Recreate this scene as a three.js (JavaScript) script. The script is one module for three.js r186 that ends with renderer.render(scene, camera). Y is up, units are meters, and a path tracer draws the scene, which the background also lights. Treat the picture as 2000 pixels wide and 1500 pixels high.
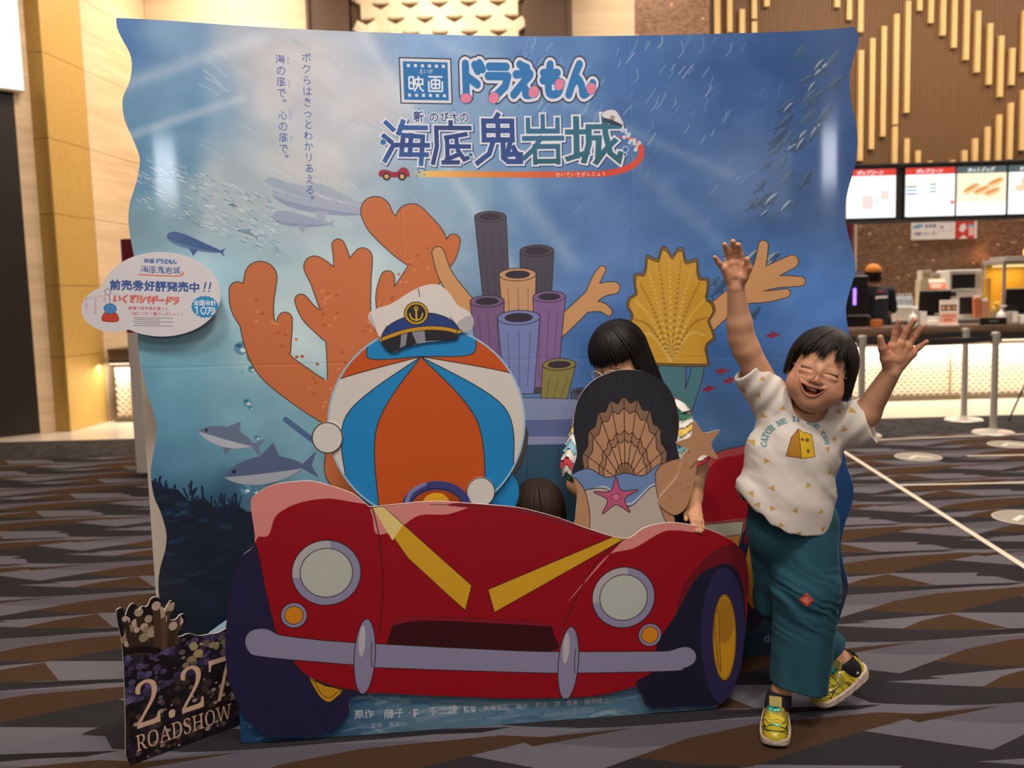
import * as THREE from 'three';
import { RectAreaLightUniformsLib } from 'three/addons/lights/RectAreaLightUniformsLib.js';
import { mergeGeometries, mergeVertices, toCreasedNormals } from 'three/addons/utils/BufferGeometryUtils.js';
import { RoundedBoxGeometry } from 'three/addons/geometries/RoundedBoxGeometry.js';
import { ImprovedNoise } from 'three/addons/math/ImprovedNoise.js';

// ---------------------------------------------------------------- camera, lights, exposure
RectAreaLightUniformsLib.init();
const scene = new THREE.Scene();
scene.background = new THREE.Color(0x000000);
const renderer = new THREE.WebGLRenderer();
renderer.toneMapping = THREE.LinearToneMapping;
renderer.toneMappingExposure = 1.0;
renderer.shadowMap.enabled = true;
const camera = new THREE.PerspectiveCamera(46.4, 2000 / 1500, 0.1, 60);
camera.position.set(0, 1.35, 0);
camera.rotation.order = 'YXZ';
camera.rotation.set(THREE.MathUtils.degToRad(-5.68), 0, THREE.MathUtils.degToRad(-1.55));
camera.focus = 2.75;
camera.userData.fStop = 2.6;
scene.add(camera);

const WARM = 0xffe8d2, NEUTRAL = 0xfff0e0, COOL = 0xe8f0ff;
const CEIL = 5.6;
// recessed ceiling panels: x, z, width, depth, radiance, colour (each also gets its glowing diffuser in the ceiling)
const CEILING_LAMPS = [
  [-1.6, -0.7, 1.3, 0.8, 9, NEUTRAL], [1.5, -0.7, 1.3, 0.8, 9, NEUTRAL], [0, 2.2, 1.8, 1.4, 15, NEUTRAL],
  [-3.4, -4.6, 1.0, 1.0, 6, WARM], [0.4, -5.4, 1.2, 1.0, 8, NEUTRAL], [3.2, -4.6, 1.2, 1.2, 24, NEUTRAL], [5.6, -6.6, 1.2, 1.2, 18, NEUTRAL],
  [-3.0, -8.6, 1.2, 1.0, 22, WARM], [0.5, -8.8, 1.2, 1.0, 18, WARM], [4.0, -8.8, 1.6, 0.8, 24, WARM], [7.0, -8.8, 1.4, 0.8, 24, WARM],
  [-3.4, -11.1, 1.4, 0.7, 22, WARM], [-0.6, -11.1, 1.6, 0.7, 11, WARM], [1.9, -11.2, 1.2, 0.6, 10, WARM], [4.4, -11.5, 1.6, 0.6, 60, NEUTRAL], [6.6, -11.5, 1.6, 0.6, 60, NEUTRAL],
];
function areaLight(x, y, z, w, h, radiance, color, target) {
  const l = new THREE.RectAreaLight(color, radiance, w, h);
  l.position.set(x, y, z); l.lookAt(...target); l.castShadow = true;
  scene.add(l);
  return l;
}
// two track spots over the visitor's side, aimed at the upper half of the standee
const TRACK_SPOTS = [[-1.1, -0.6, -0.65, 1.42], [1.0, -0.6, 0.35, 1.5]];
for (const [x, z, tx, ty] of TRACK_SPOTS) {
  const l = new THREE.SpotLight(0xfff4ec, 30, 0, 0.46, 0.95); l.position.set(x, 5.26, z - 0.06); l.target.position.set(tx, ty, -3.0); l.castShadow = true; l.shadow.radius = 14;
  scene.add(l, l.target);
}
for (const [x, z, w, d, r, c] of CEILING_LAMPS) areaLight(x, CEIL - 0.06, z, w, d, r, c, [x, 0, z - 0.001]);

// ---------------------------------------------------------------- helpers
let seed = 20260227;
const rnd = () => { seed = (seed * 1664525 + 1013904223) >>> 0; return seed / 4294967296; };
const rr = (a, b) => a + (b - a) * rnd();
const V = (x, y, z) => new THREE.Vector3(x, y, z);
const lerp = THREE.MathUtils.lerp, clamp = THREE.MathUtils.clamp, smooth = THREE.MathUtils.smoothstep;
const perlin = new ImprovedNoise();
const noise = (x, y, z = 0) => perlin.noise(x, y, z);
const fbm = (x, y, z = 0) => noise(x, y, z) + 0.5 * noise(2 * x, 2 * y, 2 * z + 7) + 0.25 * noise(4 * x, 4 * y, 4 * z + 13);
const used = new Map();
function numbered(name) {
  const n = used.get(name) ?? 0; used.set(name, n + 1);
  return n ? name + '_' + String(n).padStart(3, '0') : name;
}
function tag(o, label, category, group) {
  if (label) o.userData.label = label;
  if (category) o.userData.category = category;
  if (group) o.userData.group = group;
  return o;
}
function thing(name, label, category, [x, y, z] = [0, 0, 0], turn = 0, group) {
  const o = new THREE.Group(); o.name = numbered(name); scene.add(o);
  o.position.set(x, y, z); o.rotation.y = turn;
  return tag(o, label, category, group);
}
function part(name, geo, mat, parent, label) {
  const m = new THREE.Mesh(Array.isArray(geo) ? merge(geo) : geo, mat);
  m.name = name; m.castShadow = m.receiveShadow = true;
  parent.add(m);
  if (label) m.userData.label = label;
  return m;
}
function struct(name, geo, mat, parent) {
  const m = part(parent ? name : numbered(name), geo, mat, parent ?? scene);
  m.userData.kind = 'structure';
  return m;
}
function single(name, geo, mat, label, category, group) {
  const m = part(numbered(name), geo, mat, scene);
  return tag(m, label, category, group);
}
function merge(list) {
  const plain = list.map((g) => {
    const q = g.index ? g.toNonIndexed() : g;
    for (const k of Object.keys(q.attributes)) if (!['position', 'normal', 'uv'].includes(k)) q.deleteAttribute(k);
    if (!q.attributes.uv) q.setAttribute('uv', new THREE.BufferAttribute(new Float32Array(q.attributes.position.count * 2), 2));
    return q;
  });
  return mergeGeometries(plain);
}
const box = (w, h, d, x = 0, y = 0, z = 0) => new THREE.BoxGeometry(w, h, d).translate(x, y, z);
const rbox = (w, h, d, x = 0, y = 0, z = 0, r = 0.006, seg = 2) => new RoundedBoxGeometry(w, h, d, seg, Math.min(r, w / 2.01, h / 2.01, d / 2.01)).translate(x, y, z);
const cyl = (r0, r1, h, x = 0, y = 0, z = 0, n = 24) => new THREE.CylinderGeometry(r0, r1, h, n).translate(x, y, z);
const ball = (r, x = 0, y = 0, z = 0, sx = 1, sy = 1, sz = 1, n = 20) => new THREE.SphereGeometry(r, n, Math.ceil(n * 0.7)).scale(sx, sy, sz).translate(x, y, z);
const lathe = (pts, n = 32) => new THREE.LatheGeometry(pts.map(([r, y]) => new THREE.Vector2(r, y)), n);
function tube(pts, r, seg = 24, n = 8, closed = false) {
  return new THREE.TubeGeometry(new THREE.CatmullRomCurve3(pts.map((p) => p.isVector3 ? p : V(...p)), closed), seg, r, n, closed);
}
function bar(a, b, r, n = 12, r2 = r) {
  const A = V(...a), B = V(...b), d = B.clone().sub(A), g = new THREE.CylinderGeometry(r2, r, d.length(), n);
  g.applyQuaternion(new THREE.Quaternion().setFromUnitVectors(V(0, 1, 0), d.normalize()));
  return g.translate((A.x + B.x) / 2, (A.y + B.y) / 2, (A.z + B.z) / 2);
}
function uvScale(g, s) { const u = g.attributes.uv; for (let i = 0; i < u.count; i++) u.setXY(i, u.getX(i) * s, u.getY(i) * s); return g; }
// uv in metres taken from the two longest directions of a box-like piece
function uvBox(g, ox = 0, oy = 0) {
  const q = g.index ? g.toNonIndexed() : g, p = q.attributes.position, n = q.attributes.normal, u = new Float32Array(p.count * 2);
  for (let i = 0; i < p.count; i++) {
    const nx = Math.abs(n.getX(i)), ny = Math.abs(n.getY(i)), nz = Math.abs(n.getZ(i));
    const a = nx > ny && nx > nz ? p.getZ(i) : p.getX(i), b = ny > nx && ny > nz ? p.getZ(i) : p.getY(i);
    u[2 * i] = a + ox; u[2 * i + 1] = b + oy;
  }
  q.setAttribute('uv', new THREE.BufferAttribute(u, 2));
  return q;
}
const std = (color, roughness = 0.7, metalness = 0, extra = {}) => new THREE.MeshStandardMaterial({ color, roughness, metalness, ...extra });
const phys = (o) => new THREE.MeshPhysicalMaterial(o);
function canvas(w, h, draw) {
  const c = document.createElement('canvas'); c.width = w; c.height = h;
  draw(c.getContext('2d'), w, h);
  const t = new THREE.CanvasTexture(c); t.colorSpace = THREE.SRGBColorSpace; t.anisotropy = 8;
  return t;
}
function dataTex(w, h, f, srgb = true) {
  const d = new Uint8Array(w * h * 4);
  for (let y = 0; y < h; y++) for (let x = 0; x < w; x++) { const c = f(x / w, y / h, x, y), o = (y * w + x) * 4; for (let k = 0; k < 3; k++) d[o + k] = clamp(c[k], 0, 255); d[o + 3] = 255; }
  const t = new THREE.DataTexture(d, w, h); t.magFilter = THREE.LinearFilter; t.minFilter = THREE.LinearFilter;
  t.wrapS = t.wrapT = THREE.RepeatWrapping; if (srgb) t.colorSpace = THREE.SRGBColorSpace; t.needsUpdate = true;
  return t;
}
const rep = (t, x, y) => { const c = t.clone(); c.wrapS = c.wrapT = THREE.RepeatWrapping; c.repeat.set(x, y); c.needsUpdate = true; return c; };
// tileable noise on a torus of nx by ny lattice cells
function tnoise(u, v, nx, ny, s) {
  const x = u * nx, y = v * ny, xi = Math.floor(x), yi = Math.floor(y), fx = x - xi, fy = y - yi, e = (t) => t * t * (3 - 2 * t);
  const h = (i, j) => { let k = (((i % nx) + nx) % nx) * 374761393 + (((j % ny) + ny) % ny) * 668265263 + s * 1274126177; k = Math.imul(k ^ (k >>> 13), 1274126177); return ((k ^ (k >>> 16)) >>> 0) / 4294967296; };
  return lerp(lerp(h(xi, yi), h(xi + 1, yi), e(fx)), lerp(h(xi, yi + 1), h(xi + 1, yi + 1), e(fx)), e(fy));
}
// surface nets: meshes the zero set of f (negative inside) over a box
function sdfMesh(f, [x0, y0, z0], [x1, y1, z1], h) {
  const nx = Math.ceil((x1 - x0) / h) + 1, ny = Math.ceil((y1 - y0) / h) + 1, nz = Math.ceil((z1 - z0) / h) + 1, sx = 1, sy = nx, sz = nx * ny;
  const val = new Float32Array(nx * ny * nz).fill(1), B = 4;
  for (let bz = 0; bz < nz; bz += B) for (let by = 0; by < ny; by += B) for (let bx = 0; bx < nx; bx += B) {
    const c = f(x0 + (bx + B / 2) * h, y0 + (by + B / 2) * h, z0 + (bz + B / 2) * h);
    const far = Math.abs(c) > h * B * 1.35 + 0.012;
    for (let k = bz; k < Math.min(bz + B, nz); k++) for (let j = by; j < Math.min(by + B, ny); j++) for (let i = bx; i < Math.min(bx + B, nx); i++)
      val[i + j * sy + k * sz] = far ? c : f(x0 + i * h, y0 + j * h, z0 + k * h);
  }
  const id = new Int32Array(nx * ny * nz).fill(-1), pos = [], idx = [];
  const corners = [0, sx, sy, sx + sy, sz, sx + sz, sy + sz, sx + sy + sz];
  const edges = [[0, 1], [2, 3], [4, 5], [6, 7], [0, 2], [1, 3], [4, 6], [5, 7], [0, 4], [1, 5], [2, 6], [3, 7]];
  const cx = (c) => c & 1, cy = (c) => (c >> 1) & 1, cz = (c) => c >> 2;
  for (let k = 0; k < nz - 1; k++) for (let j = 0; j < ny - 1; j++) for (let i = 0; i < nx - 1; i++) {
    const o = i + j * sy + k * sz; let m = 0;
    for (let c = 0; c < 8; c++) if (val[o + corners[c]] < 0) m |= 1 << c;
    if (m === 0 || m === 255) continue;
    let n = 0, X = 0, Y = 0, Z = 0;
    for (const [a, b] of edges) {
      const va = val[o + corners[a]], vb = val[o + corners[b]];
      if ((va < 0) === (vb < 0)) continue;
      const t = va / (va - vb); n++;
      X += cx(a) + (cx(b) - cx(a)) * t; Y += cy(a) + (cy(b) - cy(a)) * t; Z += cz(a) + (cz(b) - cz(a)) * t;
    }
    id[o] = pos.length / 3; pos.push(x0 + (i + X / n) * h, y0 + (j + Y / n) * h, z0 + (k + Z / n) * h);
  }
  const quad = (a, b, c, d, flip) => { if (a < 0 || b < 0 || c < 0 || d < 0) return; if (flip) idx.push(a, c, b, a, d, c); else idx.push(a, b, c, a, c, d); };
  for (let k = 1; k < nz - 1; k++) for (let j = 1; j < ny - 1; j++) for (let i = 1; i < nx - 1; i++) {
    const o = i + j * sy + k * sz, v = val[o] < 0;
    if (v !== val[o + sx] < 0) quad(id[o], id[o - sy], id[o - sy - sz], id[o - sz], v);
    if (v !== val[o + sy] < 0) quad(id[o], id[o - sz], id[o - sz - sx], id[o - sx], v);
    if (v !== val[o + sz] < 0) quad(id[o], id[o - sx], id[o - sx - sy], id[o - sy], v);
  }
  const g = new THREE.BufferGeometry(), p = new Float32Array(pos), nrm = new Float32Array(pos.length), e = h * 0.4;
  for (let i = 0; i < p.length; i += 3) {
    const x = p[i], y = p[i + 1], z = p[i + 2];
    let a = f(x + e, y, z) - f(x - e, y, z), b = f(x, y + e, z) - f(x, y - e, z), c = f(x, y, z + e) - f(x, y, z - e);
    const l = Math.hypot(a, b, c) || 1; nrm[i] = a / l; nrm[i + 1] = b / l; nrm[i + 2] = c / l;
  }
  g.setAttribute('position', new THREE.BufferAttribute(p, 3)); g.setAttribute('normal', new THREE.BufferAttribute(nrm, 3));
  g.setIndex(idx);
  // make sure faces look along the normals
  if (idx.length) {
    let s = 0;
    for (let t = 0; t < Math.min(idx.length, 3000); t += 3) {
      const [a, b, c] = [idx[t] * 3, idx[t + 1] * 3, idx[t + 2] * 3];
      const ux = p[b] - p[a], uy = p[b + 1] - p[a + 1], uz = p[b + 2] - p[a + 2], wx = p[c] - p[a], wy = p[c + 1] - p[a + 1], wz = p[c + 2] - p[a + 2];
      s += (uy * wz - uz * wy) * nrm[a] + (uz * wx - ux * wz) * nrm[a + 1] + (ux * wy - uy * wx) * nrm[a + 2];
    }
    if (s < 0) for (let t = 0; t < idx.length; t += 3) { const q = idx[t + 1]; idx[t + 1] = idx[t + 2]; idx[t + 2] = q; }
    g.setIndex(idx);
  }
  return g;
}
const smin = (a, b, k) => { const t = Math.max(k - Math.abs(a - b), 0) / k; return Math.min(a, b) - t * t * k * 0.25; };
const smax = (a, b, k) => -smin(-a, -b, k);
function cone(px, py, pz, s) { // s = [ax, ay, az, ra, bx, by, bz, rb]
  const bx = s[4] - s[0], by = s[5] - s[1], bz = s[6] - s[2], qx = px - s[0], qy = py - s[1], qz = pz - s[2];
  const t = clamp((qx * bx + qy * by + qz * bz) / (bx * bx + by * by + bz * bz + 1e-9), 0, 1);
  return Math.hypot(qx - bx * t, qy - by * t, qz - bz * t) - (s[3] + (s[7] - s[3]) * t);
}
const blob = (px, py, pz, cx, cy, cz, rx, ry, rz) => { const a = (px - cx) / rx, b = (py - cy) / ry, c = (pz - cz) / rz, k = Math.hypot(a, b, c), g = Math.hypot(a / rx, b / ry, c / rz); return g > 1e-9 ? (k * (k - 1)) / g : -Math.min(rx, ry, rz); };
function bones(list, k) { return (x, y, z) => { let d = 1e3; for (const s of list) d = smin(d, cone(x, y, z, s), k); return d; }; }
function boundsOf(list, pad = 0.02) {
  const a = [1e9, 1e9, 1e9], b = [-1e9, -1e9, -1e9];
  for (const s of list) for (const o of [0, 4]) for (let c = 0; c < 3; c++) { a[c] = Math.min(a[c], s[o + c] - s[o + 3] - pad); b[c] = Math.max(b[c], s[o + c] + s[o + 3] + pad); }
  return [a, b];
}
function vcolor(g, f) {
  const p = g.attributes.position, c = new Float32Array(p.count * 3);
  for (let i = 0; i < p.count; i++) { const q = f(p.getX(i), p.getY(i), p.getZ(i)); c[3 * i] = q[0]; c[3 * i + 1] = q[1]; c[3 * i + 2] = q[2]; }
  g.setAttribute('color', new THREE.BufferAttribute(c, 3));
  return g;
}
// ---------------------------------------------------------------- surface textures
const TEX = {
  wood: dataTex(512, 512, (u, v) => {
    const g = tnoise(u, v, 3, 64, 1) * 0.5 + tnoise(u, v, 6, 128, 2) * 0.3 + tnoise(u, v, 2, 12, 3) * 0.6, k = (g - 0.7) * 26;
    return [228 + k, 204 + k * 1.05, 168 + k * 1.1];
  }),
  darkwood: dataTex(512, 256, (u, v) => { const k = (tnoise(u, v, 4, 64, 5) - 0.5) * 26 + (tnoise(u, v, 2, 10, 6) - 0.5) * 20; return [92 + k, 72 + k * 0.9, 58 + k * 0.8]; }),
  gold: dataTex(256, 256, (u, v) => { const k = (tnoise(u, v, 64, 64, 8) - 0.5) * 14 + (tnoise(u, v, 128, 4, 9) - 0.5) * 10; return [204 + k, 170 + k, 96 + k]; }),
  mosaic: dataTex(1024, 512, (u, v, x, y) => {
    const row = Math.floor(y / 16), off = row % 2 ? 16 : 0, cx = Math.floor(((x + off) % 1024) / 32), fx = (x + off) % 32, fy = y % 16;
    if (fx < 2.5 || fy < 2.5) return [58, 42, 32];
    let h = Math.imul(cx * 73856093 ^ row * 19349663, 2654435761) >>> 0; h = ((h ^ (h >>> 15)) >>> 0) / 4294967296;
    const k = (h - 0.5) * 44 + (h > 0.985 ? 70 : 0);
    return [160 + k, 124 + k * 0.85, 98 + k * 0.75];
  }),
  grain: dataTex(256, 256, (u, v) => { const k = tnoise(u, v, 128, 128, 11) * 120 + tnoise(u, v, 32, 32, 12) * 80; return [k + 30, k + 30, k + 30]; }, false),
  tile: dataTex(512, 512, (u, v, x, y) => { const j = x % 256 < 2 || y % 256 < 2 ? -26 : 0, k = (tnoise(u, v, 32, 32, 14) - 0.5) * 8 + j; return [226 + k, 216 + k, 200 + k]; }),
  mottle: dataTex(512, 512, (u, v) => { const k = (tnoise(u, v, 24, 24, 15) - 0.5) * 26 + (tnoise(u, v, 200, 200, 16) - 0.5) * 34; return [62 + k, 60 + k, 62 + k]; }),
};
// the woven carpet: one repeat, 1.2 m by 0.53 m
const CW = 1.2, CH = 0.53;
const CARPET = canvas(2048, 904, (g, W, H) => {
  const S = W / CW, gray = '#67646d', mid = '#5a5660', brown = '#483527', dark = '#2f2d31', dim = '#292629';
  g.fillStyle = gray; g.fillRect(0, 0, W, H);
  const poly = (c, ...p) => {
    for (const dx of [-CW, 0, CW]) for (const dy of [-CH, 0, CH]) {
      g.fillStyle = c; g.beginPath();
      p.forEach(([x, y], i) => { const X = (x + dx + dy * 0.09) * S, Y = (y + dy) * S; i ? g.lineTo(X, Y) : g.moveTo(X, Y); });
      g.closePath(); g.fill();
    }
  };
  const curve = (c, ...p) => {
    for (const dx of [-CW, 0, CW]) for (const dy of [-CH, 0, CH]) {
      const q = p.map(([x, y]) => [(x + dx + dy * 0.09) * S, (y + dy) * S]), n = q.length;
      g.fillStyle = c; g.beginPath(); g.moveTo((q[n - 1][0] + q[0][0]) / 2, (q[n - 1][1] + q[0][1]) / 2);
      for (let i = 0; i < n; i++) { const a = q[i], b = q[(i + 1) % n]; g.quadraticCurveTo(a[0], a[1], (a[0] + b[0]) / 2, (a[1] + b[1]) / 2); }
      g.closePath(); g.fill();
    }
  };
  // y runs towards the viewer
  poly(mid, [0.0, 0.06], [0.36, 0.0], [0.9, 0.02], [1.2, 0.10], [0.74, 0.16], [0.3, 0.14]);
  poly(dark, [0.66, 0.28], [0.84, 0.16], [1.0, 0.1], [1.28, 0.24], [1.5, 0.34], [1.1, 0.34]);
  poly(brown, [0.34, 0.20], [0.52, 0.11], [0.74, 0.05], [1.16, 0.02], [1.30, 0.05], [0.95, 0.17], [0.66, 0.29], [0.5, 0.26]);
  poly(dark, [0.08, 0.33], [0.22, 0.26], [0.34, 0.20], [0.5, 0.26], [0.66, 0.29], [0.4, 0.31]);
  curve(dark, [-0.1, 0.30], [0.1, 0.34], [0.3, 0.40], [0.6, 0.46], [0.95, 0.5], [1.1, 0.51], [0.6, 0.54], [0.3, 0.545], [0.0, 0.5], [-0.2, 0.42]);
  poly(brown, [0.38, 0.425], [0.5, 0.35], [0.64, 0.30], [0.66, 0.295], [0.79, 0.475], [0.6, 0.46]);
  poly(gray, [0.66, 0.29], [1.12, 0.4], [1.18, 0.5], [0.79, 0.475]);
  poly(dim, [0.79, 0.475], [1.2, 0.5], [1.1, 0.525], [0.6, 0.5]);
  poly('#403022', [0.06, 0.585], [0.42, 0.555], [0.1, 0.63]);
  const id = g.getImageData(0, 0, W, H), d = id.data;
  for (let y = 0; y < H; y++) for (let x = 0; x < W; x++) {
    const k = (rnd() - 0.5) * 34 + ((x >> 1) % 3 === 0 ? -5 : 2), o = (y * W + x) * 4;
    d[o] += k; d[o + 1] += k; d[o + 2] += k;
  }
  g.putImageData(id, 0, 0);
});
CARPET.wrapS = CARPET.wrapT = THREE.RepeatWrapping;

const M = {
  wood: std(0xffffff, 0.5, 0, { map: rep(TEX.wood, 0.7, 0.7) }),
  darkwood: std(0xffffff, 0.5, 0, { map: rep(TEX.darkwood, 1, 1.6) }),
  gold: std(0xffffff, 0.42, 0.25, { map: rep(TEX.gold, 1, 1) }),
  mosaic: std(0xffffff, 0.32, 0.15, { map: rep(TEX.mosaic, 1 / 1.3, 1 / 0.75), bumpMap: rep(TEX.mosaic, 1 / 1.3, 1 / 0.75), bumpScale: 0.003 }),
  tile: std(0xffffff, 0.22, 0, { map: rep(TEX.tile, 0.8, 0.8) }),
  border: phys({ color: 0xffffff, roughness: 1, specularIntensity: 0.12, map: rep(TEX.mottle, 0.8, 0.8), bumpMap: rep(TEX.grain, 3, 3), bumpScale: 0.002 }),
  carpet: phys({ color: 0xffffff, roughness: 1, specularIntensity: 0.12, map: CARPET, bumpMap: rep(TEX.grain, 8, 4), bumpScale: 0.002 }),
  brown: std(0x5a4030, 0.6), black: std(0x121214, 0.35), charcoal: std(0x26262a, 0.5), nearblack: std(0x241c18, 0.4),
  white: std(0xf0ece4, 0.5), cream: std(0xf2e4c4, 0.55), plaster: std(0x8a7866, 0.85), steel: std(0xc4c0ba, 0.35, 0.45), darksteel: std(0x5a5a5c, 0.4, 0.7),
  seam: std(0x6b5236, 0.8), lattice: std(0xfaecd2, 0.5), backing: std(0x7a6650, 0.8),
};
const glow = (color, k, map) => new THREE.MeshStandardMaterial({ color: 0x050505, roughness: 0.6, emissive: color, emissiveIntensity: k, emissiveMap: map ?? null });

// ---------------------------------------------------------------- the room
const CARPET_END = -7.95, TILE_START = -9.02;
{ // patterned carpet
  const g = new THREE.BoxGeometry(17, 0.12, 13.45).translate(1.25, -0.06, -1.225);
  const q = uvBox(g), u = q.attributes.uv, a = THREE.MathUtils.degToRad(4);
  for (let i = 0; i < u.count; i++) {
    const x = u.getX(i), z = u.getY(i), X = x * Math.cos(a) - z * Math.sin(a), Z = x * Math.sin(a) + z * Math.cos(a);
    // canvas: y down is towards the viewer (+z); carpet repeat in metres
    u.setXY(i, (X - 1.36) / CW, -(Z + 3.72) / CH);
  }
  struct('floor', q, M.carpet);
}
struct('floor', uvBox(new THREE.BoxGeometry(17, 0.12, CARPET_END - TILE_START).translate(1.25, -0.06, (CARPET_END + TILE_START) / 2)), M.border);
struct('floor', uvBox(new THREE.BoxGeometry(17, 0.12, 4.5).translate(1.25, -0.06, TILE_START - 2.25)), M.tile);

const ceiling = struct('ceiling', new THREE.BoxGeometry(17.4, 0.2, 18).translate(1.25, CEIL + 0.1, -4.4), std(0xb8aa98, 0.9));
for (const [x, z, w, d, r, c] of CEILING_LAMPS) {
  const t = thing('ceiling_light', 'square recessed ceiling light panel above the lobby', 'light', [x, CEIL, z], 0, 'recessed ceiling lights');
  part('frame', [box(w + 0.08, 0.04, 0.04, 0, -0.02, d / 2 + 0.02), box(w + 0.08, 0.04, 0.04, 0, -0.02, -d / 2 - 0.02), box(0.04, 0.04, d, w / 2 + 0.02, -0.02, 0), box(0.04, 0.04, d, -w / 2 - 0.02, -0.02, 0)], M.white, t);
  part('diffuser', box(w, 0.02, d, 0, -0.012, 0), glow(c, 1.2), t);
}
for (const [i, [x, z, tx, ty]] of TRACK_SPOTS.entries()) {
  const t = thing('track_spot', ['black ceiling track spotlight aimed at the left half of the standee', 'black ceiling track spotlight aimed at the right half of the standee'][i], 'light', [x, 5.4, z]), d = V(tx - x, ty - 5.4, -3.0 - z).normalize(), q = new THREE.Quaternion().setFromUnitVectors(V(0, -1, 0), d);
  part('bracket', [cyl(0.015, 0.015, 0.2, 0, 0.1, 0, 12), rbox(0.3, 0.03, 0.04, 0, 0.185, 0, 0.006)], M.black, t);
  part('can', new THREE.CylinderGeometry(0.05, 0.05, 0.16, 24, 1, true).applyQuaternion(q), M.black, t);
  part('lamp', new THREE.CylinderGeometry(0.045, 0.045, 0.01, 24).translate(0, -0.02, 0).applyQuaternion(q), glow(0xfff4ea, 3), t);
}
struct('wall_right', box(0.2, CEIL, 18, 9.65, CEIL / 2, -4.4), M.plaster);
struct('wall_rear', box(17.4, CEIL, 0.2, 1.25, CEIL / 2, 4.6), M.plaster);
struct('wall_left', box(0.2, CEIL, 13, -6.6, CEIL / 2, -1.9), M.plaster);

// a wall piece in plan from a to b (visible side on the right of a -> b seen from above ... thickness goes to the other side)
function wallGeo(a, b, y0, y1, t) {
  const dx = b[0] - a[0], dz = b[1] - a[1], L = Math.hypot(dx, dz);
  const g = uvBox(new THREE.BoxGeometry(L, y1 - y0, t).translate(L / 2, (y0 + y1) / 2, -t / 2), a[0] * 1.7, 0);
  return g.applyMatrix4(new THREE.Matrix4().makeRotationY(Math.atan2(-dz, dx))).translate(a[0], 0, a[1]);
}
function panelled(parent, mat, a, b, ys, cols, t = 0.03, gap = 0.006) {
  for (let c = 0; c < cols; c++) for (let i = 0; i + 1 < ys.length; i++) {
    const p = (k) => [lerp(a[0], b[0], k), lerp(a[1], b[1], k)], L = Math.hypot(b[0] - a[0], b[1] - a[1]), e = gap / 2 / L;
    part('panel', wallGeo(p(c / cols + e), p((c + 1) / cols - e), ys[i] + gap / 2, ys[i + 1] - gap / 2, t), mat, parent);
  }
}
const SEAMS = [0, 0.81, 1.58, 2.34, 3.13, 4.01, 4.8, CEIL];
// dark diagonal wall with a lit wooden jamb beside it
struct('wall_left_dark', wallGeo([-6.6, -8.26], [-5.11, -9.6], 0, CEIL, 0.15), M.nearblack);
const jamb = struct('trim_1', wallGeo([-5.11, -9.6], [-5.0, -9.72], 0, CEIL, 0.14), M.wood);
// gold column
const column = struct('column', wallGeo([-4.99, -9.76], [-4.87, -9.73], 0, CEIL, 0.3), M.seam);
panelled(column, M.gold, [-5.0, -9.72], [-4.81, -9.66], SEAMS, 1);
panelled(column, M.gold, [-4.81, -9.66], [-4.745, -10.44], SEAMS, 1);
// wooden side wall and back wall
const wallSide = struct('wall_left_wood', wallGeo([-4.76, -10.44], [-4.64, -12.05], 0, CEIL, 0.15), M.seam);
panelled(wallSide, M.wood, [-4.745, -10.445], [-4.615, -12.0], SEAMS, 1);
const wallBack = struct('wall_back', wallGeo([-4.9, -12.03], [1.72, -12.03], 0, CEIL, 0.15), M.seam);
panelled(wallBack, M.wood, [-4.615, -12.0], [-2.49, -12.0], SEAMS, 2);
panelled(wallBack, M.wood, [0.9, -12.0], [1.716, -12.0], [0, 1.1, 1.95, 2.8, 3.65, 4.55, CEIL], 1);
struct('wall_back_mosaic', wallGeo([1.716, -12.0], [9.6, -12.0], 0, CEIL, 0.15), M.mosaic);

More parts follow.
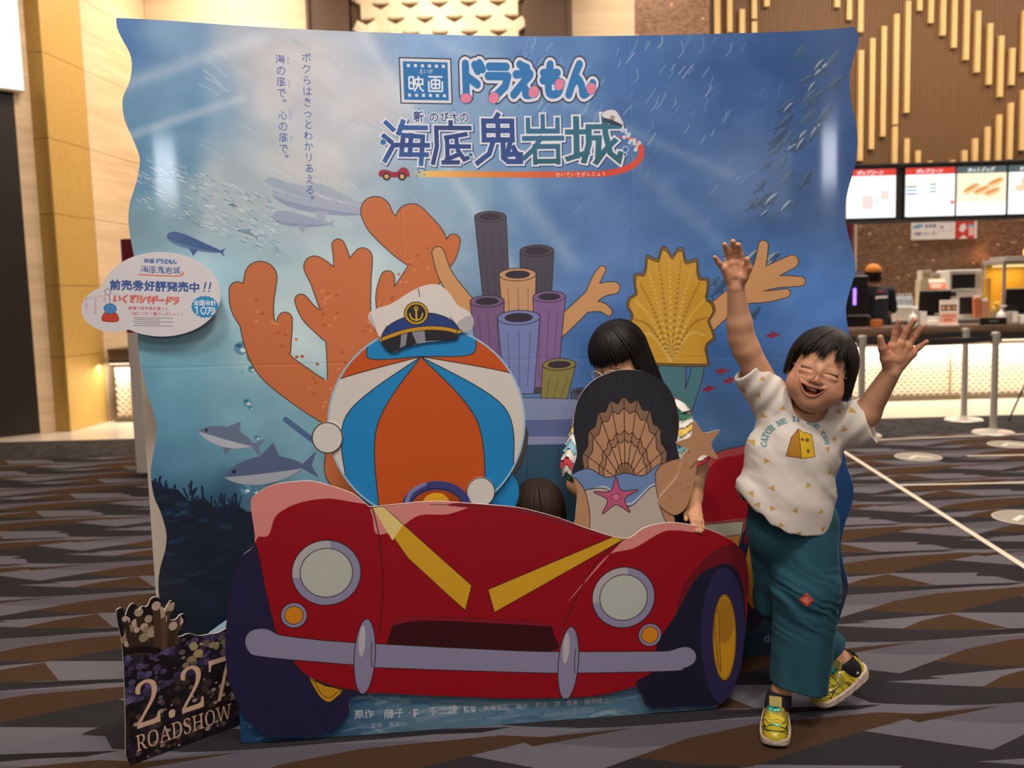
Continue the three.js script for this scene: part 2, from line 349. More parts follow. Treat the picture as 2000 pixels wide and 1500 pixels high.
// framed panel of interlocking three-armed tiles
function tripod(stem, arm, w, depth, bevel) {
  const s = new THREE.Shape(), h = w / 2, c = Math.cos(Math.PI / 6), q = Math.sin(Math.PI / 6);
  // arms: straight down, up-left, up-right
  const up = [[arm * c - h * q, arm * q + h * c], [arm * c + h * q, arm * q - h * c]];
  s.moveTo(-h, -stem); s.lineTo(h, -stem); s.lineTo(h, -h * 0.58);
  s.lineTo(up[1][0], up[1][1]); s.lineTo(up[0][0], up[0][1]); s.lineTo(0, h * 1.15);
  s.lineTo(-up[0][0], up[0][1]); s.lineTo(-up[1][0], up[1][1]); s.lineTo(-h, -h * 0.58); s.closePath();
  return new THREE.ExtrudeGeometry(s, { depth, bevelEnabled: true, bevelSize: bevel, bevelThickness: bevel, bevelSegments: 1 });
}
{
  const f = thing('lattice_panel', 'tall cream lattice of interlocking three-armed tiles in a dark brown frame, high behind the standee', 'wall panel', [-0.8, 0, -11.96]);
  const W0 = -1.14, W1 = 1.09, B = -1.70, E = 1.69;
  part('frame', [rbox(0.53, 4.5, 0.16, (B + W0) / 2, 3.2, 0.06, 0.01), rbox(0.6, 4.5, 0.16, (W1 + E) / 2, 3.2, 0.06, 0.01), rbox(0.06, 4.5, 0.22, E - 0.03, 3.2, 0.06, 0.01), rbox(0.05, 4.5, 0.22, B + 0.03, 3.2, 0.06, 0.01)], std(0x57402f, 0.5), f);
  part('backing', box(W1 - W0, 4.5, 0.02, (W0 + W1) / 2, 3.2, -0.01), M.backing, f);
  const tri = [0, 1, 2].map((i) => tripod(0.205, 0.165, 0.118, 0.05, 0.012)), cm = [0xf6e7c8, 0xfaecd0, 0xf0dfbe].map((c) => std(c, 0.5));
  let k = 0;
  for (let r = 0; r < 24; r++) for (let c = -3; c <= 3; c++) {
    const x = c * 0.377 + (r % 2 ? 0.188 : 0), y = 5.32 - r * 0.186;
    if (x < W0 + 0.07 || x > W1 - 0.05 || y < 3.4) continue;
    const m = part('tile', tri[k % 3], cm[k++ % 3], f); m.position.set(x, y, 0.0);
  }
}
// slatted bulkhead over the menu boards, with gold bars
const bulk = struct('wall_bulkhead', box(7.2, CEIL - 2.7, 0.2, 6.02, (CEIL + 2.7) / 2, -10.72), std(0x2c1e13, 0.7));
{
  const list = []; for (let i = 0; i < 232; i++) list.push(box(0.018, CEIL - 2.72, 0.034, 2.44 + i * 0.031, (CEIL + 2.72) / 2, -10.604));
  const m = struct('rib_cladding', merge(list), std(0x8c6a48, 0.55), bulk); m.userData.kind = 'stuff';
  struct('trim', rbox(7.2, 0.03, 0.07, 6.02, 2.71, -10.6, 0.004), std(0x6d6158, 0.5), bulk);
  const goldBar = std(0xecc988, 0.5, 0);
  const bars = [[2.45, 4.16, 5.2], [2.59, 4.26, 5.0], [2.73, 4.0, 4.51], [2.87, 4.4, 5.1], [2.87, 4.05, 4.37], [3.01, 4.53, 5.3], [3.68, 4.64, 5.2], [3.81, 4.5, 5.2], [3.95, 4.36, 5.2], [4.08, 4.22, 5.2], [4.09, 2.78, 4.02], [4.22, 2.91, 4.15], [4.35, 3.05, 4.28], [4.49, 3.18, 4.41],
    [4.49, 2.73, 3.16], [4.62, 3.31, 4.55], [4.63, 2.73, 3.02], [4.75, 4.44, 5.2], [4.76, 2.73, 2.88], [4.88, 4.3, 5.2], [4.9, 2.73, 2.76], [5.02, 4.16, 5.2], [5.15, 4.02, 5.1], [5.16, 2.73, 2.76], [5.29, 3.88, 4.95], [5.3, 2.73, 2.87], [5.42, 3.74, 4.42], [5.42, 2.73, 3.0], [5.56, 3.6, 4.28], [5.56, 2.73, 3.13],
    [5.69, 3.46, 4.14], [5.69, 2.73, 3.26], [5.82, 3.59, 4.0], [5.82, 2.75, 3.39], [5.95, 3.73, 4.41], [5.96, 2.85, 3.53], [6.09, 3.0, 3.66], [6.22, 3.1, 3.8]];
  const g = rbox(0.058, 1, 0.05, 0, 0.5, 0, 0.004, 1);
  for (const [x, y0, y1] of bars) { const m = part('gold_bar', g, goldBar, bulk); m.position.set(x, y0, -10.56); m.scale.y = y1 - y0; }
}
// back of the room: two lit display boards, seen only as reflections in the glossy print
for (const [x, y, w, h, e] of [[0.6, 2.8, 1.0, 0.6, 12], [2.75, 2.6, 0.6, 0.8, 1.2]]) {
  const t = thing('poster_lightbox', x < 2 ? 'lit lightbox on the rear wall nearer the standee axis' : 'narrow lit lightbox on the rear wall further right', 'lightbox', [x, y, 4.46]);
  part('frame', rbox(w + 0.08, h + 0.08, 0.06, 0, 0, 0.01), M.charcoal, t);
  part('screen', box(w, h, 0.01, 0, 0, -0.026), glow(0xffffff, e), t);
  areaLight(x, y, 4.4, w, h, e, COOL, [x, y, 0]);
}
{ // bright panel on the dark wall at far left
  const a = Math.atan2(1.34, 1.49), t = thing('wall_lightbox', 'large glowing white lightbox high on the dark diagonal wall', 'lightbox', [-5.115, 0, -9.53], 0);
  t.rotation.y = a;
  part('box', rbox(1.5, 2.0, 0.1, -0.62, 4.58, 0.03, 0.01), M.white, t);
  part('diffuser', box(1.46, 1.96, 0.012, -0.62, 4.58, 0.086), glow(0xfff4e4, 2.2), t);
  const n = V(Math.sin(a), 0, Math.cos(a)), p = V(-0.62, 4.58, 0.11).applyAxisAngle(V(0, 1, 0), a).add(t.position);
  areaLight(p.x, p.y, p.z, 1.4, 1.9, 5, 0xfff0dc, [p.x + n.x, p.y, p.z + n.z]);
}
// ---------------------------------------------------------------- lettering: each character as pen strokes on a 100-grid
// points are xxyy; strokes are split by |; ~ marks a curved stroke; @name,x,y,w,h puts a component into a box
const GLYPH = {
  sui: '3008 8022|1038 6050|1092 8058', kuchi: '1010 1090|1010 9010 9090|1090 9090', ki: '1030 9030|5005 5098|4832 3060 0580|5232 7055 9572',
  gen: '3503 6510|1020 9020|2036 8036|2051 8051|2066 2098|2066 8066 8098|2096 8096',
  '海': '@sui,0,0,28,99|4505 3530|4018 9518|4535 3978 9578|4535 8838 8298|3057 9857|6235 5878',
  '底': '5002 5015|1515 9515|1515 1560 0598|8530 3838|4038 4088|3890 6280|4059 9259|6238 6568 8090 9682|3097 6497',
  '鬼': '5002 4412|2014 2052|2014 8014 8052|2033 8033|5014 5052|2052 8052|4052 3080 0598|6052 6088 7096 9796 9782|7558 6882 8880|8268 9085',
  '岩': '5003 5032|1510 1533 8533|8510 8533|0548 9548|4548 2572 0588|3065 3098|3065 8565 8598|3096 8596',
  '城': '0535 3535|2008 2085|0590 3878|4225 9625|4225 4260 3395|4248 6048 5888|7003 7240 8080 9595 9882|8855 7075 5598|8205 9215',
  '映': '0812 0885|0812 3512 3585|0848 3548|0883 3583|4525 4555|4525 9225 9255|6805 6555 5080 3898|3855 9855|6858 8085 9898',
  '画': '0508 9508|5008 5078|2528 2578|2528 7528 7578|2553 7553|2578 7578|0835 0895 9295|9235 9295',
  '新': '2803 2815|0515 5015|1522 2035|4022 3535|0338 5238|0555 5055|2838 2898|2560 0582|3060 4872|9005 5518|5518 5550 4598|5545 9845|7845 7898',
  '太': '0530 9530|5005 4850 2880 0598|5035 6570 9598|4578 5892', '前': '2505 3520|7503 6520|0522 9522|1535 1598|1535 4535 4592 3895|1553 4553|1570 4570|6238 6280|8532 8592 7595',
  '売': '1012 9012|5002 5030|2030 8030|0842 0858|0842 9242 9258|3555 3075 1098|6055 6088 9290 9275', '券': '3003 3815|7003 6215|1022 9022|0540 9540|5003 4542 2065 0575|5540 7562 9572|3060 7560 7290 6095|5060 4582 2598',
  '好': '2503 1550 4092|0530 4830 4055 0898|5512 9012 7530|7530 7590 6292|5048 9848', '評': '@gen,0,0,44,99|5010 9810|5525 6045|9025 8545|4855 9855|7310 7398',
  '発': '1012 4012 2535 0545|1225 2035|5505 6525 9548|8808 7020|9822 8032|2548 7548|1065 9065|3848 3575 1098|6248 6288 9292 9278', '中': '1025 1065|1025 9025 9065|1065 9065|5003 5098',
  '全': '5003 3025 0542|5003 7025 9542|2545 7545|2068 8068|5045 5094|0894 9294', '国': '0808 0898|0808 9208 9298|0895 9295|2528 7528|2850 7250|5028 5075|2275 7875|6260 7068',
  '合': '5003 3025 0545|5003 7025 9545|3045 7045|@kuchi,20,56,60,42', '計': '@gen,0,0,44,99|5040 9840|7308 7398', '万': '0515 9515|4515 4055 1098|3845 8545 8090 6092',
  '名': '4003 1045|3515 7515 5045 0575|2835 4550|@kuchi,32,54,56,44', '様': '@ki,0,0,36,99|5502 6212|8502 7812|4515 9515|5028 9028|4542 9842|7015 7095 6290|4852 6068|6065 4590|9050 7568|7560 9892',
  '劇': '3502 3515|3508 6008|0518 0560 0098|0518 6018 6028|2028 5525|3018 3540 6040|1045 2565 0590|2060 2598 1595|5548 3065|5060 2082|4060 6090|7510 7570|9503 9595 8592',
  '場': '0535 3235|1808 1878|0380 3572|4505 4540|4505 8505 8540|4522 8522|4540 8540|3552 9852|5552 3572|5062 9562 8895 8092|6562 4590|8062 6095',
  '買': '0808 0828|0808 9208 9228|0828 9228|3508 3528|6508 6528|2038 2085|2038 8038 8085|2053 8053|2068 8068|2085 8085|4085 1098|6085 9098', '枚': '@ki,0,0,36,99|5503 4035|5022 9822|8022 7060 3898|5035 6575 9898',
  '個': '2503 0540|1530 1598|3508 3598|3508 9508 9598|3595 9595|4028 9028|6515 6545|@kuchi,46,44,38,42', '原': '0508 9508|1508 1560 0398|5508 5020|3022 3060|3022 8522 8560|3040 8540|3060 8560|5860 5895 4892|3870 2592|7868 9390',
  '作': '2503 0540|1530 1598|5003 3540|4525 9825|6225 6298|6248 9248|6270 9270', '藤': '0510 9510|3003 3020|7003 7020|0828 0570 0298|0828 3528 3598 2895|0848 3548|0868 3568|5825 6535|8522 7835|4538 9838|4850 9850|6828 6050 4065|7250 9865|7060 7095 6292|5568 6275|4592 6278|9065 8075|7275 9592',
  '子': '2010 7510 5035|5035 5092 3592|0545 9545', '不': '0512 9512|5512 3040 0565|5035 5098|5848 9068', '二': '1525 8525|0585 9585',
  '雄': '0525 4525|2505 2050 0595|2555 1590 4082|3870 4895|6003 4538|5230 5298|7503 7018|5220 9820|5240 9540|5262 9562|7520 7588|5288 9888',
  '監': '1005 1052|1005 4505|1020 4020 4035 1035|1052 4552|2505 2552|6505 5025|6015 9515|7025 8035|1562 1595|1562 8562 8595|3862 3895|6262 6295|0395 9795',
  '督': '0512 4512|2502 2550 1548|1022 0545|3522 4535|5012 9212 5550|5520 9850|2060 2098|2060 8060 8098|2072 8072|2084 8084|2097 8097', '矢': '3003 1530|2518 8518|0545 9545|5018 4855 2080 0598|5048 7078 9598',
  '嶋': '0530 0570 3570|3530 3570|1808 1870|6502 6010|4510 4560|4510 9010 9035|4522 9022|4535 9035|4548 9848|4560 9560 9095 8095|5070 4585|6070 6282|7270 7580|8270 8678',
  '哲': '0520 4220|2503 2545 1545|0540 4530|9003 5512|5512 5035 4548|5225 9825|7525 7550|@kuchi,20,58,60,40', '生': '2505 0540|2025 9025|5005 5092|1558 8558|0592 9592',
  '脚': '0808 0860 0298|0808 2808 2895 2295|0830 2830|0855 2855|3525 6525|5005 5048|3248 6848|4850 3880 6278|5868 6590|7010 7098|7010 9510 9270 8270', '本': '0530 9530|5003 5098|4832 3060 0580|5232 7055 9575|3072 7072',
  '村': '@ki,0,0,40,99|4530 9830|8003 8092 6590|5550 6565', '山': '5005 5088|1035 1090 9090|9035 9090', '功': '0515 4515|2515 2575|0378 4870|5030 9230 8890 7290|7005 6855 4898',
  '音': '5002 5012|1513 8513|3020 3532|7020 6532|0538 9538|2550 2598|2550 7550 7598|2573 7573|2596 7596', '楽': '5002 4510|3512 3550|3512 6512 6550|3530 6530|3550 6550|0812 2025|0845 2535|9210 7825|7535 9245|0565 9565|5052 5098|4565 0592|5565 9592',
  '服': '0808 0860 0298|0808 3508 3595 2895|0830 3530|0855 3555|5008 5098|5008 9008 8530 7030|5042 9242 7575 5598|5850 7580 9898', '部': '2802 2812|0515 5215|1520 2035|4220 3535|0338 5538|@kuchi,8,50,42,46|6508 6598|6508 9508 7838 9560 8878 7275',
  '隆': '0808 0898|0808 3008 2038 3260 2578 1275|5802 4025|5512 9012 6540 3848|5515 9848|5550 4070|5060 9560|5078 9578|7050 7096|4096 9896', '之': '4505 5515|1530 8030 4570 1590|1582 3588 6595 9595',
  '配': '0508 5008|1025 1098|1025 4525 4598|2208 2045 1555|3308 3350 4550|1070 4570|1095 4595|5810 9510 9548|9548 5848|5848 5890 9590 9575', '給': '2003 0825 2830|3518 0555 4048|2550 2598|1060 0385|3560 4580|6803 5525 4040|6803 8025 9840|5842 8042|@kuchi,50,56,44,42',
  '東': '0515 9515|5003 5098|1528 1565|1528 8528 8565|1546 8546|1565 8565|4865 3080 0595|5265 7080 9595', '宝': '5002 5012|0815 0832|0815 9215 9230|2042 8042|2068 8068|5042 5094|0894 9294|6575 7585',
  '心': '~2045 1562 0580|~3840 4070 4588 6095 8090 8275|4512 6028|7540 9870', '金': '5003 3025 0542|5003 7025 9542|2842 7242|2060 7860|5042 5095|2572 3588|7572 6788|0895 9295',
  '感': '0815 0850 0280|0815 7515|3030 6030|@kuchi,26,38,32,26|6003 6530 7855 9060 9545|8825 7048|7803 8810|1075 0592|3070 3290 6592 6580|5065 6075|8070 9588', '覚': '2003 2815|4502 5015|8003 7015|0820 0835|0820 9220 9235|2540 2578|2540 7540 7578|2552 7552|2565 7565|2578 7578|4078 3588 1098|6078 6094 9294 9284',
  '炭': '5003 5028|1508 1528 8528|8508 8528|0542 9542|1842 1565 0595|5050 5070 3598|5068 7085 9598|3555 4068|8052 7065', '酸': '0508 4808|0825 0898|0825 4525 4598|2008 1845|3308 3348|0870 4570|0895 4595|6805 5530 8828|8215 9535|6535 5050|7538 9545|6548 5070|6258 9058 7582 5098|6268 9598',
  'ド': '3505 3598|3540 7565|6808 7825|8503 9520', 'ラ': '2012 8012|1540 8540 7570 4098', 'ボ': '0530 9530|5008 5092 3890|2550 0580|7550 9580|7005 7818|8502 9315', 'ク': '3505 2530 0550|3022 8522 7560 3098',
  'バ': '3020 0585|6520 9585|7808 8520|9002 9815', 'ギ': '1530 8022|0858 9250|4008 5598|7503 8213|8800 9510', 'ー': '0850 9250', 'プ': '1022 8022 7060 3098|~8805 9812 8820 8012 8805', 'レ': '2508 2590 5580 9050', 'ゼ': '3510 3585 9088|0545 8535 6560|7508 8220|8805 9515', 'ン': '1518 3835|1592 5075 9030', 'ト': '3505 3598|3540 7565',
  'ポ': '0530 9530|5008 5092 3890|2550 0580|7550 9580|~8802 9510 8818 8010 8802', 'ッ': '2045 3065|4540 5560|8542 7575 4095', 'コ': '1520 8520 8590|1590 8590', 'ホ': '0530 9530|5008 5092 3890|2550 0580|7550 9580', 'グ': '3505 2530 0550|3022 8022 7060 3098|7805 8515|9000 9710', 'フ': '1020 8520 7560 3098', 'ロ': '1520 1585|1520 8520 8585|1585 8585', 'ズ': '1515 7515 5050 1092|5055 8590|7803 8613|9000 9810',
  'え': '~4005 5010 6515|~2535 7532 5060 1595|~4568 5878 6095 9092', 'も': '~4505 3850 4090 7090 8560|2030 7030|1852 6852', 'ん': '~4805 3040 0895|~2065 4048 5570 6095 8085 9562', 'の': '~5022 3575 1585 0860 2530 5515 8530 9260 7590 5096', 'び': '~0830 4018 2555 3090 6085 7050 6515|~6515 8045 9265|7808 8520|8805 9818', 'た': '0828 6025|~3505 2550 0895|5048 9045|~5075 5592 9592',
  'ら': '~3505 5015 6018|~2530 2065 5048 8060 7585 4098', 'は': '~1508 1050 1895|4530 9530|~7005 7250 7080 5595 4080 6072 9592', 'き': '2020 7518|1840 8235|~3803 5535 7560|~2565 2585 5098 7592', 'っ': '~1055 5040 8555 7582 4097', 'と': '~3005 3525 4045|~8025 3558 2580 5095 8592', 'わ': '~2505 2550 2598|~0530 3528 2045 0580|~1565 5035 8545 8575 5595',
  'か': '~0535 5530 6045 5590 4092|~3505 2550 0895|~7520 8535 9555', 'り': '~2508 2035 2560|~7008 7550 6580 4098', 'あ': '1520 8018|~4503 4050 4590|~7038 5075 2090 1570 4048 8052 8580 5598', 'る': '~2010 7508 4040 1575|~1575 4545 8055 8080 5596 3885 4578 5885', 'で': '0520 8515|~8515 4538 3870 5595 7095|7040 8055|8535 9550', 'う': '~3505 5008 6512|~2038 5530 7850 6580 3598',
  'が': '~0535 5530 6045 5590 4092|~3505 2550 0895|~7020 8035 8855|7505 8218|8800 9512', 'い': '~1515 1255 2085 3575|~7020 8545 9070', 'て': '0520 9015|~9015 4540 3870 5595 7595', 'じ': '~3005 2860 3590 6090 8565|6015 6830|7808 8623', 'ょ': '~5530 5570 5085 2588 3572 8592|5550 8048', 'し': '~3005 2860 3590 6090 8565', 'く': '~7003 3050 7598', 'ぞ': '2510 7010|~7010 5028 3542|~3542 8038|~8038 4560 4590 7592|8005 8618|9202 9814',
  'を': '1520 8018|~4503 3035 1560|~1560 4045 5565 5575|~8540 4560 3585 8595', 'に': '~1508 1050 1895|4528 8528|~4570 5090 9088', 'つ': '~0530 5018 9035 8570 4590', 'そ': '2510 7510|~7510 4545 8545|~8545 4565 4590 7595', 'こ': '~2015 5022 8015|~2060 3092 8590', 'み': '2012 6012 2570 1090|~1070 5060 9075|~8045 7580 6098', 'ふ': '~3508 5515 4030|~4535 6065 5592 3590|2560 1088|7855 9280', 'お': '0825 6525|~3505 3088 1085 2560 7550 9070 8590 6595|8020 9532', 'ひ': '~1520 4018 2565 5095 7560 7015 9550',
  '。': '~1070 2562 4075 2590 1075', '・': '4550 5550', '!': '5005 5065|5088 5092', ':': '5028 5032|5072 5076', '1': '3018 5505 5595', '0': '~5005 2030 2070 5095 8070 8030 5005', ' ': '',
  'ろ': '~2012 7010 4040 1572|~1572 4545 8055 8078 5595 3598', 'マ': '1020 8520 4568|3048 6085',
};
const glyphCache = new Map();
function glyphStrokes(ch) {
  if (glyphCache.has(ch)) return glyphCache.get(ch);
  const src = GLYPH[ch]; if (src === undefined) throw new Error('no strokes for ' + ch);
  const out = [];
  for (const s of src.split('|')) {
    if (!s) continue;
    if (s[0] === '@') {
      const [name, x, y, w, h] = s.slice(1).split(',').map((q, i) => i ? +q : q);
      for (const q of glyphStrokes(name)) out.push({ curve: q.curve, p: q.p.map(([a, b]) => [x + (a * w) / 100, y + (b * h) / 100]) });
    } else {
      const curve = s[0] === '~';
      out.push({ curve, p: s.slice(curve ? 1 : 0).split(' ').map((q) => [+q.slice(0, 2), +q.slice(2)]) });
    }
  }
  glyphCache.set(ch, out);
  return out;
}
function tracePath(g, pts, curve, closed = false) {
  g.beginPath();
  if (!curve) { pts.forEach(([x, y], i) => i ? g.lineTo(x, y) : g.moveTo(x, y)); if (closed) g.closePath(); return; }
  const n = pts.length, P = (i) => closed ? pts[(i + n) % n] : pts[clamp(i, 0, n - 1)];
  g.moveTo(...pts[0]);
  for (let i = 0; i < (closed ? n : n - 1); i++) {
    const a = P(i - 1), b = P(i), c = P(i + 1), d = P(i + 2);
    g.bezierCurveTo(b[0] + (c[0] - a[0]) / 6, b[1] + (c[1] - a[1]) / 6, c[0] - (d[0] - b[0]) / 6, c[1] - (d[1] - b[1]) / 6, c[0], c[1]);
  }
  if (closed) g.closePath();
}
// layers: [[colour, pen width on the 100-grid], ...] from the back to the front
function lettering(g, text, x, y, size, { color = '#000', w = 9, pitch = size, vertical = false, skew = 0, layers, sx = 1, cap = 'round', join = 'round', dx = 0 } = {}) {
  for (const [c, lw] of layers ?? [[color, w]]) {
    let px = x, py = y;
    for (const ch of text) {
      const k = size / 100;
      g.save(); g.translate(px, py); g.transform(k * sx, 0, skew * k, k, skew ? -skew * size * 0.5 : 0, 0);
      if (vertical && ch === '。') g.translate(55, -62);
      g.strokeStyle = c; g.fillStyle = c; g.lineWidth = lw; g.lineCap = cap; g.lineJoin = join;
      for (const s of glyphStrokes(ch)) { tracePath(g, s.p, s.curve); g.stroke(); }
      g.restore();
      if (vertical) { py += pitch; px += dx; } else px += pitch;
    }
  }
}
// ---------------------------------------------------------------- concession counter
const CZ = -10.3;
{
  const t = thing('concession_counter', 'long concession counter with dark wood top above a backlit cream lattice front', 'counter', [0, 0, CZ]);
  const X0 = -4.62, X1 = 9.4, XM = (X0 + X1) / 2, L = X1 - X0;
  part('countertop', uvBox(rbox(L, 0.05, 0.72, XM, 0.833, -0.3, 0.008)), M.darkwood, t);
  part('apron', uvBox(rbox(L, 0.115, 0.03, XM, 0.75, 0.02, 0.004)), M.darkwood, t);
  part('body', box(L, 0.74, 0.5, XM, 0.43, -0.4), M.brown, t);
  part('shelf', box(L, 0.02, 0.2, XM, 0.7, -0.06), M.nearblack, t);
  part('kick_plate', rbox(L, 0.06, 0.06, XM, 0.03, -0.05, 0.004), std(0x6d604c, 0.5), t);
  const xs = []; for (let x = 5.1; x > X0; x -= 1.36) xs.push(x); for (let x = 6.46; x < X1; x += 1.36) xs.push(x);
  xs.push(X0, X1); xs.sort((a, b) => a - b);
  for (let i = 0; i + 1 < xs.length; i++) part('light_panel', rbox(xs[i + 1] - xs[i] - 0.014, 0.57, 0.02, (xs[i] + xs[i + 1]) / 2, 0.345, -0.1, 0.003), std(0x8f8470, 0.6), t);
  for (const x of xs.slice(1, -1)) part('divider', box(0.014, 0.57, 0.05, x, 0.345, -0.09), std(0x8d8066, 0.6), t);
  // fine lattice over the panels: far too small to pick apart, one instanced part
  const tri = tripod(0.036, 0.033, 0.021, 0.006, 0.002), list = [];
  for (let x = X0 + 0.04; x < X1 - 0.04; x += 0.076) {
    if (x > -3.3 && x < 1.4) continue;   // behind the standee
    for (let r = 0; r < 15; r++) { const xx = x + (r % 2 ? 0.038 : 0); list.push([xx, 0.6 - r * 0.0375]); }
  }
  const im = new THREE.InstancedMesh(tri, M.lattice, list.length), mt = new THREE.Matrix4();
  list.forEach(([x, y], i) => im.setMatrixAt(i, mt.makeTranslation(x, y, -0.088)));
  im.name = 'lattice'; im.userData.kind = 'stuff'; im.castShadow = im.receiveShadow = true; t.add(im);
  part('light_strip', box(L, 0.012, 0.03, XM, 0.684, 0.0), glow(0xffe9c4, 2.5), t);
  // light set just under the strip, washing down over the lattice and the floor
  for (const x of [-3.3, -0.2, 2.9, 6.0, 8.4]) { const l = new THREE.RectAreaLight(0xfff2e0, 100, 2.9, 0.03); l.position.set(x, 0.672, CZ + 0.0); l.lookAt(x, 0, CZ - 0.1); l.castShadow = true; scene.add(l); }
}
// ---------------------------------------------------------------- menu boards
const jpMenu = { red: 0xd0352c, grey: 0x4a5a5c };
function menuScreen(x, w, header, title, draw, label) {
  const t = thing('menu_screen', label, 'menu screen', [x, 2.405, -10.555]);
  part('bezel', rbox(w + 0.02, 0.6, 0.05, 0, 0, -0.015, 0.006), M.charcoal, t);
  const tx = canvas(512, 512, (g) => {
    g.fillStyle = '#ffffff'; g.fillRect(0, 0, 512, 512);
    draw(g);
    g.fillStyle = header; g.fillRect(0, 0, 512, 70);
    g.save(); g.translate(110, 14); lettering(g, title, 0, 0, 44, { color: '#fff', w: 13, pitch: 46, skew: -0.25 }); g.restore();
  });
  part('screen', new THREE.BoxGeometry(w, 0.555, 0.008).translate(0, 0, 0.012), glow(0xffffff, 1.25, tx), t);
  areaLight(x, 2.405, -10.5, w, 0.55, 1.6, 0xfff8f0, [x, 2.3, 0]);
}
menuScreen(3.62, 0.57, '#d0352c', 'ポップコーン', (g) => { g.fillStyle = '#f4c8c4'; for (const [x, y, s] of [[120, 300, 1], [350, 240, 0.7]]) { g.fillRect(x - 60 * s, y, 120 * s, 110 * s); g.beginPath(); g.ellipse(x, y, 66 * s, 24 * s, 0, 0, 7); g.fill(); } }, 'lit menu screen mostly hidden behind the wavy right edge of the standee');
menuScreen(4.22, 0.57, '#d0352c', 'ポップコーン', (g) => { for (const [x, y, s] of [[220, 300, 1], [400, 240, 0.7]]) { g.fillStyle = '#f6cfc8'; g.fillRect(x - 60 * s, y, 120 * s, 120 * s); g.beginPath(); g.ellipse(x, y, 66 * s, 24 * s, 0, 0, 7); g.fill(); g.strokeStyle = '#eba49c'; g.lineWidth = 7; g.beginPath(); g.arc(x + 30 * s, y - 90 * s, 34 * s, 0, 7); g.stroke(); g.fillStyle = '#d5ddea'; g.fillRect(x + 80 * s, y + 10, 46 * s, 80 * s); } }, 'lit menu screen with a red header and two pink cups, beside the standee edge');
menuScreen(4.905, 0.57, '#d0352c', 'ポップコーン', (g) => { const c = ['#e8d9a4', '#55605c', '#3aa08c', '#5560c0']; c.forEach((k, i) => { g.fillStyle = k; g.fillRect(8, 150 + i * 38, 110, 16); g.fillRect(250, 130 + i * 38, 70, 15); }); g.fillStyle = '#e06050'; g.fillRect(470, 350, 34, 40); }, 'lit menu screen with a red header over short coloured price bars');
menuScreen(5.5, 0.57, '#4a5a5c', 'ホットドッグ', (g) => { g.fillStyle = '#fbe9c8'; g.fillRect(0, 70, 512, 300); for (const [x, y, a] of [[150, 230, -0.5], [260, 250, -0.4], [370, 270, -0.35], [400, 170, -0.4]]) { g.save(); g.translate(x, y); g.rotate(a); g.fillStyle = '#eec48a'; g.beginPath(); g.ellipse(0, 0, 92, 40, 0, 0, 7); g.fill(); g.fillStyle = '#d08858'; g.beginPath(); g.ellipse(0, -8, 84, 16, 0, 0, 7); g.fill(); g.restore(); } }, 'lit menu screen with a grey header and a picture of hot dogs in buns');
menuScreen(6.1, 0.57, '#4a5a5c', 'ホットドッグ', (g) => { g.fillStyle = '#f4c9a8'; for (let i = 0; i < 20; i++) { g.beginPath(); g.arc(90 + rnd() * 160, 150 + rnd() * 100, 30, 0, 7); g.fill(); } }, 'grey-headed lit menu screen cut off by the right picture edge');
{ // dark housing around and between the screens
  const t = thing('menu_board_housing', 'long black housing strip that carries the row of lit menu screens', 'sign housing', [0, 2.405, -10.64]);
  part('back_panel', box(7.1, 0.66, 0.04, 6.0, 0, 0.02), M.charcoal, t);
  part('top_rail', rbox(7.1, 0.025, 0.14, 6.0, 0.325, 0.05, 0.004), M.charcoal, t);
  part('bottom_rail', rbox(7.1, 0.025, 0.14, 6.0, -0.325, 0.05, 0.004), M.charcoal, t);
}
{ // paper banner on the mosaic wall
  const t = thing('paper_banner', 'white and red paper banner taped to the copper mosaic wall under the menu screens', 'banner', [5.765, 2.05, -11.975]);
  const tx = canvas(880, 240, (g) => {
    g.fillStyle = '#f2f0f0'; g.fillRect(0, 0, 880, 240);
    g.save(); g.translate(90, 65); g.rotate(-0.2); g.fillStyle = '#6fb4dc'; g.beginPath(); g.ellipse(0, 0, 72, 24, 0, 0, 7); g.fill(); g.restore();
    lettering(g, '新感覚', 185, 40, 46, { color: '#2a3c8c', w: 12, pitch: 52 });
    lettering(g, '炭酸フローズン', 40, 140, 46, { color: '#3a4a90', w: 11, pitch: 47 });
    g.strokeStyle = '#9098b0'; g.lineWidth = 5; g.strokeRect(372, 28, 170, 110); g.fillStyle = '#33427f'; g.beginPath(); g.moveTo(400, 60); g.lineTo(440, 84); g.lineTo(400, 108); g.fill();
    g.fillStyle = '#d23a30'; g.fillRect(588, 0, 292, 240); g.fillStyle = '#f4f0f0'; g.beginPath(); g.moveTo(660, 60); g.lineTo(720, 40); g.lineTo(740, 110); g.lineTo(690, 160); g.lineTo(640, 130); g.fill();
    g.beginPath(); g.moveTo(640, 240); g.lineTo(700, 190); g.lineTo(760, 240); g.fill(); g.fillStyle = '#8ac4dc'; g.beginPath(); g.ellipse(800, 80, 44, 28, 0, 0, 7); g.fill(); g.fillStyle = '#f0d0c8'; g.fillRect(770, 92, 66, 110); g.fillStyle = '#f6f2f2'; g.fillRect(846, 0, 34, 240);
  });
  part('sheet', box(0.87, 0.24, 0.004), std(0xffffff, 0.6, 0, { map: tx }), t);
}
{ // maroon panel and pale pole beside the mosaic wall
  const t = thing('maroon_banner', 'narrow maroon panel with a pale pole on the mosaic wall beside the standee', 'banner', [4.42, 0, -11.95]);
  part('panel', rbox(0.3, 1.3, 0.03, -0.03, 1.6, 0, 0.004), std(0x6e2230, 0.5), t);
  part('pole', bar([0.15, 0.9, 0.05], [0.15, 2.3, 0.05], 0.016), std(0xd8c4b4, 0.4), t);
}
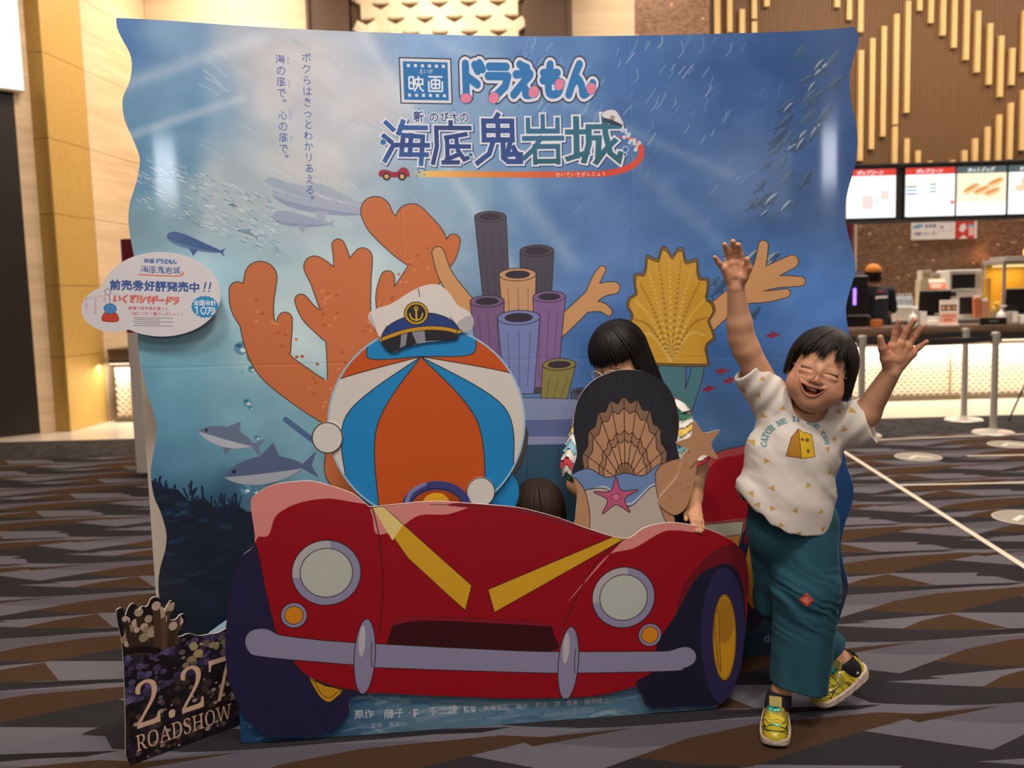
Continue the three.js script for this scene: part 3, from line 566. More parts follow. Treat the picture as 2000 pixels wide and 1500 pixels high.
// ---------------------------------------------------------------- things on and behind the counter
const TOP = 0.858, BACK = 0.9;
{ // back worktop
  const t = thing('back_worktop', 'steel worktop along the mosaic wall behind the concession counter', 'worktop', [5.4, 0, -11.62]);
  part('top', rbox(3.6, 0.04, 0.7, 0, BACK - 0.02, 0, 0.005), M.steel, t);
  part('cabinet', box(3.5, 0.84, 0.6, 0, 0.43, -0.02), M.darksteel, t);
}
function sanitizer(x, z, label) {
  const t = thing('pump_bottle', label, 'bottle', [x, TOP, z]);
  part('bottle', lathe([[0, 0], [0.046, 0], [0.05, 0.01], [0.05, 0.1], [0.04, 0.128], [0.017, 0.142], [0.017, 0.152], [0, 0.152]]), phys({ color: 0xf4f0ea, roughness: 0.3, clearcoat: 0.4 }), t);
  part('pump', [cyl(0.016, 0.016, 0.022, 0, 0.158, 0), cyl(0.006, 0.006, 0.04, 0, 0.185, 0), rbox(0.075, 0.016, 0.02, 0.022, 0.207, 0, 0.006)], M.white, t);
}
sanitizer(4.715, -10.5, 'white pump bottle of hand sanitiser behind the raised hand of the boy');
sanitizer(5.745, -10.5, 'white pump bottle of hand sanitiser beside the popcorn warmer');
{ const t = thing('napkin_holder', 'grey steel napkin holder with a white front next to the pump bottle near the hand', 'napkin holder', [4.8, TOP, -10.5]); part('case', rbox(0.1, 0.17, 0.13, 0, 0.085, 0, 0.008), M.steel, t); part('napkin', rbox(0.07, 0.13, 0.01, 0.004, 0.085, 0.067, 0.003), M.white, t); }
{ const t = thing('paper_pad', 'curled white paper pad on the counter left of the menu card', 'paper', [4.92, TOP, -10.45]); part('sheet', [rbox(0.16, 0.1, 0.012, 0, 0.06, 0.02, 0.004).rotateX(-0.25), rbox(0.15, 0.06, 0.08, 0, 0.03, -0.02, 0.01)], M.white, t); }
{ // tabletop menu card
  const t = thing('menu_card', 'pink and white upright menu card with small food pictures on the counter', 'menu card', [5.08, TOP, -10.4]);
  const tx = canvas(256, 352, (g) => { g.fillStyle = '#f6ece6'; g.fillRect(0, 0, 256, 352); g.fillStyle = '#5b4c46'; g.fillRect(18, 62, 220, 90); for (let i = 0; i < 3; i++) { g.fillStyle = ['#d8a070', '#e0b080', '#c89060'][i]; g.beginPath(); g.ellipse(54 + i * 74, 110, 26, 30, 0, 0, 7); g.fill(); } g.fillStyle = '#f0b8a4'; g.fillRect(10, 180, 236, 162); g.fillStyle = '#e07a58'; g.fillRect(40, 210, 176, 22); g.fillRect(70, 255, 110, 40); g.fillStyle = '#caa'; g.fillRect(24, 22, 200, 16); });
  part('card', box(0.215, 0.295, 0.006, 0, 0.15, 0), std(0xffffff, 0.5, 0, { map: tx }), t);
  part('holder', [rbox(0.22, 0.02, 0.07, 0, 0.01, 0, 0.004)], M.white, t);
}
function register(x, z, turn, label) {
  const t = thing('cash_register', label, 'cash register', [x, TOP, z], turn);
  part('base', rbox(0.34, 0.12, 0.3, 0, 0.06, 0, 0.012), M.black, t);
  part('stand', [rbox(0.08, 0.16, 0.06, 0, 0.18, -0.02, 0.01)], M.black, t);
  part('monitor', rbox(0.38, 0.27, 0.05, 0, 0.28, 0.03, 0.012).rotateX(0.12), M.black, t);
  part('customer_display', rbox(0.16, 0.06, 0.03, 0.2, 0.36, 0.04, 0.006), M.charcoal, t);
  return t;
}
register(5.03, -10.72, 0.1, 'black cash register seen from behind, between the menu card and the raised hand');
register(6.1, -10.72, -0.2, 'black cash register at the right end of the counter in view');
{ const t = thing('promo_card', 'small orange and white card leaning on top of the cash register', 'card', [5.09, 1.305, -10.69], 0); part('sheet', rbox(0.2, 0.13, 0.006, 0, 0.04, 0, 0.002).rotateX(-0.4), std(0xffffff, 0.5, 0, { map: canvas(128, 96, (g) => { g.fillStyle = '#f2dcd0'; g.fillRect(0, 0, 128, 96); g.fillStyle = '#e8764a'; g.fillRect(0, 34, 128, 62); g.fillStyle = '#f8e8e0'; g.fillRect(14, 50, 90, 10); g.fillRect(14, 70, 70, 10); }) }), t); part('easel', bar([0, -0.01, -0.03], [0, 0.09, -0.05], 0.005), M.black, t); }
{ // dispenser with a violet lamp
  const t = thing('drink_dispenser', 'black drink dispenser with a glowing violet strip beside the staff member', 'dispenser', [4.14, TOP, -10.9]);
  part('body', [rbox(0.3, 0.5, 0.3, 0, 0.36, 0, 0.02), rbox(0.34, 0.12, 0.34, 0, 0.06, 0.02, 0.01)], M.black, t);
  part('cap', [cyl(0.06, 0.07, 0.06, -0.08, 0.64, 0), cyl(0.06, 0.07, 0.06, 0.08, 0.64, 0)], std(0x6b6268, 0.3), t);
  part('lamp', rbox(0.035, 0.2, 0.02, -0.02, 0.36, 0.158, 0.008), glow(0xa070ff, 2.4), t);
  areaLight(4.12, 1.218, -10.72, 0.035, 0.2, 2.4, 0xa070ff, [4.12, 1.218, 0]);
  part('drip_tray', rbox(0.26, 0.02, 0.12, 0, 0.13, 0.18, 0.004), M.darksteel, t);
}
{ const t = thing('carton', 'small orange-brown carton on the counter in front of the staff member', 'box', [4.265, TOP, -10.45]); part('case', rbox(0.11, 0.085, 0.09, 0, 0.043, 0, 0.004), std(0xb0642c, 0.6), t); part('flap', rbox(0.1, 0.006, 0.08, 0, 0.088, 0, 0.002), std(0xc07838, 0.6), t); }
function microwave(x, y, w, h, label) {
  const t = thing('microwave_oven', label, 'microwave', [x, y, -11.62]);
  part('case', rbox(w, h, 0.36, 0, h / 2, 0, 0.012), M.white, t);
  part('door', rbox(w * 0.7, h * 0.66, 0.014, -w * 0.08, h * 0.48, 0.182, 0.004), M.charcoal, t);
  part('control_panel', rbox(w * 0.18, h * 0.7, 0.012, w * 0.37, h * 0.5, 0.182, 0.003), std(0xd4cfc6, 0.4), t);
  const hd = part('handle', bar([-w * 0.3, h * 0.1, 0.2], [w * 0.25, h * 0.1, 0.2], 0.009), M.steel, t); return hd;
}
microwave(5.87, BACK, 0.34, 0.33, 'white microwave standing under the wider one on the back worktop');
microwave(5.8, BACK + 0.332, 0.42, 0.28, 'wide white microwave with a dark window, stacked on another microwave');
for (const [x, y, h, c] of [[5.32, BACK, 0.5, 0xeadcb8], [5.45, BACK, 0.46, 0xe4d2a4], [5.34, BACK + 0.5, 0.12, 0xf2ead8], [5.46, BACK + 0.46, 0.13, 0xf4eee0]]) { const t = thing('carton', ['tall cream carton left in the pair behind the register', 'slightly shorter tan carton right in the pair behind the register', 'small white carton on top of the tall cream carton', 'small white carton on top of the tan carton'][[0.5, 0.46, 0.12, 0.13].indexOf(h)], 'box', [x, y, -11.6]); part('case', rbox(0.12, h, 0.14, 0, h / 2, 0, 0.004), std(c, 0.7), t); part('label_panel', rbox(0.08, h * 0.4, 0.004, 0, h * 0.5, 0.071, 0.001), std(0xd8b878, 0.7), t); }
for (const [i, x] of [5.89, 5.97].entries()) { const t = thing('paper_bag', ['orange and white paper bag leaning beside the lower microwave', 'paler orange paper bag beside the stack of yellow cups'][i], 'bag', [x, BACK, -11.32]); part('bag', [rbox(0.085, 0.26 - i * 0.04, 0.06, 0, 0.13 - i * 0.02, 0, 0.01).rotateZ(0.06 - i * 0.1)], std(i ? 0xf0b090 : 0xe8885c, 0.7), t); part('top_fold', rbox(0.08, 0.03, 0.05, 0, 0.265 - i * 0.04, 0, 0.006), M.white, t); }
for (let i = 0; i < 14; i++) { const t = thing('paper_cup', i === 13 ? 'topmost yellow paper cup of the stack beside the popcorn warmer' : 'yellow paper cup nested in the stack beside the popcorn warmer', 'cup', [6.05, BACK + i * 0.03, -11.4], 0, i === 13 ? undefined : 'nested yellow paper cups'); part('cup', lathe([[0.03, 0], [0.045, 0.1], [0.049, 0.104], [0.045, 0.108], [0.0, 0.09]], 20), std(0xe8b848, 0.6), t); }
{ // popcorn warmer
  const t = thing('popcorn_warmer', 'steel-framed glass popcorn warmer glowing yellow at the right end of the counter', 'popcorn warmer', [6.48, BACK, -11.5]);
  const w = 0.62, h = 0.72, d = 0.5;
  part('base', rbox(w, 0.08, d, 0, 0.04, 0, 0.008), M.steel, t);
  part('roof', [rbox(w + 0.02, 0.06, d + 0.02, 0, h - 0.03, 0, 0.01), rbox(w - 0.1, 0.04, d - 0.1, 0, h + 0.02, 0, 0.01)], M.steel, t);
  for (const [x, z] of [[-1, 1], [1, 1], [-1, -1], [1, -1], [0, 1]]) part('post', rbox(0.035, h - 0.1, 0.035, x * (w / 2 - 0.018), h / 2, z * (d / 2 - 0.018), 0.004), M.steel, t);
  part('pane', box(w - 0.07, h - 0.14, 0.006, 0, h / 2, d / 2 - 0.02), phys({ color: 0xffffff, transmission: 1, thickness: 0, roughness: 0.03 }), t);
  part('back_panel', box(w - 0.06, h - 0.14, 0.01, 0, h / 2, -d / 2 + 0.02), std(0xe8c050, 0.5), t);
  part('lamp', rbox(w - 0.14, 0.02, 0.3, 0, h - 0.075, 0, 0.004), glow(0xffd890, 1.4), t);
  areaLight(6.48, BACK + h - 0.1, -11.5, w - 0.16, 0.28, 5, 0xffc860, [6.48, 0, -11.501]);
  const pop = []; for (let i = 0; i < 420; i++) { const x = rr(-0.27, 0.27), z = rr(-0.2, 0.2); pop.push(new THREE.IcosahedronGeometry(rr(0.014, 0.024), 0).translate(x, 0.09 + rnd() * (0.14 - Math.abs(x) * 0.2), z)); }
  const m = part('popcorn', pop, std(0xf2d67a, 0.8), t); m.userData.kind = 'stuff';
}
{ // neon sign over the warmer
  const t = thing('neon_sign', 'small glowing orange and white neon sign above the popcorn warmer', 'neon sign', [6.6, BACK + 0.79, -11.45]);
  part('tube', [tube([[-0.06, 0, 0], [-0.05, 0.06, 0], [0, 0.075, 0], [0.05, 0.055, 0], [0.05, 0.01, 0], [0, -0.01, 0]], 0.012, 40, 8, true), tube([[0.07, 0.02, 0], [0.1, 0.06, 0], [0.14, 0.05, 0]], 0.012, 20)], glow(0xff8a3c, 5), t);
  part('core', ball(0.03, 0, 0.033, -0.004, 1.1, 0.9, 0.4), glow(0xfff0d8, 4), t);
  part('bracket', [box(0.3, 0.02, 0.02, 0.03, -0.03, -0.02), bar([0, -0.05, -0.02], [0, -0.02, -0.02], 0.008)], M.black, t);
  const l = new THREE.PointLight(0xffa860, 0.5); l.position.set(6.6, BACK + 0.82, -11.4); l.castShadow = true; scene.add(l);
}
{ const t = thing('counter_sign', 'low black sign plate with a thin white line of print on the counter edge', 'sign', [5.58, TOP, -10.36]); part('plate', box(0.3, 0.075, 0.02, 0, 0.042, 0), std(0xffffff, 0.4, 0, { map: canvas(256, 64, (g) => { g.fillStyle = '#18171a'; g.fillRect(0, 0, 256, 64); g.fillStyle = '#b8b0a8'; for (let i = 0; i < 7; i++) g.fillRect(84 + i * 13, 28, 9, 8); }) }), t); part('foot', rbox(0.3, 0.008, 0.06, 0, 0.004, 0, 0.002), M.black, t); }
for (const [i, [x, z, w, h]] of [[5.87, -10.5, 0.1, 0.14], [5.99, -10.48, 0.1, 0.1]].entries()) { const t = thing('napkin_holder', ['grey napkin holder right of the low black sign plate', 'small white napkin box at the right edge of the picture'][i], 'napkin holder', [x, TOP, z]); part('case', rbox(w, h, 0.1, 0, h / 2, 0, 0.006), i ? M.white : M.steel, t); part('napkin', rbox(w * 0.6, h * 0.8, 0.01, 0.01, h / 2, 0.052, 0.002), M.white, t); }
{ const t = thing('crate', 'white plastic crate under the row of clear bottles behind the staff member', 'crate', [5.08, BACK, -11.6]); part('tray', [rbox(0.32, 0.15, 0.26, 0, 0.075, 0, 0.01)], std(0xd8d0c4, 0.5), t); part('rim', rbox(0.34, 0.02, 0.28, 0, 0.155, 0, 0.006), M.white, t); }
for (let i = 0; i < 6; i++) { const t = thing('plastic_bottle', 'clear plastic bottle in the row on the white crate', 'bottle', [4.95 + (i % 3) * 0.095, BACK + 0.166, -11.54 - Math.floor(i / 3) * 0.1], 0, 'clear bottles on the white crate'); part('bottle', lathe([[0, 0], [0.036, 0], [0.038, 0.08], [0.03, 0.11], [0.012, 0.14], [0.012, 0.15], [0, 0.15]], 20), phys({ color: 0xdfe4ea, roughness: 0.15, transmission: 0.5, thickness: 0 }), t); part('cap', cyl(0.014, 0.014, 0.02, 0, 0.158, 0, 16), M.white, t); }
// ---------------------------------------------------------------- queue: stanchions, tape, floor stickers
function stanchion(x, z, label, h = 0.9) {
  const t = thing('stanchion_post', label, 'stanchion', [x, 0, z]);
  part('base', lathe([[0, 0], [0.172, 0], [0.175, 0.008], [0.165, 0.02], [0.05, 0.032], [0.036, 0.05], [0, 0.05]], 40), phys({ color: 0xe6e2dc, roughness: 0.3, metalness: 0.6 }), t);
  part('pole', cyl(0.03, 0.03, h - 0.12, 0, (h - 0.12) / 2 + 0.04, 0, 28), M.steel, t);
  const c = part('belt_head', [cyl(0.036, 0.036, 0.1, 0, h - 0.05, 0, 28), cyl(0.03, 0.036, 0.012, 0, h + 0.004, 0, 28)], M.steel, t);
  part('slot', [rbox(0.03, 0.07, 0.02, 0.036, h - 0.05, 0, 0.004), rbox(0.03, 0.07, 0.02, -0.036, h - 0.05, 0, 0.004)], M.darksteel, t);
}
stanchion(3.12, -7.95, 'silver stanchion post just right of the head of the boy');
stanchion(4.43, -8.72, 'silver stanchion post standing farther back, closer to the counter');
stanchion(4.29, -7.92, 'silver stanchion post with the nearer white base at the right of the queue');
for (const [i, [a, b]] of [[[3.12, -7.95], [4.29, -7.92]], [[4.43, -8.72], [6.2, -8.75]], [[4.43, -8.72], [2.4, -8.7]]].entries()) {
  const dx = b[0] - a[0], dz = b[1] - a[1], L = Math.hypot(dx, dz) - 0.1, n = 12, pts = [];
  const g = new THREE.BoxGeometry(L, 0.05, 0.004, 20, 1, 1), p = g.attributes.position;
  for (let k = 0; k < p.count; k++) { const q = p.getX(k) / L * 2; p.setY(k, p.getY(k) - 0.02 * (1 - q * q)); }
  g.computeVertexNormals(); g.rotateY(Math.atan2(-dz, dx));
  const m = single('stanchion_belt', g, std(0x2c2a2c, 0.8), ['dark retractable belt between the two front stanchion posts', 'dark retractable belt running right from the rear stanchion post', 'dark retractable belt running left from the rear stanchion post'][i], 'belt');
  m.position.set((a[0] + b[0]) / 2, 0.85, (a[1] + b[1]) / 2);
}
function tape(a, b, w, label) {
  const dx = b[0] - a[0], dz = b[1] - a[1], L = Math.hypot(dx, dz), m = single('floor_tape', new THREE.BoxGeometry(L, 0.003, w).rotateY(Math.atan2(-dz, dx)), std(0xe8dccb, 0.6), label, 'tape');
  m.position.set((a[0] + b[0]) / 2, 0.0016, (a[1] + b[1]) / 2);
}
tape([2.72, -7.45], [2.395, -4.0], 0.034, 'long white floor tape line running diagonally towards the viewer right of the boy');
tape([2.7, -7.72], [5.4, -7.9], 0.03, 'white floor tape line crossing at the stanchion bases');
tape([2.6, -5.945], [4.4, -5.89], 0.03, 'white floor tape line starting from the long diagonal tape');
tape([3.54, -6.9], [4.9, -6.85], 0.03, 'short white floor tape line between the round floor stickers');
function floorSticker(x, z, turn, label) {
  const t = thing('floor_sticker', label, 'floor sticker', [x, 0, z], turn);
  part('disc', cyl(0.17, 0.17, 0.003, 0, 0.0015, 0, 48), std(0x9c968c, 0.5), t);
  part('ring', new THREE.TorusGeometry(0.168, 0.004, 6, 48).rotateX(Math.PI / 2).translate(0, 0.003, 0), std(0xe0d8cc, 0.5), t);
  const s = new THREE.Shape(); s.moveTo(-0.1, -0.04); s.lineTo(0, 0.06); s.lineTo(0.1, -0.04); s.lineTo(0.08, -0.065); s.lineTo(0, 0.015); s.lineTo(-0.08, -0.065); s.closePath();
  part('arrow', new THREE.ExtrudeGeometry(s, { depth: 0.002, bevelEnabled: false }).rotateX(-Math.PI / 2).translate(0, 0.003, 0), std(0xf0ebe2, 0.5), t);
}
floorSticker(3.16, -6.91, 0, 'round grey floor sticker with a white arrow behind the long tape line');
floorSticker(2.91, -5.01, 0, 'round grey floor sticker with a white arrow, nearest the viewer of the three');
floorSticker(4.12, -7.34, 0, 'round white floor sticker in front of the right stanchion base, farthest of the three');
{ // black tripod leg at the right edge
  const t = thing('tripod_stand', 'thin black tripod stand at the right edge beside the rear stanchion', 'stand', [5.08, 0, -8.62]);
  for (let i = 0; i < 3; i++) { const a = i * 2.094 + 3.3, l = part('leg', bar([0, 0.62, 0], [Math.cos(a) * 0.24, 0.012, Math.sin(a) * 0.24], 0.009), M.black, t); part('rubber_foot', ball(0.016, Math.cos(a) * 0.24, 0.012, Math.sin(a) * 0.24), M.black, l); }
  part('pole', bar([0, 0.6, 0], [0, 0.95, 0], 0.012), M.black, t);
}
{ // display kiosk behind the standee on the left
  const t = thing('display_kiosk', 'tall white kiosk with a dark red upper board behind the left edge of the standee', 'kiosk', [-2.6, 0, -7.12]);
  part('cabinet', rbox(0.88, 1.13, 0.42, 0, 0.565, -0.2, 0.008), std(0xd8d2d0, 0.6), t);
  part('upper_board', rbox(0.9, 0.74, 0.1, 0, 1.5, -0.06, 0.006), std(0x7c1f2e, 0.45), t);
  part('edge_light', [box(0.01, 0.72, 0.05, -0.455, 1.5, -0.06), box(0.01, 0.72, 0.05, 0.455, 1.5, -0.06)], glow(0xb8b4ff, 1.2), t);
  part('screen', rbox(0.36, 0.1, 0.01, -0.16, 0.44, 0.012, 0.003), glow(0xe4e0ff, 1.4), t);
}
// ---------------------------------------------------------------- the cardboard standee
const kraft = std(0xd9d2c6, 0.75), cardEdge = std(0xcfc6b6, 0.8);
function cr(pts, n = 6, closed = true) { // smooth closed outline through points
  const out = [], N = pts.length, P = (i) => closed ? pts[(i + N) % N] : pts[clamp(i, 0, N - 1)];
  for (let i = 0; i < (closed ? N : N - 1); i++) {
    const a = P(i - 1), b = P(i), c = P(i + 1), d = P(i + 2);
    for (let k = 0; k < n; k++) {
      const t = k / n, t2 = t * t, t3 = t2 * t;
      out.push([0, 1].map((j) => 0.5 * (2 * b[j] + (c[j] - a[j]) * t + (2 * a[j] - 5 * b[j] + 4 * c[j] - d[j]) * t2 + (3 * b[j] - a[j] - 3 * c[j] + d[j]) * t3)));
    }
  }
  if (!closed) out.push(pts[N - 1]);
  return out;
}
const mm = (s) => s.split(' ').map((p) => p.split(',').map((v) => +v / 1000));
const SP = V(0.15, 0, -2.95);
const standee = thing('movie_standee', 'large glossy cardboard film standee with an underwater print and a red car cut-out in front', 'standee', SP.toArray());
// canvas in metres: (s, y) with y up, origin of the print at (x0, y0)
function print(x0, y0, x1, y1, ppm, draw) {
  const W = Math.round((x1 - x0) * ppm), H = Math.round((y1 - y0) * ppm);
  const t = canvas(W, H, (g) => draw(g, (s) => (s - x0) * ppm, (y) => (y1 - y) * ppm, ppm, W, H));
  t.wrapS = t.wrapT = THREE.ClampToEdgeWrapping;
  return { t, x0, y0, x1, y1 };
}
function shapeOf(outline) { const s = new THREE.Shape(); outline.forEach(([x, y], i) => i ? s.lineTo(x, y) : s.moveTo(x, y)); s.closePath(); return s; }
const gloss = (t, extra = {}) => phys({ color: 0xffffff, map: t, roughness: 0.5, specularIntensity: 0.6, clearcoat: 0.08, clearcoatRoughness: 0.3, ...extra });
// flat printed board in a vertical plane: plan start a, end b, offset towards the viewer
function boardFrame(a, b, off) {
  const dx = b[0] - a[0], dz = b[1] - a[1], L = Math.hypot(dx, dz), nx = -dz / L, nz = dx / L;
  return { pos: V(a[0] + nx * off, 0, a[1] + nz * off).sub(SP), turn: Math.atan2(-dz, dx) };
}
function board(name, outline, pr, frame, thick = 0.008, mat) {
  const sh = shapeOf(outline), g = new THREE.ExtrudeGeometry(sh, { depth: thick, bevelEnabled: false }).translate(0, 0, -thick);
  const b = part(name, g, kraft, standee); b.position.copy(frame.pos); b.rotation.y = frame.turn;
  const f = new THREE.ShapeGeometry(sh, 1).translate(0, 0, 0.0006), u = f.attributes.uv, p = f.attributes.position;
  for (let i = 0; i < u.count; i++) u.setXY(i, (p.getX(i) - pr.x0) / (pr.x1 - pr.x0), (p.getY(i) - pr.y0) / (pr.y1 - pr.y0));
  part('print', f, mat ?? gloss(pr.t), b);
  return b;
}
const ellipse = (cx, cy, rx, ry, n = 48, rot = 0) => Array.from({ length: n }, (_, i) => { const t = i / n * Math.PI * 2, x = Math.cos(t) * rx, y = Math.sin(t) * ry; return [cx + x * Math.cos(rot) - y * Math.sin(rot), cy + x * Math.sin(rot) + y * Math.cos(rot)]; });
// drawing tools on a print
function ink(g, X, Y, ppm) {
  const path = (pts, smooth = true, closed = true) => tracePath(g, pts.map(([s, y]) => [X(s), Y(y)]), smooth, closed);
  return {
    fill(pts, c, line, lw = 0.0022, smooth = true) { path(pts, smooth); g.fillStyle = c; g.fill(); if (line) { g.strokeStyle = line; g.lineWidth = lw * ppm; g.lineJoin = 'round'; g.stroke(); } },
    line(pts, c, lw, smooth = true, closed = false) { path(pts, smooth, closed); g.strokeStyle = c; g.lineWidth = lw * ppm; g.lineCap = 'round'; g.lineJoin = 'round'; g.stroke(); },
    oval(cx, cy, rx, ry, c, line, lw = 0.0022, rot = 0) { g.beginPath(); g.ellipse(X(cx), Y(cy), rx * ppm, ry * ppm, -rot, 0, Math.PI * 2); if (c) { g.fillStyle = c; g.fill(); } if (line) { g.strokeStyle = line; g.lineWidth = lw * ppm; g.stroke(); } },
  };
}
const INK = '#2a201e';
// ---- backdrop
const SEA = [[47, 2189, 70, 125, 190], [151, 2194, 128, 168, 208], [502, 2104, 208, 208, 214], [728, 1998, 206, 208, 216], [137, 1976, 105, 155, 195], [53, 1819, 92, 148, 188], [70, 1614, 122, 162, 178], [305, 1695, 178, 192, 202], [551, 1780, 208, 211, 214], [242, 1402, 142, 178, 192], [120, 1176, 98, 150, 170], [32, 1016, 88, 140, 166], [267, 1001, 108, 154, 170], [460, 1262, 170, 190, 200],
  [509, 898, 105, 148, 164], [100, 845, 78, 126, 152], [31, 760, 50, 96, 126], [168, 690, 40, 80, 108], [74, 422, 12, 24, 42], [250, 300, 10, 18, 32], [991, 2203, 128, 168, 215], [1061, 1696, 142, 178, 204], [1241, 1748, 110, 152, 198], [934, 1611, 152, 182, 204], [1429, 2193, 82, 128, 188], [1695, 2139, 58, 108, 174], [1691, 1828, 62, 104, 164], [1417, 1622, 84, 124, 180], [1959, 2080, 48, 94, 156], [2309, 2120, 34, 84, 146],
  [2382, 1807, 34, 84, 150], [2046, 1817, 72, 108, 164], [2224, 1636, 58, 96, 152], [1504, 1443, 76, 112, 164], [1591, 1206, 52, 90, 148], [2046, 1285, 56, 100, 158], [2315, 1313, 66, 114, 180], [1991, 1068, 48, 88, 142], [2425, 1002, 38, 86, 150], [1954, 866, 62, 96, 136], [2429, 632, 18, 68, 118], [2395, 387, 24, 68, 112], [2396, 253, 12, 36, 70], [2100, 201, 56, 84, 114], [2100, 46, 46, 70, 96], [1500, 300, 40, 70, 100], [800, 300, 30, 50, 70], [700, 1400, 170, 190, 204]].map((q) => q[1] < 1500 && q[1] > 720 ? [q[0], q[1], ...q.slice(2).map((v) => Math.min(232, v * 1.2))] : q);
const BX0 = -0.03, BX1 = 2.45, BY1 = 2.235;
const seaPrint = print(BX0, -0.01, BX1, BY1, 820, (g, X, Y, ppm, W, H) => {
  // soft colour field, low resolution first
  const w = 200, h = 180, low = document.createElement('canvas'); low.width = w; low.height = h;
  const lg = low.getContext('2d'), im = lg.createImageData(w, h);
  for (let j = 0; j < h; j++) for (let i = 0; i < w; i++) {
    const s = (BX0 + (i / w) * (BX1 - BX0)) * 1000, y = (BY1 - (j / h) * (BY1 + 0.01)) * 1000;
    const ds = 70 * fbm(s / 260, y / 260, 3), dy = 60 * fbm(s / 260, y / 260, 9);
    let a = 0, c = [0, 0, 0];
    for (const q of SEA) { const d2 = (s + ds - q[0]) ** 2 + (y + dy - q[1]) ** 2, k = 1 / (d2 + 2600) ** 1.5; a += k; c[0] += q[2] * k; c[1] += q[3] * k; c[2] += q[4] * k; }
    const o = (j * w + i) * 4, m = 10 * fbm(s / 120, y / 90, 5);
    for (let e = 0; e < 3; e++) im.data[o + e] = c[e] / a + m; im.data[o + 3] = 255;
  }
  lg.putImageData(im, 0, 0);
  g.imageSmoothingEnabled = true; g.imageSmoothingQuality = 'high'; g.drawImage(low, 0, 0, W, H);
  const P = ink(g, X, Y, ppm);
  // streaks of light and broken ripples
  const streak = (x0, y0, x1, y1, wd, a) => { g.save(); g.globalAlpha = a; g.filter = 'blur(' + Math.round(wd * ppm * 0.4) + 'px)'; P.line([[x0, y0], [x1, y1]], '#eef2f6', wd, false); g.restore(); };
  streak(0.0, 2.02, 0.45, 2.2, 0.03, 0.4); streak(-0.02, 1.86, 0.36, 2.0, 0.02, 0.45); streak(0.75, 2.22, 1.35, 1.25, 0.03, 0.35); streak(1.0, 2.2, 2.0, 1.75, 0.03, 0.2); streak(1.55, 1.9, 2.2, 1.3, 0.05, 0.16); streak(1.25, 1.72, 1.45, 1.45, 0.05, 0.25); streak(0.3, 2.2, 0.18, 1.2, 0.05, 0.2);
  for (let i = 0; i < 520; i++) {
    const t = rnd(), s = t < 0.5 ? rr(0.15, 1.1) : rr(1.2, 2.2), y = rr(1.55, 2.2), a = t < 0.5 ? -0.55 + rr(-0.25, 0.25) : 0.9 + rr(-0.3, 0.4), L = rr(0.015, 0.08), f = Math.max(0, fbm(s * 5, y * 5, 1) + 0.25);
    g.globalAlpha = 0.30 * f; P.line([[s, y], [s + Math.cos(a) * L * 0.5, y + Math.sin(a) * L * 0.5 + 0.004], [s + Math.cos(a) * L, y + Math.sin(a) * L]], t < 0.5 ? (rnd() < 0.5 ? '#7fb0c4' : '#e8eef2') : (rnd() < 0.6 ? '#a8cce4' : '#2c5c98'), rr(0.002, 0.007));
  }
  for (let i = 0; i < 60; i++) { const s = rr(1.3, 2.0), y = 2.2 - rnd() * 0.35, L = rr(0.02, 0.06), a = 1.1 + rr(-0.3, 0.3); g.globalAlpha = 0.5; P.line([[s, y], [s + 0.3 * L, y + 0.4 * L], [s + Math.cos(a) * L, y + Math.sin(a) * L]], rnd() < 0.7 ? '#9cc4e0' : '#d6d0d8', rr(0.002, 0.005)); }
  for (let i = 0; i < 330; i++) { // shoal at the left
    const u = rnd(), s = 0.02 + u * 0.42, y = 1.75 - u * 0.16 + rr(-0.09, 0.09), L = rr(0.008, 0.02);
    g.globalAlpha = rr(0.4, 0.8); P.line([[s, y], [s + L, y - L * 0.5]], rnd() < 0.5 ? '#e4ecec' : rnd() < 0.5 ? '#4d86a8' : '#8cb4c0', 0.0028);
  }
  g.globalAlpha = 1;
  const fish = (s, y, L, a, back, belly, al = 1) => {
    g.save(); g.globalAlpha = al; g.translate(X(s), Y(y)); g.rotate(-a); const k = L * ppm; g.scale(k, k);
    g.fillStyle = back; g.beginPath(); g.moveTo(-0.5, 0.02); g.bezierCurveTo(-0.3, -0.2, 0.1, -0.22, 0.36, -0.03); g.lineTo(0.52, -0.16); g.lineTo(0.46, 0.0); g.lineTo(0.53, 0.15); g.lineTo(0.36, 0.03); g.bezierCurveTo(0.1, 0.2, -0.3, 0.2, -0.5, 0.02); g.fill();
    g.beginPath(); g.moveTo(-0.12, -0.14); g.lineTo(0.06, -0.3); g.lineTo(0.12, -0.12); g.fill(); g.beginPath(); g.moveTo(-0.1, 0.12); g.lineTo(0.02, 0.28); g.lineTo(0.08, 0.11); g.fill();
    g.fillStyle = belly; g.beginPath(); g.moveTo(-0.49, 0.03); g.bezierCurveTo(-0.3, 0.04, 0.1, 0.04, 0.36, 0.02); g.bezierCurveTo(0.1, 0.2, -0.3, 0.2, -0.49, 0.03); g.fill();
    g.fillStyle = '#1c2530'; g.beginPath(); g.arc(-0.38, -0.02, 0.022, 0, 7); g.fill(); g.restore();
  };
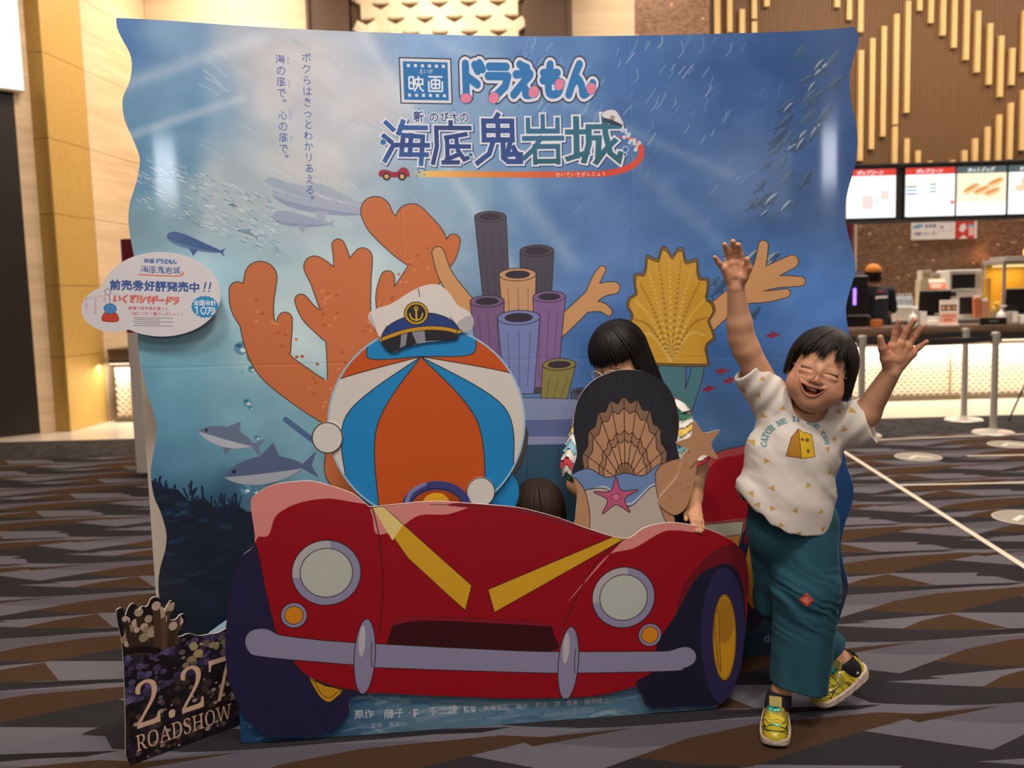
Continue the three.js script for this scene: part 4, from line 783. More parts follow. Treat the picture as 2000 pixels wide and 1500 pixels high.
  // whales and a dolphin, pale and far away
  const whale = (s, y, L, a, c1, c2) => { g.save(); g.translate(X(s), Y(y)); g.rotate(-a); const k = L * ppm; g.scale(k, k); g.fillStyle = c1; g.beginPath(); g.moveTo(-0.5, -0.02); g.bezierCurveTo(-0.5, -0.16, -0.3, -0.17, 0.0, -0.1); g.bezierCurveTo(0.2, -0.06, 0.36, -0.04, 0.42, -0.02); g.lineTo(0.5, -0.08); g.lineTo(0.47, 0.0); g.lineTo(0.52, 0.07); g.lineTo(0.42, 0.02); g.bezierCurveTo(0.2, 0.1, -0.4, 0.16, -0.5, -0.02); g.fill(); g.fillStyle = c2; g.beginPath(); g.moveTo(-0.5, 0); g.bezierCurveTo(-0.4, 0.06, 0.1, 0.06, 0.42, 0.01); g.bezierCurveTo(0.2, 0.1, -0.4, 0.16, -0.5, 0); g.fill(); g.fillStyle = c1; g.beginPath(); g.moveTo(-0.1, 0.08); g.lineTo(0.0, 0.2); g.lineTo(0.06, 0.06); g.fill(); g.restore(); };
  whale(0.6, 1.665, 0.34, -0.2, '#a9b4ca', '#8f9fbf'); whale(0.49, 1.71, 0.16, -0.35, '#9fb0c4', '#b4c0d0'); whale(0.64, 1.69, 0.18, -0.3, '#a9b6c8', '#c0cad6'); whale(0.53, 1.61, 0.2, -0.1, '#9eabc4', '#8a9cbc');
  whale(0.19, 1.535, 0.18, -0.28, '#3d5f92', '#5a7ea8'); fish(0.35, 1.57, 0.07, -0.35, '#7f9cb0', '#c0d0d8'); fish(0.31, 1.66, 0.03, -0.3, '#5c84a0', '#a0b8c4');
  for (let i = 0; i < 64; i++) { // tuna column at the right
    const u = rnd(), s = 2.32 - u * 0.34 + rr(-0.08, 0.1), y = 2.12 - u * 0.85 + rr(-0.06, 0.06); if (s > 2.4) continue;
    fish(s, y, rr(0.045, 0.09), 0.75 + rr(-0.2, 0.25) + Math.PI, rnd() < 0.6 ? '#2a4a70' : '#34587e', rnd() < 0.35 ? '#a8b8c8' : '#4a6e94', 0.85);
  }
  fish(0.26, 0.905, 0.21, -0.38, '#6a7c98', '#b8c0cc'); fish(0.38, 0.79, 0.3, 0.02, '#56668a', '#a8b0bc'); fish(0.25, 0.64, 0.15, 0.05, '#4e6c78', '#b8c4b8');
  P.line([[0.44, 0.955], [0.58, 0.83]], '#4a6a98', 0.018, false);
  for (let i = 0; i < 4; i++) { const [s, y, a] = [[2.154, 1.182, 0.1], [1.973, 1.059, 0.1], [2.0, 1.025, 0.2], [1.925, 0.996, 0.15]][i]; fish(s, y, 0.05, a, '#8a2038', '#a02a44'); }
  // bubbles
  for (const [s, y, r] of [[0.31, 1.2, 0.022], [0.345, 1.17, 0.02], [0.34, 1.13, 0.012], [0.31, 1.12, 0.004], [0.32, 1.02, 0.014], [0.33, 1.0, 0.008], [0.30, 0.73, 0.016], [0.33, 0.72, 0.01], [0.32, 0.61, 0.02], [0.33, 0.57, 0.024], [0.29, 0.62, 0.012], [0.345, 0.9, 0.01]]) { P.oval(s, y, r, r, '#5f9ab4'); P.oval(s + r * 0.3, y - r * 0.3, r * 0.45, r * 0.32, '#dfeaf0'); P.oval(s - r * 0.3, y + r * 0.4, r * 0.5, r * 0.3, '#2f6a8c'); }
  // dark reef at the lower left
  const reef = [[-0.03, 0.79], [0.02, 0.785], [0.05, 0.76], [0.09, 0.75], [0.12, 0.71], [0.17, 0.715], [0.2, 0.68], [0.26, 0.69], [0.3, 0.655], [0.5, 0.64], [0.6, 0.0], [-0.03, 0.0]];
  P.fill(reef, '#0d1c30', null, 0, false);
  for (let i = 0; i < 900; i++) { const s = rr(-0.03, 0.55), y = rr(0.02, 0.75 - s * 0.26), up = smooth(y, 0.3, 0.7), f = fbm(s * 9, y * 16, 4) + 0.3; if (f < 0.1) continue; g.globalAlpha = (0.12 + 0.3 * up) * f; P.oval(s, y, rr(0.008, 0.03), rr(0.003, 0.009), ['#1d4a74', '#0a1422', '#24608a', '#123050', '#3a7ea0'][Math.floor(rnd() * (y > 0.55 ? 5 : 4))], null, 0, rr(-0.3, 0.4)); }
  g.globalAlpha = 1;
  for (let i = 0; i < 40; i++) { const s = rr(-0.02, 0.28), y = 0.78 - s * 0.38 + rr(-0.02, 0.03); P.line([[s, y - 0.02], [s + rr(-0.012, 0.012), y + rr(0.0, 0.025)]], '#0d2440', rr(0.003, 0.008)); }
  // broad plain sea plants in orange, violet and yellow stand where the poster's figures are
  const stem = (pts, w0, w1, c, e) => cr(pts, 10, false).forEach(([s, y], i, q) => P.oval(s, y, lerp(w0, w1, i / (q.length - 1)) + e, lerp(w0, w1, i / (q.length - 1)) + e, c));
  const plant = (list, c) => { for (const e of [0.0026, 0]) for (const [p, a, b, col] of list) stem(mm(p), a, b, e ? INK : col ?? c, e); };
  // orange branching coral
  plant([['660,780 665,1000 650,1250 600,1400 560,1460', 0.1, 0.035], ['660,1200 690,1400 720,1490', 0.075, 0.03], ['650,950 500,1060 400,1160 365,1300 385,1430', 0.065, 0.05], ['370,1250 320,1330 310,1390', 0.04, 0.025], ['420,1130 440,1220 455,1290', 0.04, 0.022], ['690,1150 830,1300 930,1440 950,1530 890,1610', 0.065, 0.055], ['930,1480 860,1530 790,1600 770,1640', 0.05, 0.05], ['920,1430 1000,1480 1030,1540', 0.035, 0.022], ['600,1250 540,1300 510,1350', 0.04, 0.02], ['800,1280 790,1360 800,1420', 0.04, 0.022], ['640,1380 650,1470 640,1530', 0.035, 0.02]], '#c9713f');
  for (let i = 0; i < 90; i++) { const t = rnd(), q = [[0.66, 0.85, 0.6, 1.4], [0.6, 1.0, 0.37, 1.35], [0.72, 1.2, 0.93, 1.5]][i % 3]; P.oval(lerp(q[0], q[2], t) + rr(-0.04, 0.04), lerp(q[1], q[3], t) + rr(-0.03, 0.03), 0.006, 0.005, i % 2 ? '#b35c2e' : '#da8a58'); }
  // cluster of violet and periwinkle tube sponges with tan side twigs
  plant([['1300,1150 1440,1270 1530,1350 1590,1365', 0.034, 0.02], ['1470,1300 1540,1300 1570,1280', 0.02, 0.012], ['1500,1330 1530,1400 1550,1430', 0.018, 0.012], ['1180,1180 1060,1330 1000,1420 975,1500', 0.034, 0.02], ['1040,1350 1000,1350 960,1380', 0.02, 0.012]], '#cf9a66');
  const pipe = (s, y0, y1, w, c, lean = 0) => { P.fill([[s - w * 0.7, y0], [s - w + lean, y1], [s + w + lean, y1], [s + w * 0.7, y0]], c, INK, 0.0024, false); P.oval(s + lean, y1, w, w * 0.34, c, INK, 0.0024); P.oval(s + lean, y1, w * 0.66, w * 0.2, '#33283a', INK, 0.0018); for (let i = -1; i < 2; i++) P.line([[s + i * w * 0.4, y0 + 0.03], [s + lean * 0.9 + i * w * 0.55, y1 - 0.05]], 'rgba(40,30,60,0.35)', 0.003, false); };
  pipe(1.3, 1.0, 1.5, 0.06, '#4a4654', 0.02); pipe(1.19, 1.0, 1.62, 0.055, '#4f4a58', -0.03); pipe(1.25, 1.02, 1.42, 0.065, '#c99a70', 0); pipe(1.15, 1.03, 1.33, 0.06, '#7a5c88', -0.01); pipe(1.34, 1.02, 1.34, 0.058, '#86659a', 0.02); pipe(1.245, 1.0, 1.27, 0.075, '#7886be', 0.005); pipe(1.36, 0.93, 1.1, 0.06, '#8a8244', 0.03); pipe(1.45, 0.86, 1.0, 0.04, '#46506e', 0.02);
  // yellow fan coral on teal stalks, tan twigs to its right
  plant([['1850,1180 1980,1290 2080,1370 2220,1440', 0.045, 0.022], ['2060,1350 2160,1370 2250,1370', 0.026, 0.016], ['2090,1380 2110,1440 2120,1500', 0.024, 0.016], ['2020,1320 2130,1320 2200,1330', 0.024, 0.014]], '#d09a66');
  plant([['1790,930 1795,1050 1790,1150', 0.045, 0.05], ['1740,930 1700,1040 1690,1120', 0.025, 0.02], ['1840,930 1880,1040 1890,1120', 0.025, 0.02]], '#4a7c86');
  for (const [r0, c] of [[0.21, '#8c6a2c'], [0.2, '#cf9f30']]) P.fill(Array.from({ length: 40 }, (_, i) => { const a = lerp(-0.7, Math.PI + 0.7, i / 39), r = r0 * (1 + 0.08 * Math.sin(i * 1.9)); return [1.79 + Math.cos(a) * r * 0.72, 1.24 + Math.sin(a) * r * 1.2]; }), c, INK, 0.0026);
  for (let i = 0; i < 13; i++) { const a = lerp(-0.3, Math.PI + 0.3, i / 12); stem([[1.79, 1.1], [1.79 + Math.cos(a) * 0.07, 1.22 + Math.sin(a) * 0.09], [1.79 + Math.cos(a) * 0.13, 1.25 + Math.sin(a) * 0.21]], 0.007, 0.003, i % 2 ? '#a87a24' : '#dcb858', 0); }
  // seats and rear of the printed car
  P.fill(mm('1215,990 1450,975 1470,900 1215,905'), '#8490b8', INK, 0.002, false); P.fill(mm('1215,850 1470,840 1470,900 1215,905'), '#5d6d9c', null, 0, false); P.fill(mm('1215,850 1480,838 1480,815 1215,820'), '#8f96bc', null, 0, false); P.fill(mm('1210,815 1840,800 1840,480 1205,480'), '#33566e', INK, 0.002, false);
  for (const s of [1.27, 1.38, 1.47, 1.56, 1.72, 1.8]) P.line([[s, 0.8], [s - 0.01, 0.48]], '#1f3444', 0.0022, false);
  P.fill(mm('1215,905 1260,890 1270,830 1240,740 1200,720'), '#4a443e', INK, 0.002); P.fill(mm('1790,930 1850,900 1860,740 1800,700'), '#7c86b0', INK, 0.002);
  P.fill(mm('1870,480 1880,640 1930,745 2010,780 2110,770 2160,600 2120,480'), '#b54a50', INK, 0.002); P.fill(mm('1888,520 1895,640 1940,725 2010,750 2120,740 2130,540 2020,520'), '#a80f22', null);
  P.fill(mm('1900,500 2050,510 2035,425 1880,445'), '#b8b4a0', INK, 0.002, false); P.fill(mm('1940,450 2035,460 2030,400 1960,410'), '#c88a3c', INK, 0.002, false);
  P.oval(2.08, 0.3, 0.058, 0.2, '#241f40', INK, 0.002); P.oval(2.087, 0.31, 0.034, 0.13, '#c98a1c', INK, 0.002); P.fill(mm('2040,430 2085,560 2130,545 2075,420'), '#741424', INK, 0.002, false);
  // ---- lettering
  for (const [txt, s, y, dx] of [['ボクらはきっとわかりあえる。', 0.551, 2.150, -0.0008 * ppm], ['海の底で。心の底で。', 0.468, 2.142, -0.0004 * ppm]]) lettering(g, txt, X(s), Y(y), 0.0285 * ppm, { color: '#33509c', w: 7.5, vertical: true, pitch: 0.0353 * ppm, dx });
  for (const [t, s, y] of [['うみ', 0.502, 2.135], ['そこ', 0.502, 2.06], ['こころ', 0.501, 1.968], ['そこ', 0.5, 1.885]]) lettering(g, t, X(s), Y(y), 0.009 * ppm, { color: '#5a70ac', w: 10, vertical: true, pitch: 0.012 * ppm });
  const R = (s0, y1, w, h) => [X(s0), Y(y1), w * ppm, h * ppm];
  g.fillStyle = '#20242c'; g.fillRect(...R(0.866, 2.148, 0.176, 0.151)); g.fillStyle = '#d6dae6'; g.fillRect(...R(0.8695, 2.1445, 0.169, 0.144)); g.fillStyle = '#1a6fb2'; g.fillRect(...R(0.879, 2.135, 0.15, 0.125));
  g.fillStyle = '#d6dae6'; for (let i = 0; i < 6; i++) { g.fillRect(...R(0.892 + i * 0.0235, 2.127, 0.0105, 0.0105)); g.fillRect(...R(0.892 + i * 0.0235, 2.0305, 0.0105, 0.0105)); }
  lettering(g, 'えいが', X(0.931), Y(2.111), 0.0145 * ppm, { color: '#e4e8f0', w: 11, pitch: 0.0165 * ppm });
  lettering(g, '映画', X(0.893), Y(2.091), 0.054 * ppm, { color: '#e4e8f0', w: 10.5, pitch: 0.066 * ppm, cap: 'butt', join: 'miter' });
  // main title line: rounded letters, pink dots on stroke ends
  const TL = [['ド', 1.056], ['ラ', 1.152], ['え', 1.238], ['も', 1.338], ['ん', 1.436]];
  for (const [c, w] of [['#1c2430', 52], ['#d6daea', 44], ['#1c74b6', 25]]) for (const [ch, s] of TL) lettering(g, ch, X(s), Y(2.137), 0.112 * ppm, { color: c, w, sx: 0.86 });
  for (const [s, y, rx, ry, rot] of [[1.088, 2.018, 0.02, 0.017, 0], [1.183, 2.02, 0.018, 0.021, -0.6], [1.322, 2.04, 0.018, 0.022, -0.5], [1.412, 2.065, 0.017, 0.021, -0.4], [1.522, 2.05, 0.017, 0.021, -0.2]]) P.oval(s, y, rx, ry, '#e0809c', '#1c74b6', 0.002, rot);
  for (const ly of [[['#e8ecf4', 30]], [['#2a3f7c', 12]]]) { lettering(g, '新', X(0.908), Y(1.973), 0.034 * ppm, { layers: ly }); lettering(g, '・', X(0.938), Y(1.973), 0.026 * ppm, { layers: ly }); lettering(g, 'のび太の', X(0.962), Y(1.970), 0.03 * ppm, { layers: ly, pitch: 0.0345 * ppm }); }
  lettering(g, 'しん', X(0.914), Y(1.988), 0.009 * ppm, { color: '#4a68a0', w: 11, pitch: 0.011 * ppm }); lettering(g, 'た', X(1.04), Y(1.985), 0.009 * ppm, { color: '#4a68a0', w: 11 });
  const BIG = [['海', 0.803, 1.945, 0.152, 0.148, '#2a68ac'], ['底', 0.962, 1.94, 0.142, 0.14, '#27427e'], ['鬼', 1.114, 1.966, 0.162, 0.166, '#294a8e'], ['岩', 1.278, 1.962, 0.146, 0.162, '#2a6a94'], ['城', 1.428, 1.962, 0.196, 0.164, '#226a84']];
  for (const [pass, lw, ox] of [[0, 19, 0.003], [1, 18, 0], [2, 10.5, 0]]) for (const [ch, s, y, w, h, c] of BIG) {
    let col = pass === 0 ? '#2a4580' : '#e2e4ec';
    if (pass === 2) { col = g.createLinearGradient(0, 0, 0, 100); col.addColorStop(0, c); col.addColorStop(0.55, ch === '海' || ch === '底' ? '#26458a' : c); col.addColorStop(1, ch === '岩' || ch === '城' ? '#1d5f70' : c); }
    lettering(g, ch, X(s + ox), Y(y - ox), h * ppm, { color: col, w: lw, sx: w / h, cap: 'square', join: 'miter' });
  }
  for (const [s, y, r] of [[0.803, 1.87, 0.011], [0.813, 1.857, 0.005], [1.098, 1.83, 0.008], [1.102, 1.816, 0.005], [1.638, 1.842, 0.01], [1.636, 1.826, 0.006]]) P.oval(s, y, r, r, '#2a6ca8', '#e2e4ec', 0.0025);
  // ribbon and little roadster
  const rib = g.createLinearGradient(X(0.9), 0, X(1.7), 0); rib.addColorStop(0, 'rgba(246,206,110,0.2)'); rib.addColorStop(0.06, '#f0c268'); rib.addColorStop(0.35, '#e0823c'); rib.addColorStop(0.75, '#d8402e'); rib.addColorStop(1, '#dc4a30');
  g.strokeStyle = rib; g.lineCap = 'butt'; g.lineWidth = 0.021 * ppm; g.beginPath(); g.moveTo(X(0.9), Y(1.766)); g.lineTo(X(1.54), Y(1.760)); g.bezierCurveTo(X(1.66), Y(1.765), X(1.7), Y(1.805), X(1.692), Y(1.84)); g.stroke();
  P.fill([[1.681, 1.842], [1.703, 1.84], [1.69, 1.866], [1.655, 1.884], [1.61, 1.887], [1.65, 1.876], [1.672, 1.862]], '#dc4a30', null);
  for (let i = 0; i < 14; i++) { const s = 1.628 + rnd() * 0.06, y = 1.9 - (s - 1.628) * 0.9 + rr(-0.02, 0.02), r = rr(0.003, 0.007); P.oval(s, y, r, r, '#b8cce0', '#eef2f6', 0.0018); }
  for (let i = 0; i < 9; i++) { const r = rr(0.002, 0.005); P.oval(0.905 + rnd() * 0.045, 1.766 + rr(-0.018, 0.018), r, r, '#3a78ac', '#d8e4ee', 0.0012); }
  lettering(g, 'かいていきがんじょう', X(1.393), Y(1.7675), 0.0145 * ppm, { color: '#f6e9d8', w: 12, pitch: 0.0178 * ppm });
  P.fill(mm('785,1768 795,1778 818,1776 826,1772 845,1772 862,1786 878,1783 886,1766 878,1756 795,1756'), '#a8203a', INK, 0.0012); for (const s of [0.81, 0.862]) { P.oval(s, 1.757, 0.0135, 0.0135, '#28264a'); P.oval(s, 1.757, 0.0075, 0.0075, '#e0b040'); }
  P.fill(mm('1556,1958 1570,1975 1600,1978 1618,1960 1632,1926 1590,1935'), '#d8dade', '#4a5064', 0.0016); P.fill(mm('1562,1950 1590,1944 1628,1926 1622,1922 1585,1930 1562,1940'), '#2a3350', null); P.oval(1.594, 1.95, 0.007, 0.007, '#b0a070', '#3a3a50', 0.0015);
  // "do" at the lower right, the rest hidden
  g.fillStyle = '#8f9eb2'; g.font = 'bold ' + Math.round(0.042 * ppm) + 'px sans-serif'; g.fillText('do', X(2.122), Y(0.052));
});
// fold lines of the sheets as relief
const foldBump = print(BX0, -0.01, BX1, BY1, 300, (g, X, Y, ppm, W, H) => {
  g.fillStyle = '#808080'; g.fillRect(0, 0, W, H);
  g.lineWidth = 2; g.strokeStyle = '#404040';
  for (const s of [0.862, 1.665]) { g.beginPath(); g.moveTo(X(s - 0.012), Y(2.23)); g.lineTo(X(s + 0.012), Y(0)); g.stroke(); }
  for (const y of [1.12]) { g.beginPath(); g.moveTo(X(-0.03), Y(y + 0.03)); g.lineTo(X(2.45), Y(y - 0.02)); g.stroke(); }
}).t; foldBump.colorSpace = THREE.NoColorSpace;
{
  const left = mm('0,2225 0,2195 15,2157 32,2120 35,2081 25,2035 6,1996 0,1965 4,1919 20,1873 38,1819 39,1787 26,1732 3,1669 -5,1614 -2,1551 8,1471 13,1391 2,1311 -1,1254 0,1181 14,1083 29,1016 38,957 32,916 20,867 10,809 15,734 32,682 43,630 45,596 38,554 21,504 11,454 10,403 13,333 13,255 -1,170 -14,85 -20,0');
  const right = mm('2420,2225 2435,2200 2434,2167 2420,2124 2410,2074 2409,2031 2415,1970 2428,1918 2435,1857 2434,1805 2426,1753 2409,1692 2399,1640 2398,1596 2405,1543 2420,1489 2431,1436 2432,1391 2416,1334 2404,1275 2408,1221 2416,1172 2426,1112 2432,1029 2430,993 2417,929 2399,856 2396,800 2410,716 2434,641 2429,566 2408,501 2394,425 2404,349 2420,272 2406,196 2379,100 2370,0');
  const at = (L, y) => { for (let i = 0; i + 1 < L.length; i++) if (y <= L[i][1] && y >= L[i + 1][1]) return lerp(L[i][0], L[i + 1][0], (L[i][1] - y) / (L[i][1] - L[i + 1][1] || 1)); return L[L.length - 1][0]; };
  const sm = (L) => cr(L, 5, false), LS = sm(left), RS = sm(right);
  // plan of the sheet: bowed at the left, flat in the middle, right edge curling forward a little
  const plan = new THREE.CatmullRomCurve3([[-1.29, -2.815], [-1.18, -2.84], [-1.07, -2.868], [-0.787, -2.965], [-0.474, -3.05], [0.032, -3.148], [0.473, -3.182], [0.825, -3.186], [1.0, -3.183], [1.1, -3.172], [1.17, -3.156], [1.24, -3.13], [1.32, -3.085]].map(([x, z]) => V(x, 0, z)), false, 'centripetal');
  const N = 400, S = plan.getSpacedPoints(N), len = plan.getLength(), s0 = S.reduce((b, p, i) => Math.hypot(p.x + 1.18, p.z + 2.84) < Math.hypot(S[b].x + 1.18, S[b].z + 2.84) ? i : b, 0) / N * len;
  const where = (s) => { const k = clamp((s + s0) / len, 0, 1) * N, i = Math.min(N - 1, Math.floor(k)); return S[i].clone().lerp(S[i + 1], k - i); };
  const rows = 150, cols = 96, make = (off) => {
    const pos = [], uv = [];
    for (let r = 0; r <= rows; r++) for (let c = 0; c <= cols; c++) {
      const y = 2.225 * (1 - r / rows), a = at(LS, y), b = at(RS, y), s = lerp(a, b, c / cols), p = where(s), q = where(s + 0.004), dx = q.x - p.x, dz = q.z - p.z, L = Math.hypot(dx, dz) || 1;
      pos.push(p.x - dz / L * off - SP.x, y, p.z + dx / L * off - SP.z); uv.push((s - BX0) / (BX1 - BX0), (y + 0.01) / (BY1 + 0.01));
    }
    return [pos, uv];
  };
  const grid = (pos, uv, flip) => { const idx = []; for (let r = 0; r < rows; r++) for (let c = 0; c < cols; c++) { const a = r * (cols + 1) + c, b = a + 1, d = a + cols + 1, e = d + 1; flip ? idx.push(a, b, d, b, e, d) : idx.push(a, d, b, b, d, e); } const g = new THREE.BufferGeometry(); g.setAttribute('position', new THREE.Float32BufferAttribute(pos, 3)); g.setAttribute('uv', new THREE.Float32BufferAttribute(uv, 2)); g.setIndex(idx); g.computeVertexNormals(); return g; };
  const [fp, fu] = make(0), [bp] = make(-0.012);
  const rim = [], ridx = [], loop = [];
  for (let c = 0; c <= cols; c++) loop.push(c); for (let r = 1; r <= rows; r++) loop.push(r * (cols + 1) + cols); for (let c = cols - 1; c >= 0; c--) loop.push(rows * (cols + 1) + c); for (let r = rows - 1; r > 0; r--) loop.push(r * (cols + 1));
  loop.forEach((k, i) => { rim.push(...fp.slice(k * 3, k * 3 + 3), ...bp.slice(k * 3, k * 3 + 3)); const a = i * 2, b = ((i + 1) % loop.length) * 2; ridx.push(a, b, a + 1, b, b + 1, a + 1); });
  const rg = new THREE.BufferGeometry(); rg.setAttribute('position', new THREE.Float32BufferAttribute(rim, 3)); rg.setIndex(ridx); rg.computeVertexNormals();
  const b = part('backdrop_board', [grid(bp, fu, true), rg], cardEdge, standee);
  part('print', grid(fp, fu, false), phys({ color: 0xffffff, map: seaPrint.t, roughness: 0.4, clearcoat: 0.6, clearcoatRoughness: 0.1, bumpMap: foldBump, bumpScale: 0.002 }), b);
  // props that hold the sheet up from behind
  for (const [x, z, w] of [[-1.17, -3.0, 0.16], [0.1, -3.3, 0.2], [1.1, -3.36, 0.16]]) {
    const s = new THREE.Shape(); s.moveTo(0, 0); s.lineTo(0.34, 0); s.lineTo(0.06, 1.5); s.lineTo(0, 1.5); s.closePath();
    part('prop', new THREE.ExtrudeGeometry(s, { depth: 0.01, bevelEnabled: false }).rotateY(Math.PI / 2).translate(x - SP.x, 0, z - 0.02 - SP.z), cardEdge, standee);
    part('prop_flange', box(w, 1.5, 0.008, x - SP.x + (x < 0 ? 0.0 : 0), 0.75, z - SP.z - 0.016), cardEdge, standee);
  }
}
// ---- front boards
const CA = [-0.76, -2.626], CB = [0.631, -2.766];
const carPrint = print(-0.17, -0.01, 1.53, 0.83, 1150, (g, X, Y, ppm, W, H) => {
  const P = ink(g, X, Y, ppm);
  g.fillStyle = '#960619'; g.fillRect(0, 0, W, H);
  // body shading is flat colour as printed
  P.fill(mm('-23,633 -66,588 -101,496 -122,370 -130,291 -119,193 -79,93 -43,50 -6,22 102,16 180,30 229,78 262,145 201,165 111,210 65,270 28,344 3,473'), '#231f42', INK, 0.0022);
  P.line(mm('70,270 75,190 110,110 170,60 200,35'), '#17142e', 0.0015);
  P.fill(mm('118,205 132,165 150,135 173,121 196,135 214,158 160,176'), '#c8921f', INK, 0.002); P.line(mm('130,195 150,150 175,135 200,152'), INK, 0.0018);
  P.fill(mm('-28,753 -23,640 -11,650 20,655 45,712 107,745 198,756 311,735 275,770 215,796 155,815 95,816 35,808 -11,784'), '#d98a84', null);
  P.fill(mm('329,724 403,730 504,734 640,722 560,690 470,690 400,650 340,640 330,690'), '#d98a84', null); P.fill(mm('640,724 754,704 912,656 1106,585 1106,572 900,640 750,688 560,716'), '#93182c', null);
  // stripes along the bonnet: two plain bands
  P.fill(mm('329,724 364,722 622,462 600,384 545,440 430,560'), '#d6a224', INK, 0.002, false); P.fill(mm('329,724 364,722 420,664 386,616'), '#e8cf86', null, 0, false);
  P.fill(mm('1070,592 1108,584 690,372 672,446'), '#d6a224', INK, 0.002, false);
  P.fill(mm('1106,585 1170,618 1252,630 1351,610 1334,592 1235,600 1136,552 1054,534 985,465 925,395'), '#d98a84', null);
  P.line(mm('311,735 329,719 345,640 350,564 352,468 336,336'), INK, 0.003); P.line(mm('1106,583 1040,540 989,478 930,367 892,286'), INK, 0.0024); P.line(mm('329,722 504,734 640,722 754,702 912,654 1106,583'), INK, 0.0026); P.line(mm('504,722 640,712 754,692 905,645 1095,582'), INK, 0.0016);
  // right wheel arch and tyre
  P.fill(mm('1200,240 1249,262 1291,410 1350,490 1400,529 1467,541 1492,507 1504,431 1500,380 1480,372 1470,430 1440,480 1400,470 1330,400 1270,290'), '#6e1020', INK, 0.002);
  P.fill(mm('1205,235 1266,328 1333,441 1400,479 1452,474 1486,399 1494,246 1478,128 1441,53 1398,15 1179,27 1147,84 1136,116 1190,150'), '#1a1834', INK, 0.0022);
  P.oval(1.421, 0.247, 0.074, 0.226, '#2b2650', INK, 0.002); P.oval(1.424, 0.242, 0.0395, 0.143, '#c8901a', INK, 0.0024); P.oval(1.424, 0.242, 0.036, 0.137, null, '#3a2a10', 0.0014);
  P.fill(mm('1392,250 1398,330 1420,370 1444,350 1455,280 1440,235 1415,225'), '#a8741a', null); P.fill(mm('1392,300 1400,180 1412,130 1408,240 1404,330'), '#b8801c', INK, 0.0014);
  // lamps
  for (const [s, y, R, r] of [[0.184, 0.528, 0.103, 0.078], [1.098, 0.394, 0.1, 0.076]]) { P.oval(s, y, R, R * 0.98, '#8f8cac', INK, 0.0024); g.save(); g.beginPath(); g.rect(X(s - 0.12), Y(y + 0.12), 0.135 * ppm, 0.13 * ppm); g.clip(); P.oval(s, y, R - 0.001, (R - 0.001) * 0.98, '#b4aeb6'); g.restore(); P.oval(s, y, R, R * 0.98, null, INK, 0.0024); P.oval(s, y, r, r * 0.97, '#b9bdb6', INK, 0.0022); }
  for (const [s, y, R, r] of [[0.081, 0.402, 0.039, 0.028], [1.181, 0.267, 0.037, 0.027]]) { P.oval(s, y, R, R, '#8f8cac', INK, 0.0022); P.oval(s, y, r, r, '#d8861a', INK, 0.0018); }
  P.fill(mm('367,321 378,352 397,374 475,372 744,343 848,325 868,312 872,290 867,238 600,262 378,288'), '#3a0a12', INK, 0.0022); P.fill(mm('380,352 397,374 475,372 744,343 848,325 855,316 744,331 475,360'), '#8a1426', null);
  P.line(mm('65,268 111,205 201,162 263,143 737,91 965,79 1064,87 1139,103 1189,142'), INK, 0.0022);
  // bumper
  P.fill(mm('-68,326 -65,344 -52,360 -33,367 -10,367 10,360 26,348 50,340 120,326 254,305 741,246 951,228 1200,212 1248,212 1276,219 1300,220 1318,212 1330,195 1330,176 1318,160 1290,149 1247,143 934,159 739,176 305,222 251,234 60,264 -38,283 -56,294 -65,309'), '#8d89a8', INK, 0.0024);
  for (const [s, y] of [[0.287, 0.258], [0.918, 0.192]]) { P.oval(s, y, 0.032, 0.119, '#8d89a8', INK, 0.0024, -0.1); P.oval(s - 0.006, y + 0.05, 0.01, 0.05, '#c0b8c0', null, 0, -0.1); P.line([[s + 0.024, y + 0.045], [s + 0.02, y + 0.01], [s + 0.02, y - 0.035]], INK, 0.002); }
});
const carOut = mm('-23,633 -66,588 -101,496 -122,370 -128,291 -119,193 -79,93 -43,50 -6,22 102,18 180,32 229,78 258,141 500,116 737,89 965,77 1064,85 1125,98 1147,84 1179,30 1290,22 1398,19 1441,53 1475,128 1492,246 1500,330 1504,431 1492,507 1467,541 1434,568 1351,606 1252,626 1170,615 1106,583 991,620 912,654 832,682 754,702 597,723 504,732 403,728 329,724 311,733 275,766 215,792 155,811 95,812 35,804 -11,780 -28,750');
board('car_cutout', cr(carOut, 5), carPrint, boardFrame(CA, CB, 0), 0.008);
